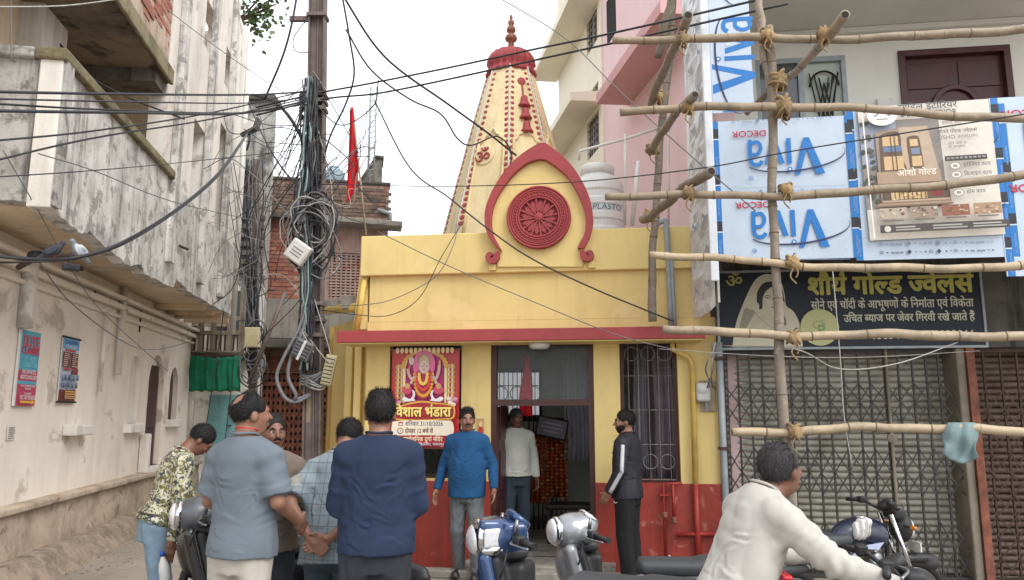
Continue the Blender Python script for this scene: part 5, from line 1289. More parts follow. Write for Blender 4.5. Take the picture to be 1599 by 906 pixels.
I.poly([Q(*p) for p in spline2([(510, 690), (525, 664), (680, 660), (815, 664), (835, 690), (820, 710), (530, 712), (510, 690)], 4)], hx('#9e1622'))
x_, z_ = Q(558, 697); I.text('साव^जिनक दुगा^ मंिदर', x_, z_, .068, hx('#f0e2c0'), .014, width=Q(802, 0)[0]-x_); I.ell(*Q(535, 684), .026, .026, crm, 14); I.ell(*Q(535, 684), .014, .014, hx('#9e1622'), 10)
x_, z_ = Q(545, 725); I.text('साई िनगर, शिकतनगर, जबलपुर', x_, z_, .045, hx('#f0cfd8'), .012, width=Q(812, 0)[0]-x_)
I.build('print', fp, 'poster_gloss')
obj('hanging_rail', tube([(-.01, .0, FH), (FW+.01, .0, FH)], .008, 8), 'iron_white', fp); obj('bottom_rail', tube([(0, .0, 0), (FW, .0, 0)], .008, 8), 'brass', fp)
s0, z0 = T.px(744, 705, -.01); s1, z1 = T.px(757, 652, -.01)
sp = thing('small_notice', 'small yellow picture notice pasted on pillar beside the temple door', 'poster', T.w(s0, -.012, z0), T.a)
obj('paper', bx(0, s1-s0, 0, .004, 0, z1-z0), 'white_plastic', sp); I = Ink(); I.rect(.005, s1-s0-.005, .01, z1-z0-.01, hx('#c99a4a')); I.ell((s1-s0)/2, (z1-z0)*.6, .03, .06, hx('#b0402c'), 12); I.ell((s1-s0)/2, (z1-z0)*.8, .02, .03, hx('#e2c79a'), 10); I.rect(.01, s1-s0-.01, .02, .08, hx('#5673a0')); I.build('print', sp)

# ------------------------------------------------------------ posters on the old wall at the left
def wall_quad(u0, v0, u1, v1): a, b = Lx(u0, v1); c, d = Lx(u1, v0); return a, c, b, d
x0 = Lx(22, 575)[0]; x1 = Lx(54, 577)[0]; z0 = Lx(30, 634)[1]; z1 = Lx(43, 517)[1]
ep = thing('coaching_poster', 'blue and pink coaching class poster on the left wall', 'poster', L.w(x0, -.03, z0), L.a)
EW, EH = x1-x0, z1-z0
obj('sheet', bx(0, EW, 0, .02, 0, EH), 'white_plastic', ep)
I = Ink(.0008); blu, pnk = hx('#4aa3bd'), hx('#b83a5b'); I.rect(.03, EW-.0, .0, EH, blu); I.rect(.03, EW, EH*.33, EH*.475, pnk); I.rect(.03, EW, 0, EH*.285, pnk)
for dx, c in ((.012, hx('#5a1030')), (0, hx('#d3405a'))):
    I.text('ELITE', .07+dx, EH*.80, .15, c, .03, width=EW*.80); I.text('CLASSES', .05+dx, EH*.69, .11, c, .03, width=EW*.86)
wh = hx('#e6dfe4')
for z, t, w_ in ((.585, 'IIT NEET', .55), (.515, 'FOUNDATION', .7)): I.text(t, EW*.52, EH*z, .07, hx('#7fd0dc'), .02, 'c', EW*w_)
for z, t, w_ in ((.425, 'MATHEMATICS', .7), (.355, 'BIOTECHNOLOGY', .8), (.25, 'ALL COMPETITIVE', .7), (.215, 'EXAMS', .3), (.15, 'CLASSES', .35), (.115, 'NEAR THE MAIN ROAD', .75), (.085, 'CALL FOR ADMISSION', .75)): I.text(t, EW*.52, EH*z, .06 if z > .3 else .03, wh, .015, 'c', EW*w_)
I.poly([(.07, EH*.035), (EW*.72, EH*.035), (EW*.72, EH*.018), (EW*.9, EH*.052), (EW*.72, EH*.085), (EW*.72, EH*.068), (.07, EH*.068)], hx('#dba640'))
I.build('print', ep)
x0 = Lx(91, 577)[0]; x1 = Lx(117, 578)[0]; z0 = Lx(104, 628)[1]; z1 = Lx(108, 528)[1]
np_ = thing('photo_banner', 'maroon banner with rows of small photos on the left wall', 'poster', L.w(x0, -.025, z0), L.a)
EW, EH = x1-x0, z1-z0
obj('sheet', bx(0, EW, 0, .015, 0, EH), 'white_plastic', np_); obj('top_rod', tube([(-.02, -.004, EH), (EW+.02, -.004, EH)], .012), 'iron_dark', np_); obj('bottom_rod', tube([(-.03, -.004, 0), (EW+.03, -.004, 0)], .012), 'iron_dark', np_)
I = Ink(.0008); mar = hx('#74332c'); I.rect(.0, EW, .0, EH, hx('#b9c4d6')); I.rect(0, EW, EH*.82, EH, hx('#5c9fd0')); I.rect(0, EW, 0, EH*.19, mar)
I.text('COACHING', EW*.5, EH*.90, .07, hx('#2e3f7c'), .015, 'c', EW*.8); I.text('CLASSES', EW*.5, EH*.84, .045, hx('#e9edf2'), .012, 'c', EW*.7); I.rect(EW*.15, EW*.8, EH*.785, EH*.815, hx('#c0392b'))
for k in range(2): I.rect(EW*(.04+.48*k), EW*(.48+.48*k), EH*.53, EH*.77, mar)
for k in range(2):
    for j in range(7): I.rect(EW*(.08+.48*k), EW*(.08+.48*k)+EW*random.uniform(.22, .36), EH*(.55+.031*j), EH*(.562+.031*j), hx('#d7b9a0'))
I.rect(EW*.1, EW*.5, EH*.49, EH*.52, hx('#c0392b')); I.rect(EW*.6, EW*.95, EH*.43, EH*.53, hx('#8c3038'))
for r_ in range(2):
    for k in range(4): xk = EW*(.05+.235*k); zk = EH*(.22+.115*r_); I.rect(xk, xk+EW*.19, zk, zk+EH*.09, hx(random.choice(['#7d93b8', '#93a7c4', '#6f86a8']))); I.ell(xk+EW*.095, zk+EH*.06, EW*.04, EH*.016, hx('#5a4238'), 10); I.rect(xk+EW*.04, xk+EW*.15, zk, zk+EH*.04, hx('#2d3348'))
for z, c in ((.15, '#d9b24a'), (.115, '#d9b24a'), (.08, '#c99c68'), (.05, '#c99c68')): I.rect(EW*.15, EW*.85, EH*z, EH*(z+.018), hx(c))
I.build('print', np_)
x0, z0 = Lx(8, 688); x1, z1 = Lx(23, 664)
nt_ = thing('typed_notice', 'small typed paper notice low on the left wall', 'notice', L.w(x0, -.012, z0), L.a)
obj('paper', bx(0, x1-x0, 0, .003, 0, z1-z0), 'left_white', nt_); I = Ink(.0008)
for k in range(6): I.rect(.02, (x1-x0)*random.uniform(.7, .95), (z1-z0)*(.1+.14*k), (z1-z0)*(.15+.14*k), hx('#55504a'))
I.build('print', nt_)

# ------------------------------------------------------------ bamboo scaffold
NODE = {}
def bamboo(label, a, b, r0=.036, r1=.032, bend=.0, mat='bamboo', seed=1):
    rg = random.Random(seed); a = Vector(a); b = Vector(b); d = b-a; Ln = d.length; n = max(6, int(Ln/.06))
    t = thing('bamboo_pole', label, 'bamboo pole', a, 0, 'bamboo scaffold poles')
    up = Vector((0, 0, 1)) if abs(d.normalized().z) < .8 else Vector((1, 0, 0)); sd = d.cross(up).normalized(); ph = rg.uniform(0, 6)
    nodes = [rg.uniform(.1, .3)]
    while nodes[-1] < Ln-.2: nodes.append(nodes[-1]+rg.uniform(.2, .5))
    P = []; Rr = []
    for i in range(n+1):
        s = i/n; off = up*(bend*math.sin(s*PI)+.024*math.sin(s*6+ph)+.009*math.sin(s*17+ph*3)+.004*math.sin(s*41+ph))+sd*.024*math.sin(s*5+ph*2)
        P.append(d*s+off); x = s*Ln; nd = min(abs(x-q) for q in nodes); Rr.append((r0+(r1-r0)*s)*(1+.04*math.sin(s*13+ph*5))*(1+.07*math.exp(-(nd/.02)**2)))
    obj('culm', tube(P, Rr, 12), mat, t, smooth=True)
    for q in nodes:
        if q >= Ln: continue
        s = q/Ln; i = min(n-1, int(s*n)); c = P[i].lerp(P[i+1], s*n-i); dd = (P[i+1]-P[i]).normalized(); rr = r0+(r1-r0)*s
        obj('node_ring', tube([c-dd*.006, c, c+dd*.006], [rr*1.05, rr*1.13, rr*1.05], 12), 'bamboo_node', t, smooth=True)
    for e, dd, rr in ((P[0], P[0]-P[1], r0), (P[-1], P[-1]-P[-2], r1)):
        dd.normalize(); obj('hollow_end', tube([e+dd*.0005, e+dd*.002], rr*.72, 12), 'bamboo_hollow', t)
    return t
SYd = 6.15
def B2(u, v, Y=SYd): return at(u, v, Y)
zz = lambda X_: SYd-.134*(X_-2.)
def bpt(u, v, off=0.):
    """point on the scaffold plane, parallel to the shop front"""
    x, z = T.px(u, v, -2.15+off); return T.w(x, -2.15+off, z)
bamboo('long horizontal bamboo pole crossing above the sideways blue logo', bpt(957, 70), bpt(1660, 42), .034, .036, 0, seed=1)
bamboo('long horizontal bamboo pole running just above the building poster', bpt(968, 170), bpt(1680, 184), .036, .034, .02, seed=2)
bamboo('long horizontal bamboo pole crossing the middle of the building poster', bpt(945, 311), bpt(1680, 271), .032, .038, -.03, seed=3)
bamboo('long horizontal bamboo pole along the bottom of wrapped panels', bpt(1014, 402), bpt(1680, 418), .03, .036, -.02, seed=4)
bamboo('long horizontal bamboo pole crossing the navy signboard', bpt(1034, 510), bpt(1690, 529), .034, .038, -.03, seed=5)
bamboo('lowest horizontal bamboo pole in front of the folding gates', bpt(1143, 671), bpt(1690, 674), .034, .034, .0, seed=6)
bamboo('tall upright bamboo pole in front of the shop gate', bpt(1236, 905, .08), bpt(1199, 40, .08), .042, .036, .0, 'bamboo_grey', seed=7)
bamboo('short upper upright bamboo pole beside the sideways logo', bpt(1203, 190, .16), bpt(1183, -60, .16), .034, .032, 0, 'bamboo_grey', seed=8)
T2 = lambda u, v, dy: T.w(*(lambda q: (q[0], dy, q[1]))(T.px(u, v, dy)))
bamboo('rear upright bamboo pole standing on the temple roof edge', T2(1016, 502, -.55), T2(1052, -60, -.95), .042, .034, 0, 'bamboo_grey', seed=9)
bamboo('top slanting bamboo brace reaching out beside the pink wall', T2(1018, 160, -.9), T2(1072, 25, -2.3), .04, .044, 0, 'bamboo_grey', seed=10)
bamboo('slanting bamboo brace behind the logo panel edge, second from top', T2(1010, 238, -.9), T2(1082, 150, -2.35), .038, .036, 0, 'bamboo_grey', seed=11)
bamboo('slanting bamboo brace poking out above the yellow parapet', T2(1002, 345, -.9), T2(1107, 270, -2.4), .042, .042, 0, 'bamboo_grey', seed=12)
bamboo('steep bamboo pole crossing the pink wall at the top', T2(1024, 90, -.8), T2(1064, -40, -1.2), .04, .04, 0, 'bamboo_grey', seed=13)
bamboo('slanting bamboo brace jutting past the white window', T2(1170, 180, .1), T2(1320, 24, -2.6), .03, .04, 0, seed=14)
# rope lashings
rl = Solid
def lash(u, v, off, label, s=1., seed=1):
    p = bpt(u, v, off); t = thing('rope_lashing', label, 'rope lashing', p, T.a, 'coir rope lashings on the scaffold'); rg = random.Random(seed)
    for k in range(6):
        a = rg.uniform(-.5, .5)+(.7 if k % 2 else -.7); pts = []
        for i in range(15):
            q = 2*PI*i/14; x = .055*s*math.cos(q); y = .065*s*math.sin(q); pts.append((x*math.cos(a), y-.005, x*math.sin(a)+(k-2.5)*.012*s+rg.uniform(-.006, .006)))
        obj('turn', tube(pts, .0115*s, 6, False), 'rope', t, smooth=True)
    S = Solid(.012, .02); S.ell((0, -.045, 0), (.05*s, .035*s, .045*s)).ell((.02, -.05, -.03), (.03*s, .03*s, .035*s)); solid('knot', S, 'rope', t, folds(seed, .007, 90))
    for k in range(2): obj('loose_end', tube(spline([(.01, -.06, -.03), (.03*(-1)**k, -.07, -.09-.03*k), (.015, -.06, -.13-.05*k)], 4), .006, 6), 'rope', t)
    return t
for i, (u, v, off, s, lb_) in enumerate(((1196, 57, .02, 1, 'on the top pole beside the sideways logo'), (1214, 128, .1, 1.3, 'thickly wound on the uprights above the building poster pole'), (1222, 168, .02, 1.35, 'bulging where the upright meets the second pole'), (1226, 296, .02, .95, 'on the upright between the two blue logos'), (1236, 411, .02, .95, 'on the upright below the lower blue logo'), (1238, 528, .02, .95, 'on the upright at the bottom of the signboard'), (1239, 672, .02, .95, 'lowest on the upright in front of the gate'),
    (1065, 62, .0, .9, 'on the top brace beside the pink wall'), (1074, 168, .0, .9, 'on the second brace beside the silver film'), (1075, 302, .0, .9, 'on the third brace above the yellow parapet'), (1284, 56, -.1, .95, 'on the brace jutting past the white window'))):
    lash(u, v, off, 'coir rope lashing '+lb_, s, i+1)
def lash_w(p, label, seed):
    q = T.loc(Vector(p)); t = lash(1226, 296, 0, label, 1.05, seed); t.location = p
lash_w(T2(1027, 152, -1.), 'coir rope lashing at the lower end of the top brace', 21); lash_w(T2(1019, 232, -1.), 'coir rope lashing at the lower end of the second brace', 22); lash_w(T2(1014, 338, -1.), 'coir rope lashing at the lower end of the third brace', 23)
# rag on the lowest pole
rq = bpt(1500, 664)
rv = []; rf = []
for j in range(19):
    t = j/18
    for i in range(13):
        s = i/12; u = 1478+45*s+(-6 if s < .3 else 0)*t; hang = 20+40*(.4+.6*math.sin(s*2.2+.3))
        over = min(1, t*3); v = 664-3*math.sin(over*PI)+max(0, t-.2)/.8*hang
        pnt = bpt(u+6*t*(s-.3)+3*math.sin(t*9+s*4), v, -.06*(1 if t > .2 else t*5)+.05*(1-over)+.02*math.sin(s*13+t*4)+.01*math.sin(s*5-t*9))-rq; rv.append(tuple(pnt))
for j in range(18):
    for i in range(12): a = j*13+i; rf.append((a, a+1, a+14, a+13))
o = obj('hanging_rag', (rv, rf), 'rag_teal', smooth=True); o.location = rq; m = o.modifiers.new('t', 'SOLIDIFY'); m.thickness = .006
tag(o, 'pale teal rag hung over the lowest bamboo pole', 'rag')
# ------------------------------------------------------------ steel utility pole with its tangle of cables
PY = 9.2
pb_ = at(486, 880, PY); pb_.z = 0; ptp = at(497, -20, PY)
lean = (ptp-pb_)
up_ = thing('utility_pole', 'rusty steel girder utility pole wrapped in cables left of the temple', 'utility pole', pb_)
def pole_at(v): t = (at(490, v, PY).z)/lean.z; return lean*t
def pz(v): return pole_at(v)
ax = lean.normalized(); 
def along(x0, x1, y0, y1):
    V = []
    for p in (Vector((0, 0, 0)), lean):
        for x, y in ((x0, y0), (x1, y0), (x1, y1), (x0, y1)): V.append(p+Vector((x, y, 0)))
    return V, bx(0, 1, 0, 1, 0, 1)[1]
obj('flange', along(-.105, -.085, -.075, .075), 'pole_steel', up_); obj('flange', along(.085, .105, -.075, .075), 'pole_steel', up_); obj('web', along(-.084, .084, -.008, .008), 'pole_steel', up_); obj('rib', along(.0, .018, -.03, -.009), 'pole_steel', up_)
for v in (27, 150, 160, 172, 300, 352, 475, 500, 524): p = pz(v); obj('clamp_band', holed(p.x-.125, p.x+.125, p.z-.022, p.z+.022, -.1, .1, []), 'pole_steel', up_, bevel=.006)
p = pz(30); obj('bracket_arm', bx(p.x-.36, p.x-.11, -.03, .03, p.z-.03, p.z+.03), 'pole_steel', up_)
for k in range(4): p = pz(150+k*12); obj('insulator', xf(lathe([(.02, -.04), (.035, -.02), (.02, 0), (.035, .02), (.02, .04)], 10), Matrix.Translation((p.x-.18, -.06, p.z))), 'cable_grey', up_, smooth=True); obj('insulator_arm', bx(p.x-.18, p.x-.1, -.07, -.05, p.z-.01, p.z+.01), 'rust_dark', up_)
p = pz(650); obj('paint_patch', bx(p.x-.082, p.x-.03, -.012, -.009, pz(660).z, pz(615).z), 'bamboo', up_)
rg = random.Random(11)
def W(name, label, pts, r, mat, group='cables strung around the utility pole', n=8, cat='cable', sides=6):
    P = spline(pts, n); o0 = P[0].copy()
    o = obj(name, tube([q-o0 for q in P], r, sides), mat, smooth=True); o.location = o0
    return tag(o, label, cat, group)
# vertical trunk of cables down the pole, coils, ties
tk = thing('cable_bundle', 'thick bundle of dark cables running down the left of the pole', 'cable bundle', pb_)
for k in range(26):
    pts = []; x0 = rg.uniform(-.2, .02); y0 = rg.uniform(-.20, -.1)
    for v in range(130, 600, 30):
        p = pz(v); sp_ = 1.+.8*math.exp(-((v-345)/60.)**2); pts.append((p.x+(x0-.01)*sp_*.8+rg.uniform(-.03, .03)+.02, y0+rg.uniform(-.02, .02), p.z))
    if k % 5 == 0: pts = pts[:rg.randint(6, 12)]
    obj('strand', tube(spline(pts, 3), rg.uniform(.007, .014), 6), rg.choice(['cable_black', 'cable_black', 'cable_grey', 'cable_black', 'cable_teal']), tk, smooth=True)
cl = thing('cable_coil', 'large loose coils of grey cable hung halfway up the pole', 'cable coil', pb_)
for k in range(17):
    c = pz(rg.uniform(320, 375)); rx, rz = rg.uniform(.12, .34), rg.uniform(.25, .5); ph = rg.uniform(-.5, .5); pts = []; cx_ = c.x+rg.uniform(-.08, .12)
    for i in range(19): a = 2*PI*i/18+1.3; x, z = rx*math.cos(a), rz*math.sin(a); pts.append((cx_+x*math.cos(ph)-z*math.sin(ph)+rg.uniform(-.015, .015), -.16-.05*math.sin(a)-.004*k, c.z-.12+x*math.sin(ph)+z*math.cos(ph)))
    obj('loop', tube(spline(pts, 2), rg.uniform(.006, .012), 6), rg.choice(['cable_grey', 'cable_grey', 'cable_black', 'cable_black', 'cable_pale']), cl, smooth=True)
for k in range(3):
    c = pz(600); o_ = [(c.x+.14*math.cos(a)*1.1, .14*math.sin(a)*1.0, c.z+.05*math.sin(a*2+k)+.045*k-.03) for a in np.linspace(0, 2*PI, 17)]
    for j in range(4): obj('wrap', tube([(x, y, z+.02*j+.02*math.sin(j+x*9)) for x, y, z in o_], .012, 6, False), ['cable_pale', 'cable_black', 'cable_grey'][k], tk, smooth=True)
lp = thing('hose_loop', 'two thick pale conduit loops drooping from the pole', 'conduit', pb_)
for k, (ux, vx) in enumerate(((428, 612), (446, 606))):
    pts = [at(486, 440, 9.05), at(470+6*k, 505, 9.0), at(442+12*k, 560, 8.95), at(ux+4, 590, 8.95), at(ux+16, 620-4*k, 8.95), at(462, 628-4*k, 9.0), at(484, 618-2*k, 9.1)]
    obj('conduit', tube([q-pb_ for q in spline(pts, 6)], .021, 10), 'cable_grey', lp, smooth=True)
def dev(name, label, u, v, Y, size, roll, mat, extra=None, cat='box'):
    t = thing(name, label, cat, at(u, v, Y), rot=(R(5), R(roll), 0)); a, b, c = size
    obj('case', bx(-a/2, a/2, -b/2, b/2, -c/2, c/2), mat, t, bevel=.012)
    obj('lid', bx(-a/2+.015, a/2-.015, -b/2-.012, -b/2-.001, -c/2+.015, c/2-.015), mat, t, bevel=.006); return t
t = dev('junction_box', 'tilted white junction box hung on cable coils of the pole', 466, 394, 8.9, (.25, .1, .25), 35, 'white_plastic')
for k in range(3): obj('vent_slot', bx(-.07, .07, -.0655, -.0625, -.05+.04*k, -.04+.04*k), 'cable_grey', t)
t = dev('meter_stack', 'grey box strapped at an angle to the pole cables', 474, 547, 8.95, (.2, .12, .22), 25, 'cable_grey')
for k in range(5): obj('rib', bx(-.09, .09, -.078, -.073, -.09+.04*k, -.075+.04*k), 'cable_black', t)
obj('strap', bx(-.015, .015, -.085, -.079, -.12, .12), 'white_plastic', t)
t = dev('terminal_box', 'cream slotted terminal box on the right of the pole', 514, 578, 9.1, (.13, .08, .36), 12, 'cream_plastic')
for k in range(7): obj('slot', bx(-.05, .05, -.0555, -.0525, -.14+.045*k, -.13+.045*k), 'cable_black', t)
# slimmer post further back with its own box
q = at(397, 690, 13.2); q.z = 0
p2 = thing('slim_steel_post', 'slim brown steel post with cable clutter near the green sheet', 'post', q)
h2 = at(402, 250, 13.2)-q
obj('shaft', xf(bx(-.06, .06, -.06, .06, 0, h2.z), Matrix.Rotation(h2.x/h2.z, 4, 'Y')), 'pole_steel', p2)
for k in range(16):
    pts = []; x0 = rg.uniform(-.16, .14)
    for v in range(250 if k % 2 else 400, 610, 35): p = at(399, v, 13.1)-q; pts.append((p.x+x0+rg.uniform(-.06, .06), -.1+rg.uniform(-.06, .04), p.z))
    obj('strand', tube(spline(pts, 3), rg.uniform(.008, .016), 6), rg.choice(['cable_black', 'cable_black', 'cable_grey']), p2, smooth=True)
for k in range(9): c = at(397+rg.uniform(-6, 6), 515+rg.uniform(-10, 70), 13.)-q; r_ = rg.uniform(.12, .26); obj('loop', tube([(c.x+r_*math.cos(a), c.y-.02*k*.3, c.z+r_*1.1*math.sin(a)) for a in np.linspace(0, 2*PI, 17)], .012, 6, False), rg.choice(['cable_black', 'cable_grey']), p2, smooth=True)
dev('cream_meter_box', 'cream meter box on the slim post near the green sheet', 394, 527, 12.9, (.24, .1, .34), 0, 'cream_plastic')
q0, q1 = at(446, 455, 12.5), at(388, 600, 12.5)
tag(obj('leaning_stay', tube([(0, 0, 0), q1-q0], .035, 8), 'pole_steel', smooth=True), 'slanting brown stay rod leaning across the slim post', 'rod').location = q0
# flood light on the old building corner
t = thing('flood_light', 'square flood light on a bracket below the wires, left of pole', 'flood light', at(388, 196, 13.2), rot=(R(-28), R(-14), R(-25)))
obj('housing', bx(-.17, .17, 0, .08, -.17, .17), 'cable_black', t, bevel=.02); obj('lens', bx(-.14, .14, -.012, -.001, -.14, .14), 'white_plastic', t, bevel=.004); obj('yoke', tube([(0, .08, -.16), (.0, .12, -.3), (-.1, .2, -.42)], .02, 8), 'cable_black', t)
for k in range(7): obj('fin', bx(-.15+.05*k, -.135+.05*k, .08, .12, -.14, .14), 'cable_black', t)

# ------------------------------------------------------------ named spans
A = lambda *pts: [at(*p) for p in pts]
W('overhead_cable', 'uppermost horizontal black cable crossing the left building to the pole', A((-30, 143, 4.6), (190, 147, 5.7), (390, 148, 7.9), (486, 143, 9.1)), .011, 'cable_black')
W('overhead_cable', 'second horizontal cable from the top, left building to pole', A((-30, 154, 4.6), (200, 159, 5.7), (390, 161, 7.9), (486, 152, 9.1)), .007, 'cable_black')
W('overhead_cable', 'third horizontal cable, sloping slightly, left building to pole', A((-30, 161, 4.6), (180, 172, 5.7), (380, 176, 7.9), (486, 162, 9.1)), .008, 'cable_black')
W('overhead_cable', 'lowest thick horizontal cable of the left bundle reaching the pole', A((-30, 173, 4.6), (200, 176, 5.7), (380, 177, 7.9), (486, 156, 9.1)), .012, 'cable_black')
W('overhead_cable', 'dark cable rising from the left balcony corner to the pole', A((-30, 222, 4.6), (150, 204, 5.5), (330, 176, 7.4), (487, 140, 9.1)), .008, 'cable_black')
W('overhead_cable', 'dark cable rising across the mouldy parapet to the pole', A((-30, 256, 4.6), (150, 215, 5.5), (330, 186, 7.4), (487, 152, 9.1)), .008, 'cable_black')
W('overhead_cable', 'thin wire sagging low across the mouldy parapet', A((-30, 278, 4.6), (150, 266, 5.5), (300, 252, 8.), (484, 232, 9.1)), .005, 'cable_black')
W('overhead_cable', 'thin wire crossing the mouldy parapet diagonally downwards', A((60, 240, 5.4), (150, 268, 6.2), (270, 315, 7.9), (400, 345, 10)), .005, 'cable_grey')
W('overhead_cable', 'thick double cable swooping from the wall bracket up to the flood light', A((-30, 398, 6.2), (62, 405, 6.4), (130, 400, 6.5), (200, 374, 7.2), (280, 324, 8), (340, 272, 9.3), (375, 225, 11), (386, 208, 12.6)), .016, 'cable_black')
W('overhead_cable', 'second strand twisted along the swooping thick cable', A((-30, 410, 6.2), (62, 409, 6.5), (130, 402, 6.68), (200, 378, 7.18), (280, 327, 7.95), (340, 276, 9.2), (375, 228, 10.9), (386, 210, 12.5)), .009, 'cable_black')
W('overhead_cable', 'black cable draped over the upper plaster wall at far left', A((-20, 26, 7.2), (60, 42, 7.6), (98, 74, 7.8), (125, 110, 7.9), (200, 152, 8.3), (288, 186, 9)), .011, 'cable_black')
W('overhead_cable', 'pale wire along the top edge at far left', A((-20, 11, 5.2), (100, 9, 5.8), (190, -2, 6.4)), .006, 'cable_pale')
W('overhead_cable', 'thin wire hanging straight down at the far left edge', A((17, -20, 6.), (17, 30, 6), (18, 96, 6)), .005, 'cable_grey')
W('overhead_cable', 'thin wire from the white bay wall down to the pole', A((262, 16, 8.8), (340, 75, 9), (415, 127, 9.), (488, 172, 9.1)), .005, 'cable_grey')
W('overhead_cable', 'slack wire drooping across the lower beige wall', A((60, 408, 7.2), (110, 472, 8), (190, 532, 9.3), (240, 546, 10), (300, 533, 12.5)), .007, 'cable_grey')
W('overhead_cable', 'thin wire slanting down the lower beige wall', A((5, 235, 5.9), (60, 330, 6.4), (105, 410, 7.2), (160, 487, 8.6), (262, 580, 11.)), .005, 'cable_grey')
W('overhead_cable', 'thick black cable curving up from the pole past the red flag', A((532, -20, 8.6), (545, 55, 8.8), (553, 115, 9.0), (540, 162, 9.1), (516, 212, 9.1), (502, 262, 9.15)), .013, 'cable_black')
W('overhead_cable', 'thick black cable descending from top to the tower behind the arch', A((530, -15, 8.6), (600, 88, 9), (700, 163, 9.6), (762, 208, 10.2), (806, 243, 10.6)), .014, 'cable_black')
W('overhead_cable', 'black cable dipping in a loop against the temple tower', A((540, 46, 8.6), (580, 110, 8.8), (640, 155, 9.2), (688, 178, 9.5), (714, 216, 9.7), (736, 227, 9.9), (775, 213, 10.2), (796, 232, 10.3), (798, 260, 10.4)), .011, 'cable_black')
W('overhead_cable', 'upper of two dark cables crossing in front of the red dome', A((400, 168, 9.3), (500, 145, 9.1), (575, 131, 8.9), (700, 106, 8.4), (830, 78, 7.8), (960, 51, 7.2), (1210, -6, 6.4)), .011, 'cable_black')
W('overhead_cable', 'lower of two dark cables crossing in front of the tower top', A((400, 180, 9.3), (505, 155, 9.1), (590, 146, 8.9), (700, 124, 8.4), (840, 93, 7.8), (1000, 58, 7.2), (1230, 6, 6.4)), .011, 'cable_black')
W('overhead_cable', 'thin purple-grey wire level across the arch medallion and panels', A((498, 288, 9.1), (700, 291, 8.3), (900, 284, 7.4), (1100, 262, 6.3), (1250, 234, 5.9), (1640, 172, 5.2)), .0055, 'cable_black')
W('overhead_cable', 'brown cable slanting across the arch and yellow facade to the right', A((585, 158, 8.9), (640, 262, 8.5), (700, 308, 8.3), (760, 356, 8.2), (830, 404, 8.1), (930, 452, 7.9), (1052, 502, 7.7)), .009, 'cable_black')
W('overhead_cable', 'thin straight wire slanting down the yellow facade past the chajja', A((590, 362, 8.5), (700, 415, 8.2), (830, 470, 8.), (960, 522, 7.8), (1060, 548, 7.7)), .006, 'cable_grey')
W('overhead_cable', 'thin wire from the sky top crossing the pink wall diagonally', A((768, -10, 8.), (880, 58, 7.6), (960, 135, 7.2), (1050, 218, 6.8), (1180, 330, 6.3)), .006, 'cable_grey')
W('overhead_cable', 'loose wire looping over the left yellow wall to the parapet', A((500, 478, 9.), (570, 476, 8.35), (620, 465, 8.35), (680, 432, 8.35), (706, 388, 8.35), (716, 352, 8.5)), .005, 'cable_grey')
W('overhead_cable', 'brown loop of wire sagging low on the left yellow wall', A((500, 484, 9.), (560, 492, 8.35), (610, 492, 8.35), (655, 465, 8.35), (690, 400, 8.35), (724, 345, 8.5)), .005, 'cable_black')
W('overhead_cable', 'slack wire sagging in front of the grey shop shutter', A((1130, 540, 7.5), (1240, 545, 6.5), (1310, 576, 6.8), (1400, 568, 7), (1495, 535, 7.4)), .006, 'cable_pale')
W('overhead_cable', 'thin wire hanging down in front of the shop shutter', A((1300, 420, 6.4), (1312, 560, 6.4), (1318, 650, 6.4), (1331, 730, 6.4)), .005, 'cable_pale')
W('overhead_cable', 'wire crossing level above the folding gate', A((1030, 545, 7.6), (1200, 556, 7.2), (1350, 558, 7.4), (1530, 548, 7.6)), .004, 'cable_pale')
W('overhead_cable', 'thick cable rising steeply left of the pole to the top', A((412, 158, 9.3), (440, 92, 9.1), (455, 40, 9), (466, -20, 9)), .015, 'cable_black')
W('overhead_cable', 'drooping cable from the flood light to the pole trunk', A((388, 160, 12.), (412, 215, 10.5), (440, 262, 9.6), (470, 296, 9.1)), .012, 'cable_black')
W('overhead_cable', 'thick sagging arm of cable above the slim post', A((395, 148, 10.), (430, 160, 9.6), (460, 195, 9.2), (478, 240, 9.1), (480, 300, 9.1)), .022, 'cable_black')
W('overhead_cable', 'loose wire tail ringed at the left of pole top', A((484, 28, 9.1), (470, 42, 9.0), (458, 62, 9.0), (462, 80, 9.0), (482, 82, 9.1)), .006, 'cable_black')
for k in range(56):     # the fine tangle nobody could follow singly
    s = rg.random(); v0 = rg.uniform(110, 340); 
    if s < .45: a = at(483, v0, 9.1); b_ = at(rg.uniform(300, 410), rg.uniform(130, 480), rg.uniform(10, 13.5))
    elif s < .75: a = at(488, v0, 9.1); b_ = at(rg.uniform(520, 610), rg.uniform(120, 420), rg.uniform(8.7, 9.6))
    else: a = at(488, rg.uniform(330, 470), 9.1); b_ = at(rg.uniform(400, 560), rg.uniform(400, 560), rg.uniform(8.8, 11))
    m = a.lerp(b_, .4)+Vector((rg.uniform(-.25, .25), 0, -rg.uniform(.0, .6))); m2 = a.lerp(b_, .75)+Vector((rg.uniform(-.15, .15), 0, -rg.uniform(-.1, .35)))
    W('tangled_wire', 'one of many thin slack wires tangled around the utility pole', [a, m, m2, b_], rg.uniform(.004, .008), rg.choice(['cable_black', 'cable_black', 'cable_grey', 'cable_pale']), 'thin tangled wires at the pole', 8, 'wire', 5)
for k in range(8):
    a = at(rg.uniform(355, 370), rg.uniform(240, 460), 13.); b_ = at(rg.uniform(395, 420), rg.uniform(380, 560), 13.)
    W('lane_wire', 'one of several thin wires slung between white building and slim post', [a, a.lerp(b_, .5)-Vector((0, 0, .2)), b_], .007, rg.choice(['cable_grey', 'cable_black']), 'thin wires over the lane end', 6, 'wire', 5)
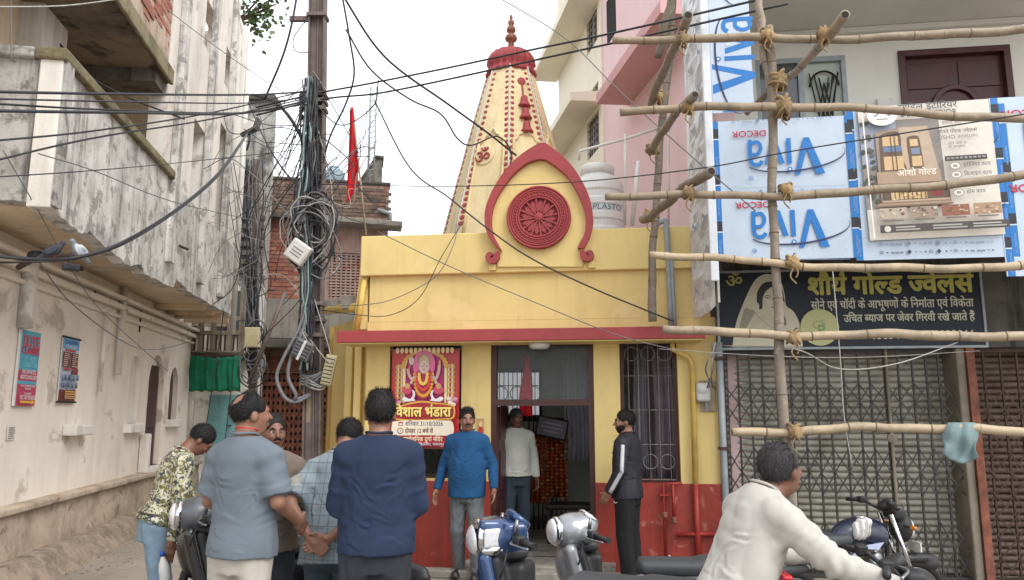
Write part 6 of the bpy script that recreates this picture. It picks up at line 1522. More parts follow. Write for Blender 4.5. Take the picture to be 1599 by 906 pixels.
for k, (u0, v0, u1, v1) in enumerate(((352, 470, 318, 690), (366, 560, 350, 700))): W('stay_wire', ['long wire slanting down in front of the teal door', 'short wire slanting down beside the teal door'][k], A((u0, v0, 13.5), ((u0+u1)/2, (v0+v1)/2+4, 13.4), (u1, v1, 13.3)), .009, 'cable_black', 'stay wires by the teal door')
# ragged service wires at the meter
for k in range(5): W('service_wire', 'one of the loose pale wires hanging above the electric meter', A((1112+3*k, 535, 7.9), (1118-4*k+rg.uniform(-6, 6), 575, 7.9), (1104+3*k, 606, 8.1)), .007, rg.choice(['cable_pale', 'cable_grey']), 'service wires at the meter', 6, 'wire', 5)

# ------------------------------------------------------------ wall bracket, pigeons, camera at upper left
t = thing('wall_bracket', 'iron bracket pipe on the old wall carrying the thick cable', 'bracket', at(60, 405, 6.9))
obj('arm', tube([(-.5, .5, .02), (.0, -.05, 0), (.42, -.1, .02)], .028, 8), 'rust_dark', t, smooth=True); obj('sleeve', tube([(-.06, 0, .03), (.03, -.05, .02)], .05, 10), 'cable_black', t, smooth=True)
t = thing('security_camera', 'small dark security camera below the pigeons on the old wall', 'security camera', at(113, 418, 6.75), rot=(R(-10), 0, R(40)))
obj('body', bx(-.08, .06, -.03, .03, -.03, .03), 'cable_black', t, bevel=.012); obj('lens', tube([(.06, 0, 0), (.085, 0, 0)], .022, 12), 'dark_void', t); obj('stem', tube([(-.02, 0, .03), (-.02, .02, .14)], .01, 8), 'cable_black', t)
paint('pigeon_dark', hx('#3b424c'), .7, 0, .3, 30., .2)
b = NB('pigeon_grey'); p_ = b.coord('obj'); wv = b.n('ShaderNodeTexWave'); wv.inputs['Scale'].default_value = 3.2; wv.inputs['Distortion'].default_value = 1.; b.l(p_, wv.inputs['Vector'])
b.base(b.mix(b.ramp(wv.outputs[0], .7, .85), hx('#7d8794'), hx('#c5ccd3'))); b.rough(.7); MATS['pigeon_grey'] = b.m
def pigeon(label, u, v, Y, mat, rz):
    t = thing('pigeon', label, 'pigeon', at(u, v, Y), rz, 'pigeons on the bracket')
    S = Solid(.007, .03); Mx = Matrix.Rotation(R(38), 3, 'X')
    S.ell((0, .0, .085), (.055, .10, .062), Mx).cap((0, .06, .14), (0, .085, .175), .032, .026).ell((0, .09, .188), (.024, .03, .025)).cap((0, -.07, .03), (0, -.17, -.03), .035, .02)
    solid('body', S, mat, t)
    for s in (-1, 1):
        S = Solid(.007, .02); S.ell((s*.05, -.03, .085), (.016, .095, .05), Mx); solid('wing', S, mat, t); obj('leg', tube([(s*.02, .01, .04), (s*.02, .015, 0)], .005, 6), 'pipe_red', t)
    t.scale = (.72, .72, .72)
    obj('beak', tube([(0, .115, .186), (0, .138, .178)], [.007, .002], 6), 'cable_grey', t); return t
pigeon('dark slate pigeon hunched on the wall bracket at left', 83, 402, 6.62, 'pigeon_dark', R(-60)); pigeon('grey pigeon with pale wing bars on the bracket end', 121, 402, 6.6, 'pigeon_grey', R(160))

# ------------------------------------------------------------ leaves of a tree behind the white bay wall
t = thing('leafy_tree', 'leafy tree branch showing against the sky beyond the white building', 'tree', at(392, 620, 17.5)*1)
t.location.z = 0
base = t.location.copy()
tp0 = at(388, 40, 17.5)-base
obj('trunk', tube(spline([(-.9, 1, 0), (-1.1, 1, 5), (-1., .6, 9), tuple(tp0+Vector((-.4, 0, .2)))], 5), [.16-.005*i for i in range(16)], 8), 'rust_dark', t, smooth=True)
rgl = random.Random(4); lim = []
for u, v in ((408, 8), (420, 22), (432, 6), (400, 48), (412, -20), (396, 30)):
    e = at(u, v, 17.5)-base; lim.append(e); obj('limb', tube(spline([tp0+Vector((-.3, 0, .1)), tp0.lerp(e, .5)+Vector((0, 0, .12)), e], 4), [.03-.002*i for i in range(9)], 6), 'rust_dark', t, smooth=True)
LV = []; LF = []
for e in lim+[at(rgl.uniform(385, 425), rgl.uniform(-90, 0), 17.5)-base for _ in range(16)]+[at(rgl.uniform(386, 404), rgl.uniform(-10, 40), 17.5)-base for _ in range(5)]:
    for k in range(24):
        c = e+Vector((rgl.gauss(0, .16), rgl.gauss(0, .16), rgl.gauss(-.05, .16))); a = Vector((rgl.uniform(-1, 1), rgl.uniform(-1, 1), rgl.uniform(-1, .2))).normalized(); s = a.cross(Vector((rgl.uniform(-1, 1), rgl.uniform(-1, 1), 1))).normalized(); L_ = rgl.uniform(.09, .17); w_ = L_*.36; n0 = len(LV)
        LV += [c, c+a*L_*.35+s*w_, c+a*L_*.75+s*w_*.7, c+a*L_, c+a*L_*.75-s*w_*.7, c+a*L_*.35-s*w_]; LF += [(n0, n0+1, n0+2, n0+3), (n0, n0+3, n0+4, n0+5)]
b = NB('leaf_green'); n = b.noise(b.coord(), 5, 3); b.base(b.mix(b.ramp(n, .3, .7), (.045, .09, .02), (.10, .16, .045))); b.rough(.5); b.b.inputs['Transmission Weight'].default_value = .0; MATS['leaf_green'] = b.m
tag(obj('crown', (LV, LF), 'leaf_green', t), kind='stuff')

# ------------------------------------------------------------ loose things at the foot of the left wall
rgs = random.Random(8)
def stone(u, v, s, label, mat='rubble', i=0):
    g = ground(u, v); S = Solid(.012, .02); M = Matrix.Rotation(rgs.uniform(0, 3), 3, 'Z') @ Matrix.Rotation(rgs.uniform(-.3, .3), 3, 'X')
    S.box((0, 0, s*.3), (s, s*.7, s*.4), s*.2, M).box((s*.3, 0, s*.4), (s*.5, s*.5, s*.35), s*.15, M)
    t = solid('loose_stone', S, mat, None, folds(i+3, s*.06, 30/s*.1)); t.location = g; return tag(t, label, 'stone', 'loose stones by the wall')
stone(168, 833, .13, 'brown loose stone at the middle of the left footing', 'rubble', 1); stone(68, 876, .17, 'pale flat stone slab at the bottom left by grass', 'concrete', 2); stone(105, 868, .08, 'small pale stone beside the grass tuft', 'concrete', 3); stone(8, 898, .16, 'dark stone at the bottom left corner', 'dark_concrete', 4); stone(168, 797, .09, 'blue-grey scrap of stone on the footing ledge', 'concrete', 5); stone(140, 862, .05, 'tiny stone on the road near the footing', 'rubble', 6); stone(30, 890, .09, 'grey stone next to the dark corner stone', 'rubble', 7)
g = ground(85, 866); GV2 = []; GF2 = []
for k in range(160):
    c = Vector((rgs.gauss(0, .14), rgs.gauss(0, .1), 0)); a = rgs.uniform(0, 6.28); h = rgs.uniform(.05, .14); d = Vector((math.cos(a), math.sin(a), 0)); s = Vector((-d.y, d.x, 0))*.006; n0 = len(GV2)
    GV2 += [c-s, c+s, c+d*h*.3+Vector((0, 0, h*.7))+s*.6, c+d*h*.3+Vector((0, 0, h*.7))-s*.6, c+d*h*.8+Vector((0, 0, h))]; GF2 += [(n0, n0+1, n0+2, n0+3), (n0+3, n0+2, n0+4)]
t = obj('grass_tuft', (GV2, GF2), 'leaf_green'); t.location = g; tag(t, 'small green grass tuft at foot of the left wall', 'grass', kind='stuff')
PB = []
for k in range(150):
    y = rgs.uniform(7.5, 14); x = -5.2-.16*(y-8.5)+.5+abs(rgs.gauss(0, .35)); s = rgs.uniform(.004, .016); PB.append(xf(bx(-s, s, -s*.7, s*.7, 0, s), Matrix.Translation((x, y, -.005)) @ Matrix.Rotation(rgs.uniform(0, 6), 4, 'Z')))
tag(obj('gravel_litter', join(*PB), 'rubble'), 'scattered gravel and grit along the left footing', 'gravel', kind='stuff')
# rubble heap at lane end
for k in range(7):
    q = at(440+k*9, 745, 14.2); s = .22
    S = Solid(.02, .03); S.box((0, 0, .1), (.2, .15, .12), .05, Matrix.Rotation(k, 3, 'Z')).box((.1, .05, .22), (.14, .1, .1), .04, Matrix.Rotation(k*1.7, 3, 'X'))
    t = solid('rubble_sack', S, ['concrete', 'left_white', 'rubble'][k % 3], None, folds(k, .02, 25)); t.location = (q.x, q.y, 0 if k % 2 else .22); tag(t, 'pale rubble sack in the heap before the rusty gate', 'sack', 'rubble sacks at the lane end')
# ------------------------------------------------------------ two-wheelers
paint('scooter_blue', hx('#22406a'), .25, .2, .03, 4., 0, .8); paint('scooter_silver', hx('#8f9296'), .33, .35, .02, 3., 0, .5); paint('scooter_black', hx('#1d1e21'), .3, .1, .08, 20., 0, .5)
paint('cowl_grey', hx('#56595e'), .4, .2, .1, 20., .02, .2); paint('bike_navy', hx('#182036'), .35, .1, .1, 6., 0, .4); paint('plastic_black', hx('#232426'), .55, 0, .15, 20., .05)
paint('seat_black', hx('#3a3d40'), .6, 0, .12, 25., .15); paint('tyre', hx('#1b1b1b'), .85, 0, .2, 30., .2); paint('chrome', hx('#c9cbcd'), .12, 1., .03, 20., 0); paint('alloy', hx('#8a8c8e'), .35, .8, .1, 20., .02)
paint('dial', hx('#b9ab8f'), .3, 0, .35, 40., 0, .6); paint('lamp_lens', hx('#d8dbdd'), .08, .15, .1, 40., 0, .8); paint('lamp_red', hx('#c0141c'), .2, 0, .1, 20., 0, .6); paint('lamp_amber', hx('#c8741a'), .2, 0, .1, 20., 0, .6)
paint('decal_pale', hx('#aab3cf'), .3, .1, .05, 20., 0, .5); paint('plate_white', hx('#cfcfca'), .5, 0, .1, 20., 0)
def wheel(parent, y, r, w_, M=None):
    n, m = 30, 8; V = []; F = []
    for i in range(n):
        a = 2*PI*i/n
        for j in range(m): b_ = 2*PI*j/m; rr = r-w_*.5+w_*.5*math.cos(b_); V.append((w_*.5*math.sin(b_), rr*math.cos(a), rr*math.sin(a)))
    for i in range(n):
        for j in range(m): F.append((i*m+j, i*m+(j+1) % m, ((i+1) % n)*m+(j+1) % m, ((i+1) % n)*m+j))
    t = Matrix.Translation((0, y, r)); t = t if M is None else M @ t
    wh_ = obj('wheel', xf((V, F), t), 'tyre', parent, smooth=True)
    obj('rim', xf(xf(lathe([(r-w_, -.02), (r-w_*.9, -.03), (r-w_*.9, .03), (r-w_, .02)], 28), Matrix.Rotation(PI/2, 4, 'Y')), t), 'alloy', wh_, smooth=True)
    for k in range(5):
        a = 2*PI*k/5; obj('spoke', xf(bar((0, 0, 0), (0, (r-w_*.9)*math.cos(a), (r-w_*.9)*math.sin(a)), .03, .025), t), 'alloy', wh_)
    obj('axle', xf(tube([(-.08, 0, 0), (.08, 0, 0)], .03, 12), t), 'alloy', wh_)
def scooter(label, loc, heading, steer, body, cowl, style, seat='seat_black'):
    t = thing('motor_scooter', label, 'scooter', loc, heading-PI/2, 'parked two-wheelers')
    h = .010
    S = Solid(.014, .05); S.ell((0, -.42, .57), (.19, .46, .15)).ell((0, -.62, .62), (.13, .30, .11)).box((0, -.12, .45), (.13, .10, .18), .05); solid('rear_body', S, body, t)
    S = Solid(.012, .03); S.box((0, -.22, .735), (.135, .26, .045), .04).box((0, -.58, .755), (.115, .22, .042), .038); solid('seat', S, seat, t)
    obj('footboard', bx(-.15, .15, -.1, .36, .27, .32), 'plastic_black', t, bevel=.02)
    S = Solid(.012, .04); Mx = Matrix.Rotation(R(-16), 3, 'X'); S.box((0, .42, .60), (.19, .045, .30), .04, Mx).ell((0, .50, .70), (.13, .09, .18), Mx).box((0, .44, .36), (.15, .1, .10), .05); solid('leg_shield', S, body, t)
    S = Solid(.012, .03); S.box((0, .36, .60), (.165, .03, .27), .025, Mx).box((0, .33, .72), (.10, .05, .1), .03); solid('inner_panel', S, 'plastic_black', t)
    obj('tail_lamp', bx(-.09, .09, -.97, -.90, .62, .70), 'lamp_red', t, bevel=.02); obj('grab_rail', tube(spline([(-.14, -.6, .75), (-.16, -.85, .77), (0, -.95, .78), (.16, -.85, .77), (.14, -.6, .75)], 5), .016, 8), 'alloy', t, smooth=True)
    obj('exhaust', tube([(.15, -.25, .24), (.2, -.5, .27), (.2, -.85, .33)], [.025, .055, .06], 12), 'plastic_black', t, smooth=True)
    obj('number_plate', bx(-.1, .1, -.99, -.975, .44, .56), 'plate_white', t); obj('stand', tube([(-.12, -.2, .25), (-.2, -.15, .0)], .012, 6), 'alloy', t)
    wheel(t, -.5, .22, .09)
    pv = Matrix.Translation((0, .44, 0)) @ Matrix.Rotation(steer, 4, 'Z')
    st = obj('steering', xf(tube([(0, .0, .92), (0, .17, .3)], .03, 10), pv), 'plastic_black', t, smooth=True)
    st.parent = t
    S = Solid(.011, .03); S.ell((0, .2, .40), (.075, .20, .09)).box((0, .2, .36), (.07, .16, .05), .03); o = solid('front_fender', S, body, t, M=pv)
    wheel(t, .24, .22, .09, pv)
    hb = pv @ Matrix.Translation((0, 0, .95))
    S = Solid(.007, .03)
    if style == 'sharp':
        S.ell((0, .03, .0), (.125, .17, .105)).box((0, -.03, .035), (.15, .07, .055), .03).box((0, .09, .02), (.105, .08, .085), .03).box((0, -.02, -.05), (.11, .10, .06), .03)
    else:
        S.ell((0, .04, .01), (.125, .15, .12)).ell((0, -.05, .05), (.105, .09, .08)).cap((-.13, -.02, -.01), (.13, -.02, -.01), .05).ell((0, 0, -.07), (.09, .09, .07))
    cw = solid('handlebar_cowl', S, cowl, t, M=hb)
    if style == 'sharp':
        S = Solid(.006, .015); S.ell((0, .155, .0), (.118, .05, .105)); solid('headlamp_bezel', S, 'chrome', cw)
        S = Solid(.006, .015); S.ell((0, .175, -.01), (.095, .05, .085)); solid('headlamp', S, 'lamp_lens', cw)
        for s in (-1, 1):
            S = Solid(.006, .012); S.box((s*.118, .095, .01), (.014, .062, .052), .012, Matrix.Rotation(R(-s*20), 3, 'Z')); solid('indicator', S, 'lamp_lens', cw)
            S = Solid(.006, .012); S.ell((s*.112, .10, -.06), (.022, .065, .030)); solid('lamp_trim', S, 'chrome', cw)
            obj('bolt', xf(lathe([(.012, 0), (.012, .006), (.004, .007)], 10), Matrix.Translation((s*.149, -.03, .03)) @ Matrix.Rotation(s*PI/2, 4, 'Y')), 'plastic_black', cw)
    else:
        S = Solid(.006, .012); S.ell((0, .155, .01), (.10, .05, .10)); solid('headlamp_bezel', S, 'chrome', cw)
        S = Solid(.006, .012); S.ell((0, .178, .01), (.085, .045, .085)); solid('headlamp', S, 'lamp_lens', cw)
        for s in (-1, 1): obj('bolt', xf(lathe([(.012, 0), (.012, .008), (.004, .009)], 10), Matrix.Translation((s*.128, -.02, .0)) @ Matrix.Rotation(s*PI/2, 4, 'Y')), 'plastic_black', cw)
    S = Solid(.008, .02); S.box((0, -.01, -.085), (.115, .105, .035), .03); solid('cowl_base', S, 'plastic_black', cw)
    tl_ = Matrix.Translation((0, -.085, .10)) @ Matrix.Rotation(R(38), 4, 'X')
    obj('dial_rim', xf(lathe([(.078, -.03), (.08, .0), (.07, .012), (.062, .006)], 28), tl_ @ Matrix.Scale(1.25 if style == 'sharp' else 1.1, 4, (1, 0, 0))), 'chrome' if style != 'sharp' else cowl, cw, smooth=True)
    obj('dial_face', xf(lathe([(.064, .004), (.06, .008), (.005, .012)], 24), tl_ @ Matrix.Scale(1.25 if style == 'sharp' else 1.1, 4, (1, 0, 0))), 'dial', cw, smooth=True)
    for s in (-1, 1):
        obj('switch_box', xf(bx(-.035, .035, -.03, .03, -.028, .028), Matrix.Translation((s*.185, -.035, .0)) @ Matrix.Rotation(s*-.2, 4, 'Z')), 'plastic_black', cw, bevel=.01)
        g = obj('grip', tube([(s*.21, -.04, 0), (s*.34, -.075, -.008)], .0175, 12), 'plastic_black', cw, smooth=True); obj('grip_end', tube([(s*.34, -.075, -.008), (s*.355, -.079, -.009)], .021, 12), 'plastic_black', g)
        obj('brake_lever', tube(spline([(s*.17, .0, -.005), (s*.22, .02, -.01), (s*.32, -.02, -.02), (s*.35, -.04, -.02)], 4), .007, 8), 'alloy', cw, smooth=True)
        obj('mirror_boss', tube([(s*.16, -.02, .04), (s*.165, -.03, .11)], [.014, .010], 8), 'alloy', cw, smooth=True)
    obj('cable', tube(spline([(-.15, .02, -.04), (-.2, .06, -.14), (-.1, .06, -.24), (-.02, .02, -.3)], 5), .006, 6), 'plastic_black', cw, smooth=True)
    return t
H = R(163); ST = R(33)
def put(u, v, Y, zc_, heading): # root so that the handlebar centre sits at the surveyed point
    p = at(u, v, Y); return (p.x-.44*math.cos(heading), p.y-.44*math.sin(heading), p.z-zc_)
sc1 = scooter('blue scooter with chrome-trimmed headlamp, handlebar turned to the left', (*put(788, 838, 4.6, .95, R(155))[:2], 0), R(155), R(40), 'scooter_blue', 'scooter_blue', 'sharp')
sc2 = scooter('silver retro scooter with round dial and grey seat, in front of the doorway', (*put(896, 838, 5.15, .95, R(176))[:2], 0), R(176), R(20), 'scooter_silver', 'scooter_silver', 'retro'); sc2.scale = (.94, .94, .94)
sc3 = scooter('black scooter with dark grey handlebar behind the man in grey tee', (*put(318, 808, 5.5, .95, R(190))[:2], 0), R(190), R(8), 'scooter_black', 'cowl_grey', 'retro')
S = Solid(.012, .02); S.box((0, 0, .03), (.10, .12, .03), .025).ell((.03, .02, .05), (.06, .08, .03)); q = Vector(sc3.location)
t = solid('folded_cloth', S, fabric('pink_cloth', hx('#b98a92')), None, folds(3, .01, 50)); hd = Vector((math.cos(R(190)), math.sin(R(190)), 0)); t.location = q-hd*.32+Vector((0, 0, .82)); tag(t, 'pink folded cloth on the black scooter seat', 'cloth')
def motorcycle(label, loc, heading, steer, body):
    t = thing('motorcycle', label, 'motorcycle', loc, heading-PI/2, 'parked two-wheelers')
    S = Solid(.012, .05); S.ell((0, .12, .84), (.135, .27, .12)).ell((0, .22, .80), (.16, .16, .12)).ell((0, -.08, .79), (.09, .16, .07)); tk_ = solid('fuel_tank', S, body, t)
    for s in (-1, 1): obj('tank_decal', prism([(-.02, .74), (.26, .77), (.33, .83), (.05, .81)], -.005, .005), 'decal_pale', tk_, M=Matrix.Translation((s*.150, -.1, -.06)) @ Matrix.Rotation(PI/2, 4, 'Z'))
    obj('filler_cap', xf(lathe([(.045, 0), (.045, .012), (.01, .016)], 16), Matrix.Translation((0, .14, .955))), 'chrome', tk_, smooth=True)
    S = Solid(.014, .04); S.box((0, -.30, .80), (.13, .24, .045), .04).box((0, -.62, .84), (.11, .18, .04), .035); solid('seat', S, 'seat_black', t)
    S = Solid(.014, .04); S.ell((0, -.55, .72), (.10, .34, .08)).box((0, -.2, .66), (.12, .12, .1), .04); solid('side_panel', S, body, t)
    obj('tail_lamp', bx(-.06, .06, -.96, -.88, .74, .81), 'lamp_red', t, bevel=.02)
    S = Solid(.014, .02); S.box((0, .08, .42), (.12, .17, .16), .04).cap((0, .18, .45), (0, .26, .62), .08, .075).cap((-.14, .02, .36), (.14, .02, .36), .09); solid('engine', S, 'alloy', t)
    obj('exhaust', tube(spline([(.08, .28, .5), (.12, .36, .3), (.15, .1, .24), (.17, -.4, .28), (.18, -.8, .36)], 5), [.02]*12+[.045]*9, 10), 'chrome', t, smooth=True)
    obj('frame_tube', tube(spline([(0, .42, .9), (0, .4, .5), (0, .2, .25), (0, -.3, .3), (0, -.6, .6)], 4), .02, 8), 'plastic_black', t, smooth=True)
    wheel(t, -.63, .30, .085); 
    S = Solid(.014, .02); S.ell((0, -.70, .58), (.06, .26, .06)); solid('rear_fender', S, 'plastic_black', t)
    pv = Matrix.Translation((0, .40, 0)) @ Matrix.Rotation(steer, 4, 'Z'); wheel(t, .24, .30, .08, pv)
    S = Solid(.010, .02); S.ell((0, .24, .60), (.06, .24, .045)).ell((0, .40, .55), (.055, .10, .06)); solid('front_fender', S, 'plastic_black', t, M=pv)
    fk = obj('fork', join(tube([(-.085, .02, .98), (-.085, .24, .3)], .02, 10)), 'chrome', t, smooth=True, M=pv); obj('fork', tube([(.085, .02, .98), (.085, .24, .3)], .02, 10), 'chrome', t, smooth=True, M=pv)
    S = Solid(.009, .03); S.ell((0, .16, .86), (.11, .09, .13)).box((0, .10, .98), (.10, .05, .05), .03); hd_ = solid('headlamp_fairing', S, 'plastic_black', t, M=pv)
    S = Solid(.008, .02); S.ell((0, .225, .85), (.08, .04, .09)); solid('headlamp', S, 'lamp_lens', hd_)
    hbar = obj('handlebar', tube(spline([(-.36, -.10, 1.06), (-.2, -.05, 1.07), (-.1, .02, 1.01), (.1, .02, 1.01), (.2, -.05, 1.07), (.36, -.10, 1.06)], 5), .012, 10), 'plastic_black', t, smooth=True, M=pv)
    obj('dial_pod', xf(lathe([(.06, 0), (.065, .04), (.05, .05), (.01, .05)], 18), Matrix.Translation((0, .04, 1.03)) @ Matrix.Rotation(R(35), 4, 'X')), 'plastic_black', hbar, smooth=True)
    for s in (-1, 1):
        obj('grip', tube([(s*.24, -.067, 1.068), (s*.37, -.102, 1.06)], .018, 12), 'plastic_black', hbar, smooth=True); obj('lever', tube(spline([(s*.19, -.0, 1.07), (s*.25, .02, 1.065), (s*.36, -.04, 1.05)], 4), .007, 8), 'alloy', hbar, smooth=True); obj('switch_box', bx(s*.21-.03, s*.21+.03, -.085, -.03, 1.045, 1.1), 'plastic_black', hbar, bevel=.01)
        S = Solid(.008, .01); S.ell((s*.20, .14, .88), (.045, .022, .022)); o = solid('indicator', S, 'lamp_amber', hd_); obj('indicator_stem', tube([(s*.1, .13, .88), (s*.17, .14, .88)], .01, 8), 'plastic_black', hd_)
    obj('number_plate', bx(-.09, .09, .27, .28, .66, .74), 'plate_white', t, M=pv)
    return t
hm = R(22); p = at(1384, 800, 6.2)
mc = motorcycle('dark blue motorcycle parked before the folding gate, handlebar turned', (p.x-.40*math.cos(hm), p.y-.40*math.sin(hm), 0), hm, R(-14), 'bike_navy')
S = Solid(.009, .02); S.ell((0, 0, 0), (.05, .04, .06)).ell((.03, -.02, .04), (.03, .03, .03)).ell((-.02, 0, -.05), (.035, .03, .03))
t = solid('plastic_bag', S, 'white_plastic', None, folds(9, .012, 90)); mc.scale = (.9, .9, .9); t.location = at(1345, 824, 5.95); tag(t, 'crumpled white plastic bag tied to the motorcycle handlebar', 'plastic bag')
mc2 = motorcycle('dark motorcycle mostly hidden behind the man in navy, front mudguard showing', (-1.10, 6.02, 0), R(-75), R(48), 'bike_navy')
for ch in [o for o in COL.objects if o.parent == mc2 and o.name.startswith('number_plate')]: bpy.data.objects.remove(ch)
hm3 = R(4); mc3 = copy_tree(mc); mc3['label'] = 'motorcycle under the man in the cream shirt'; mc3['group'] = 'ridden motorcycle'; mc3.location = (1.30, 3.56, 0); mc3.rotation_euler.z = hm3-PI/2; mc3.scale = (.94, .94, .94)
# ------------------------------------------------------------ people
def skinmat(name, col):
    b = NB(name); p = b.coord('obj'); n = b.noise(p, 18, 4, .6)
    b.base(b.mix(b.ramp(n, .3, .7), tuple(x*.86 for x in col), tuple(x*1.08 for x in col))); b.rough(.5); b.b.inputs['Subsurface Weight'].default_value = .08; b.b.inputs['Subsurface Radius'].default_value = (.02, .008, .004)
    b.bump(b.noise(p, 220, 3), .12, .003); MATS[name] = b.m
skinmat('skin', hx('#8d6552')); skinmat('skin_dark', hx('#75503f')); skinmat('scalp', hx('#a87660'))
def hairmat(name, col):
    b = NB(name); p = b.coord('obj', (1, 1, .35)); n = b.noise(p, 160, 3, .7); b.base(b.mix(b.ramp(n, .35, .7), tuple(x*.5 for x in col), tuple(x*1.2 for x in col))); b.rough(.62); b.b.inputs['Specular IOR Level'].default_value = .3; b.bump(n, .5, .006); MATS[name] = b.m
hairmat('hair_black', hx('#1d1a1a')); hairmat('hair_grey', hx('#3a3839'))
paint('eye_white', hx('#cfc8c0'), .3, 0, .03, 20., 0); paint('lip', hx('#7a4740'), .5, 0, .08, 40., .05)
fabric('tee_grey', hx('#667079'), .08); fabric('shirt_navy', hx('#1b2a45'), .12); fabric('shirt_blue', hx('#144b78'), .12); fabric('shirt_brown', hx('#6f6258'), .15); fabric('shirt_white', hx('#c9cbc2'), .08); fabric('shirt_cream', hx('#b5b2ab'), .08); fabric('jacket_black', hx('#1e2029'), .15, rough=.6); fabric('stripe_white', hx('#c4c6cc'), .05)
fabric('jeans_light', hx('#7b93a6'), .3, 300.); fabric('jeans_grey', hx('#676c70'), .25, 300.); fabric('trouser_beige', hx('#b5b0a6'), .08); fabric('trouser_dark', hx('#2b3138'), .15); fabric('trouser_slate', hx('#38454f'), .12); fabric('trouser_black', hx('#17181b'), .15); fabric('shirt_check_base', hx('#7c8890'), .08)
paint('belt_leather', hx('#2b2624'), .5, 0, .15, 30., .1); paint('shoe_dark', hx('#2a2625'), .5, 0, .2, 30., .1); paint('shoe_light', hx('#8f8d8a'), .6, 0, .2, 30., .1)
b = NB('camo'); p_ = b.coord('obj'); n1 = b.noise(p_, 17, 2, .45, .9); n2 = b.noise(b.coord('obj', (1.1, 1.1, 1.4)), 23, 2, .45, 1.2); n3 = b.noise(b.coord('obj', (1.3, .9, 1)), 29, 2, .4, .8)
c = b.mix(b.ramp(n1, .485, .5), hx('#a8a584'), hx('#6d6840')); c = b.mix(b.ramp(n2, .54, .555), c, hx('#3a434f')); c = b.mix(b.ramp(n3, .56, .575), c, hx('#b9b6a5')); c = b.mix(b.ramp(b.noise(p_, 41, 2, .4, .5), .62, .63), c, hx('#2e3338')); b.base(c); b.rough(.9); b.bump(b.noise(p_, 200, 2), .2, .004); MATS['camo'] = b.m
b = NB('check_grey'); p_ = b.coord('obj'); sx_ = b.n('ShaderNodeSeparateXYZ'); b.l(p_, sx_.inputs[0]); ls = []
for i, sc_ in ((0, 16.), (2, 16.)):
    f = b.math('FRACT', b.math('MULTIPLY', sx_.outputs[i], sc_)); ls.append(b.ramp(b.math('ABSOLUTE', b.math('SUBTRACT', f, .5)), .43, .47))
c = b.mix(b.math('MULTIPLY', b.math('MAXIMUM', ls[0], ls[1]), .65), hx('#7d8990'), hx('#4d5860')); b.base(c); b.rough(.9); b.bump(b.noise(p_, 300, 2), .2, .004); MATS['check_grey'] = b.m

def V3(*a): return Vector(a)
def creases(Tm, arms, sh, seed, amp):
    rg = np.random.RandomState(seed); Ti = np.array(Tm.inverted()); segs = []
    for i in range(34):
        s = 1 if i % 2 else -1; sy = 1 if i % 4 < 2 else -1; kind = i % 3
        if kind == 0: a = (s*rg.uniform(.12, .19), rg.uniform(.28, .40)); b_ = (a[0]-s*rg.uniform(.08, .2), a[1]-rg.uniform(.06, .2))
        elif kind == 1: a = (s*rg.uniform(.10, .19), rg.uniform(-.02, .16)); b_ = (a[0]-s*rg.uniform(.1, .22), a[1]+rg.uniform(-.07, .05))
        else: a = (s*rg.uniform(.0, .15), rg.uniform(.12, .34)); b_ = (a[0]+rg.uniform(-.04, .04), a[1]-rg.uniform(.14, .28))
        segs.append((np.array(a), np.array(b_), sy, rg.uniform(.007, .013), rg.uniform(.5, 1.)*amp))
    base = folds(seed, amp*.3, 40)
    def post(P):
        q = P@Ti[:3, :3].T+Ti[:3, 3]; xz = q[:, [0, 2]]; r = base(P)
        for a, b_, sy, sg, A in segs:
            d = b_-a; L2 = d@d; w = xz-a; t = (w@d)/L2; n = (w[:, 0]*d[1]-w[:, 1]*d[0])/math.sqrt(L2); m = np.clip(np.sin(np.clip(t, 0, 1)*PI), 0, 1)*(q[:, 1]*sy > -.02)*(np.abs(q[:, 0]) < .21)
            n = n+.012*np.sin(t*7+a[0]*40); r = r+A*m*(n/sg)*np.exp(-(n/sg)**2)*1.6
        for (e, w_), s_ in zip(arms, sh):
            e_, s0, w0 = np.array(e), np.array(s_), np.array(w_); d1 = (e_-s0)/np.linalg.norm(e_-s0); d2 = (w0-e_)/np.linalg.norm(w0-e_); v = P-e_; ds = np.linalg.norm(v, axis=1)
            u = v@(d1+d2)/1.6; r = r+amp*.8*np.sin(u*95+3*np.sin(v[:, 2]*30))*np.exp(-(ds/.11)**2)
            v2 = P-s0; u2 = v2@d1; r = r+amp*.5*np.sin(u2*60+v2[:, 1]*25)*np.exp(-((u2-.1)/.09)**2)*(np.linalg.norm(v2-u2[:, None]*d1, axis=1) < .11)
        return r
    return post
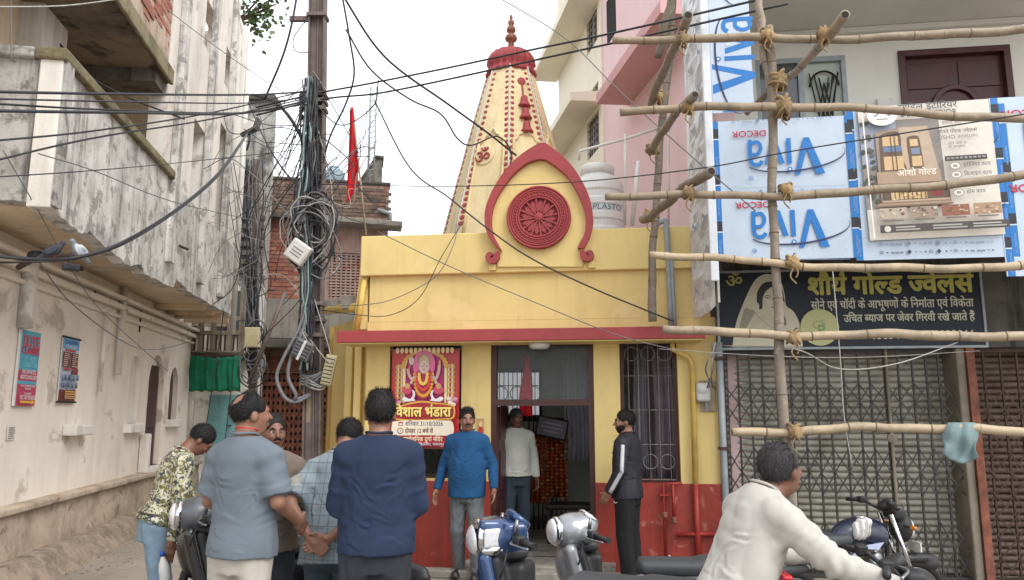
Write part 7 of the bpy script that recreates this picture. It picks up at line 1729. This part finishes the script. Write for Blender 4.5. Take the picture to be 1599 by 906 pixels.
def hand(S, wr, d, nrm, side, curl=.5, k=.008, sc=1.):
    """wrist point, pointing direction, palm normal; adds palm, four fingers, thumb to a solid"""
    d = d.normalized(); nrm = (nrm-d*nrm.dot(d)).normalized(); lat = d.cross(nrm)*side     # lat points to the thumb side
    S.cap(wr, wr+d*.03, .026*sc, .028*sc, .012); pc = wr+d*.055*sc
    A = Matrix((lat, d, nrm)).transposed(); S.box(pc, (.040*sc, .045*sc, .015*sc), .013*sc, A, .012)
    for i, (o, L_) in enumerate(((.030, .072), (.010, .080), (-.010, .075), (-.029, .060))):
        b0 = wr+d*.095*sc+lat*o*sc; a = curl*(.55+.1*i); dd = (d*math.cos(a)+nrm*math.sin(a)); m = b0+dd*L_*.5*sc; a2 = a+curl*.9; d2 = d*math.cos(a2)+nrm*math.sin(a2)
        S.cap(b0, m, .0092*sc, .0085*sc, k); S.cap(m, m+d2*L_*.5*sc, .0085*sc, .0072*sc, .004)
    tb = wr+d*.03*sc+lat*.030*sc; t1 = tb+(d*.6+lat*.75+nrm*.25).normalized()*.045*sc; S.cap(tb, t1, .0125*sc, .0105*sc, .012); S.cap(t1, t1+(d*.9+lat*.1+nrm*.45).normalized()*.036*sc, .0105*sc, .008*sc, .005)
def person(label, loc, rz, Hh, cfg):
    """joints are given for a 1.72 m figure facing +y; the root is scaled to height"""
    c = dict(lean=0., side=0., pelvis=(0, 0, .93), head=(0, 0), girth=1., arms=None, legs=None, top='tee_grey', sleeve='short', bottom='trouser_dark', shoes='shoe_dark', hair='hair_black', bald=False, skin='skin', hem=-.10, hands=((0, 1), (0, 1)), loose=1., h=.0075, neck_fwd=0., fold=.0075, boxy=0., twist=0.)
    c.update(cfg); k = Hh/1.72
    t = thing('person', label, 'person', loc, rz); t.scale = (k, k, k)
    pel = V3(*c['pelvis']); Tm = Matrix.Translation(pel) @ Matrix.Rotation(R(c['twist']), 4, 'Z') @ Matrix.Rotation(R(-c['lean']), 4, 'X') @ Matrix.Rotation(R(c['side']), 4, 'Y')
    tw = lambda x, y, z: Tm @ V3(x, y, z)
    Tp = Matrix.Translation(pel) @ Matrix.Rotation(R(c['twist']), 4, 'Z') @ Matrix.Rotation(R(-c['lean']*.4), 4, 'X')
    g = c['girth']
    prof = lambda e, bx_=0., z0=-.10: [(z, 0, y, rx+e, ry+e) for z, y, rx, ry in ((z0, .004, .182+.008*bx_, .142), (-.02, .004, .180+.010*bx_, .138), (.10, .008*g, .158*g+.022*bx_, .118*g), (.22, .008*g, .158*g+.022*bx_, .115*g), (.34, .0, .176, .118), (.43, -.006, .180, .112), (.48, -.008, .165, .098), (.52, -.012, .12, .08), (.55, -.015, .075, .066))]
    sh = [tw(-.165, -.008, .445), tw(.165, -.008, .445)]
    arms = c['arms'] or [(V3(-.24, -.02, 1.12), V3(-.25, .05, .87)), (V3(.24, -.02, 1.12), V3(.25, .05, .87))]
    arms = [tuple(V3(*p) for p in a) for a in arms]
    legs = c['legs'] or [(V3(-.10, .01, .48), V3(-.11, -.03, .08)), (V3(.10, .01, .48), V3(.11, -.03, .08))]
    legs = [tuple(V3(*p) for p in a) for a in legs]
    hips = [Tp @ V3(-.085, 0, -.04), Tp @ V3(.085, 0, -.04)]
    nb_ = tw(0, -.012, .53); yaw, pit = c['head']
    hc = tw(0, c['neck_fwd']+.02, .668); fw = V3(0, 1, 0)
    Hm = Matrix.Translation(hc) @ Matrix.Rotation(R(yaw), 4, 'Z') @ Matrix.Rotation(R(pit), 4, 'X')
    hp = lambda x, y, z: Hm @ V3(x, y, z); HR = Hm.to_3x3()
    # body: one continuous skin
    S = Solid(c['h'], .03)
    S.loft(Tm, [(z, a, y, rx-(.03 if z < 0 else 0), ry-(.03 if z < 0 else 0)) for z, a, y, rx, ry in prof(-.014)], .03)
    S.cap(nb_, hp(0, -.025, -.07), .062, .054, .03)
    S.ell(hp(0, -.012, .022), (.076, .096, .094), HR, .02).ell(hp(0, .022, -.035), (.062, .070, .082), HR, .03).ell(hp(0, .042, -.088), (.036, .036, .026), HR, .02)
    S.cap(hp(0, .088, .012), hp(0, .110, -.026), .0085, .014, .008).cap(hp(-.034, .082, .024), hp(.034, .082, .024), .010, .010, .014).cap(hp(-.018, .090, -.060), hp(.018, .090, -.060), .009, .009, .01)
    for s in (-1, 1): S.ell(hp(s*.078, -.008, -.012), (.010, .020, .031), HR, .008); S.ell(hp(s*.036, .07, -.028), (.02, .02, .018), HR, .015)
    for i, (a, s) in enumerate(zip(arms, sh)):
        e, wv_ = a; S.cap(s, e, .052, .040, .03); S.cap(e, wv_, .040, .027, .012)
        fd = (wv_-e).normalized(); nr, curl = (c['hands'][i] if isinstance(c['hands'][i][0], (tuple, Vector)) else (None, .45))
        n_ = V3(*nr) if nr else V3(1 if i == 0 else -1, .25, 0)
        hd = c.get('hand_dir', [None, None])[i]; hand(S, wv_, V3(*hd) if hd else fd, n_, (1 if i == 0 else -1)*(-1), curl)
    for (kn, an), hp_ in zip(legs, hips):
        S.cap(hp_, kn, .082, .055, .03); S.cap(kn, an, .052, .036, .012)
    body = solid('body', S, c['skin'], t)
    # top garment
    S = Solid(.007 if loc[1] < 6 else .009, .03); lo = 1.*c['loose']; S.loft(Tm, prof(.014*lo, c['boxy'], c['hem']), .03)
    for s_, a in zip(sh, arms):
        e, wv_ = a
        S.cap(tw(math.copysign(.11, s_.x if abs(c['twist']) < 60 else s_.x), -.008, .475), s_, .055, .066, .04)
        if c['sleeve'] == 'short': S.cone(s_, s_.lerp(e, .86), .070, .080*lo, .035, .008)
        else: S.cap(s_, e, .068*lo, .056*lo, .03); S.cone(e-(wv_-e)*.03, wv_, .056*lo, .042*lo, .012, .008)
    tt = solid('shirt', S, c['top'], t, creases(Tm, arms, sh, sum(map(ord, label)) % 999, c['fold']*1.05))
    pts = [hp(0, 0, 0)]
    cr = []
    for i in range(25): a = 2*PI*i/24; cr.append(tw(.070*math.cos(a), -.014+.064*math.sin(a)+.012*math.sin(a), .548+.016*math.cos(a)**2-.016*math.sin(a)))
    obj('collar', tube(cr, .007 if c['sleeve'] != 'collar' else .016, 8, False), c.get('collar', c['top']), tt, smooth=True)
    # trousers
    S = Solid(.010, .03); S.loft(Tp, [(z, 0, 0, rx, ry) for z, rx, ry in ((-.16, .150, .112), (-.06, .172, .124), (.02, .168, .12), (.07, .165, .12))], .03)
    if not c.get('belt'): S.cut(Tp @ V3(0, 0, c['hem']+.05), tuple(Tp.to_3x3() @ V3(0, 0, 1)))
    for (kn, an), hp_ in zip(legs, hips): S.cap(hp_, kn, .096*lo, .072*lo, .03); S.cone(kn-(an-kn)*.04, an+(kn-an).normalized()*-.02, .074*lo, .062*lo, .02, .008)
    tr_ = solid('trousers', S, c['bottom'], t, folds(sum(map(ord, label)) % 777+5, .004, 50))
    if c.get('belt'):
        br = [Tp @ V3((.170)*math.cos(a), (.125)*math.sin(a), .045) for a in np.linspace(0, 2*PI, 33)]; obj('belt', tube(br, .017, 8, False), 'belt_leather', tr_, smooth=True)
    for kn, an in legs:
        S = Solid(.009, .02); f_ = V3(an.x*.0, 1, 0); S.cap(V3(an.x, an.y-.03, .045), V3(an.x*1.05, an.y+.15, .035), .042, .036).box(V3(an.x, an.y+.06, .014), (.042, .13, .014), .012); solid('shoe', S, c['shoes'], t)
    # hair
    S = Solid(.006, .012); S.ell(hp(0, -.017, .034), (.0825, .103, .096), HR)
    S.ell(hp(0, .125, -.022), (.090, .078, .118), HR, .010, True); S.ell(hp(0, .06, -.12), (.12, .10, .10), HR, .012, True); S.ell(hp(0, -.02, -.155), (.13, .16, .085), HR, .015, True)
    for s in (-1, 1): S.ell(hp(s*.095, .0, -.04), (.03, .035, .045), HR, .01, True)
    if c['bald']: S.ell(hp(.0, -.085, .10), (.055, .06, .055), HR, .012, True); S.ell(hp(0, .085, .115), (.06, .07, .05), HR, .012, True)
    if c.get('quiff'): S.ell(hp(0, .022, .104), (.062, .056, .030), HR, .02)
    hv, hf = S.mesh(folds(3, .0016, 150)); rgh = np.random.RandomState(4); nh = len(hv); pick = rgh.choice(nh, 3200); cen = np.array(hp(0, -.015, .03)); upv = np.array(HR @ V3(0, -.45, -.8))
    p0 = hv[pick]; nn = p0-cen; nn /= np.linalg.norm(nn, axis=1)[:, None]; tg = upv*.9-nn*(nn@upv*.9)[:, None]+rgh.normal(size=nn.shape)*.3; tg /= np.linalg.norm(tg, axis=1)[:, None]
    lp = (p0-np.array(hc))@np.array(HR); kp = (lp[:, 1] < .02) | (lp[:, 2] > .105); p0, nn, tg = p0[kp], nn[kp], tg[kp]
    sdv = np.cross(nn, tg); ln = rgh.uniform(.012, .030, (len(p0), 1)); wd = .0011; q0 = p0-nn*.002; q1 = p0+nn*.0035+tg*ln*.5; q2 = p0+nn*(.0035-ln*.12)+tg*ln
    sv = np.stack([q0-sdv*wd, q0+sdv*wd, q1+sdv*wd, q1-sdv*wd, q2+sdv*wd*.3, q2-sdv*wd*.3], 1).reshape(-1, 3); b0 = nh+np.arange(len(p0))*6; sf_ = np.concatenate([np.stack([b0, b0+1, b0+2, b0+3], 1), np.stack([b0+3, b0+2, b0+4, b0+5], 1)])
    hm_ = npmesh('hair', (np.concatenate([hv, sv]), np.concatenate([hf, sf_]))); hm_.materials.append(M_(c['hair'])); obj('hair', hm_, None, t)
    if c.get('face'):
        for s in (-1, 1):
            ey = obj('eye', xf(lathe([(.002, -.011), (.009, -.006), (.011, 0), (.009, .006), (.002, .011)], 12), Matrix.Translation(hp(s*.031, .0765, .002))), 'eye_white', body, smooth=True)
            obj('iris', xf(lathe([(.0055, -.001), (.0055, .001), (.001, .002)], 10), Hm @ Matrix.Translation((s*.031, .0868, .002)) @ Matrix.Rotation(-PI/2, 4, 'X')), 'hair_black', ey)
            obj('eyebrow', tube([hp(s*.016, .094, .023), hp(s*.034, .092, .029), hp(s*.052, .080, .022)], [.004, .0055, .003], 6), c['hair'], body, smooth=True)
        obj('lips', tube([hp(-.022, .090, -.060), hp(0, .101, -.058), hp(.022, .090, -.060)], [.003, .0065, .003], 8), 'lip', body, smooth=True)
        if c['face'] == 'moustache': obj('moustache', tube([hp(-.030, .088, -.052), hp(-.015, .101, -.043), hp(0, .106, -.041), hp(.015, .101, -.043), hp(.030, .088, -.052)], [.003, .007, .006, .007, .003], 8), c['hair'], body, smooth=True)
        if c['face'] == 'beard':
            S = Solid(.006, .012); S.ell(hp(0, .022, -.036), (.0655, .0735, .085), HR).ell(hp(0, .042, -.088), (.040, .040, .030), HR); S.ell(hp(0, .05, .045), (.1, .12, .085), HR, .01, True); S.ell(hp(0, -.06, -.05), (.1, .07, .1), HR, .01, True); solid('beard', S, c['hair'], t, folds(5, .002, 120))
    return t, dict(tw=tw, hp=hp, sh=sh, arms=arms, k=k, Tm=Tm)
def spot(u, Y): return (at(u, 800, Y).x, Y, 0)
# man in grey T-shirt, back to us, looking right
gm, gi = person('balding man in grey T-shirt and beige trousers, back turned, looking right', spot(380, 4.4), R(-22), 1.77, dict(top='tee_grey', bottom='trouser_beige', bald=True, head=(-30, 2), boxy=.7, girth=1.0, hem=-.075, loose=1.0, arms=[((-.225, -.01, 1.13), (-.15, .20, .98)), ((.235, -.01, 1.14), (.20, .20, 1.02))], legs=[((-.11, .0, .48), (-.13, -.03, .08)), ((.11, .0, .48), (.13, -.03, .08))], fold=.006, shoes='shoe_light'))
obj('neck_thread', tube([gi['tw'](.066*math.cos(a), -.010+.062*math.sin(a), .585-.012*math.sin(a)) for a in np.linspace(0, 2*PI, 21)], .003, 6, False), 'lamp_red', gm)
# man in navy sweatshirt, back to us
person('man in navy sweatshirt, back turned to us, facing the temple poster', spot(589, 4.4), R(4), 1.775, dict(top='shirt_navy', bottom='trouser_dark', sleeve='long', head=(6, 6), boxy=.9, girth=1.04, hem=-.06, loose=1.08, quiff=True, arms=[((-.21, .02, 1.11), (-.15, .25, 1.06)), ((.212, .02, 1.11), (.15, .25, 1.06))], fold=.008))
# man in checked shirt, hands clasped behind
person('man in grey checked shirt with hands clasped behind his back', spot(526, 4.95), R(-6), 1.68, dict(top='check_grey', bottom='trouser_slate', sleeve='short', lean=16, pelvis=(0, -.05, .90), head=(-4, -34), neck_fwd=.05, boxy=1., girth=1.12, hem=-.15, arms=[((-.265, -.12, 1.13), (-.075, -.25, .93)), ((.255, -.12, 1.12), (.035, -.24, .94))], hands=(((0, -1, .1), .9), ((0, -1, .1), .7)), hand_dir=[(.75, -.1, -.5), (-.75, -.1, -.35)]))
# man in brown shirt behind the grey T-shirt
bm_, bi = person('moustached man in brown shirt holding a paper, behind the grey T-shirt', spot(420, 5.1), R(180+28), 1.64, dict(top='shirt_brown', bottom='trouser_dark', sleeve='short', head=(6, 2), face='moustache', skin='skin_dark', arms=[((-.22, .06, 1.12), (-.11, .24, 1.10)), ((.26, -.02, 1.12), (.24, .16, .95))], hands=(((0, 0, 1), .6), ((0, 1, 0), .5))))
# man bending in camouflage shirt
cm, ci = person('man in camouflage shirt and pale jeans bending over beside the scooter', spot(256, 5.85), R(-56), 1.62, dict(top='camo', bottom='jeans_light', sleeve='long', lean=19, pelvis=(0, -.05, .93), head=(-10, -48), neck_fwd=.06, belt=True, hem=-.005, girth=.98, skin='skin_dark', arms=[((-.24, .22, 1.06), (-.22, .34, .86)), ((.25, .06, 1.06), (.27, .02, .80))], legs=[((-.10, .03, .48), (-.12, -.02, .08)), ((.12, -.02, .48), (.16, -.10, .08))]))
# man in blue sweater facing us
person('man in bright blue sweater and grey jeans walking towards us by the door', spot(729, 8.15), R(180-12), 1.70, dict(top='shirt_blue', bottom='jeans_grey', sleeve='long', girth=1.2, head=(22, 0), face='moustache', quiff=True, hem=-.12, arms=[((-.27, -.02, 1.13), (-.31, .10, .90)), ((.27, -.05, 1.13), (.32, .02, .88))], legs=[((-.11, .05, .48), (-.12, .03, .08)), ((.10, .0, .48), (.11, -.12, .09))]))
# man in the doorway
p = T.w(X(806, 640, .62), .62, .1)
person('moustached man in white shirt standing inside the temple doorway', p, R(180+14), 1.60, dict(top='shirt_white', bottom='trouser_slate', sleeve='long', head=(14, -4), face='moustache', hair='hair_grey', skin='skin_dark', hem=-.04, girth=1.03, arms=[((-.24, -.02, 1.12), (-.25, .05, .87)), ((.25, -.05, 1.12), (.26, .0, .87))]))
# man in black track suit
jb, ji = person('bearded man in black track jacket with white sleeve stripe, looking left', spot(981, 7.95), R(62), 1.68, dict(top='jacket_black', bottom='trouser_black', sleeve='long', head=(28, -2), face='beard', hem=-.10, girth=1.06, loose=1.12, shoes='shoe_light', arms=[((-.25, -.02, 1.12), (-.24, .12, .90)), ((.24, -.03, 1.12), (.25, .06, .87))]))
e, w_ = ji['arms'][0]; s_ = ji['sh'][0]
dn_ = lambda a, b_, r: [a.lerp(b_, q)+V3(-r, -.035, .0) for q in np.linspace(.02, .98, 6)]
obj('sleeve_stripe', xf(tube(dn_(s_, e, .070)+dn_(e, w_, .052), .020, 8), Matrix.Identity(4)), 'stripe_white', jb, smooth=True)
obj('chest_logo', tube([ji['tw'](-.10, .124, .36), ji['tw'](-.08, .130, .345), ji['tw'](-.055, .132, .37)], .006, 6), 'stripe_white', jb)
kn, an = V3(-.10, .01, .48), V3(-.11, -.03, .08)
obj('trouser_logo', tube([V3(-.185, .05, .80), V3(-.183, .065, .79), V3(-.175, .09, .805)], .005, 6), 'stripe_white', jb)
# rider in the cream shirt
rd_, ri = person('man in loose cream shirt riding a motorcycle to the right', (1.0, 3.58, -.10), R(-76), 1.72, dict(top='shirt_cream', bottom='trouser_dark', sleeve='long', lean=26, pelvis=(0, -.06, .90), head=(20, 10), girth=1.02, loose=1.1, boxy=.7, hem=-.10, skin='skin_dark', hair='hair_grey', fold=.009, arms=[((-.24, .26, 1.08), (-.28, .56, 1.06)), ((.29, .29, 1.13), (.34, .56, 1.02))], legs=[((-.20, .36, .70), (-.20, .22, .32)), ((.20, .36, .70), (.20, .22, .32))], hands=(((0, .2, -1), .9), ((0, .2, -1), .9))))
# small things they hold
pw = bm_.matrix_basis @ bi['arms'][0][1]
pq = at(456, 757, 4.85); t = thing('paper_slip', 'white paper slip in the hand of the man in brown', 'paper', pq, rot=(R(20), R(-8), R(10)))
obj('sheet', (*[(lambda c_: c_)(cloth(-.05, .06, -.02, .05, 8, 5, 5, .006, 0, 3))],), 'white_plastic', t) if False else obj('sheet', cloth(-.05, .06, -.02, .05, 8, 5, 5, .006, 0, 3), 'white_plastic', t, smooth=True)
M4 = Matrix.Translation(cm.location) @ Matrix.Rotation(cm.rotation_euler.z, 4, 'Z') @ Matrix.Scale(ci['k'], 4)
hw_ = M4 @ (ci['arms'][1][1]+V3(.02, -.01, -.10))
t = thing('water_bottle', 'white plastic bottle with blue cap in camouflage man\'s hand'.replace("'s hand", ' shirt hand'), 'bottle', hw_-Vector((0, .03, .2)), rot=(R(6), R(-8), 0)); t['label'] = 'white plastic bottle with blue cap held by the bending man'
obj('body', lathe([(.028, 0), (.036, .02), (.036, .12), (.030, .16), (.014, .2), (.013, .22)], 20), 'white_plastic', t, smooth=True); paint('cap_blue', hx('#1f4fb0'), .4, 0, .05, 20., 0); obj('cap', lathe([(.016, .21), (.017, .24), (.010, .245)], 16), 'cap_blue', t, smooth=True)
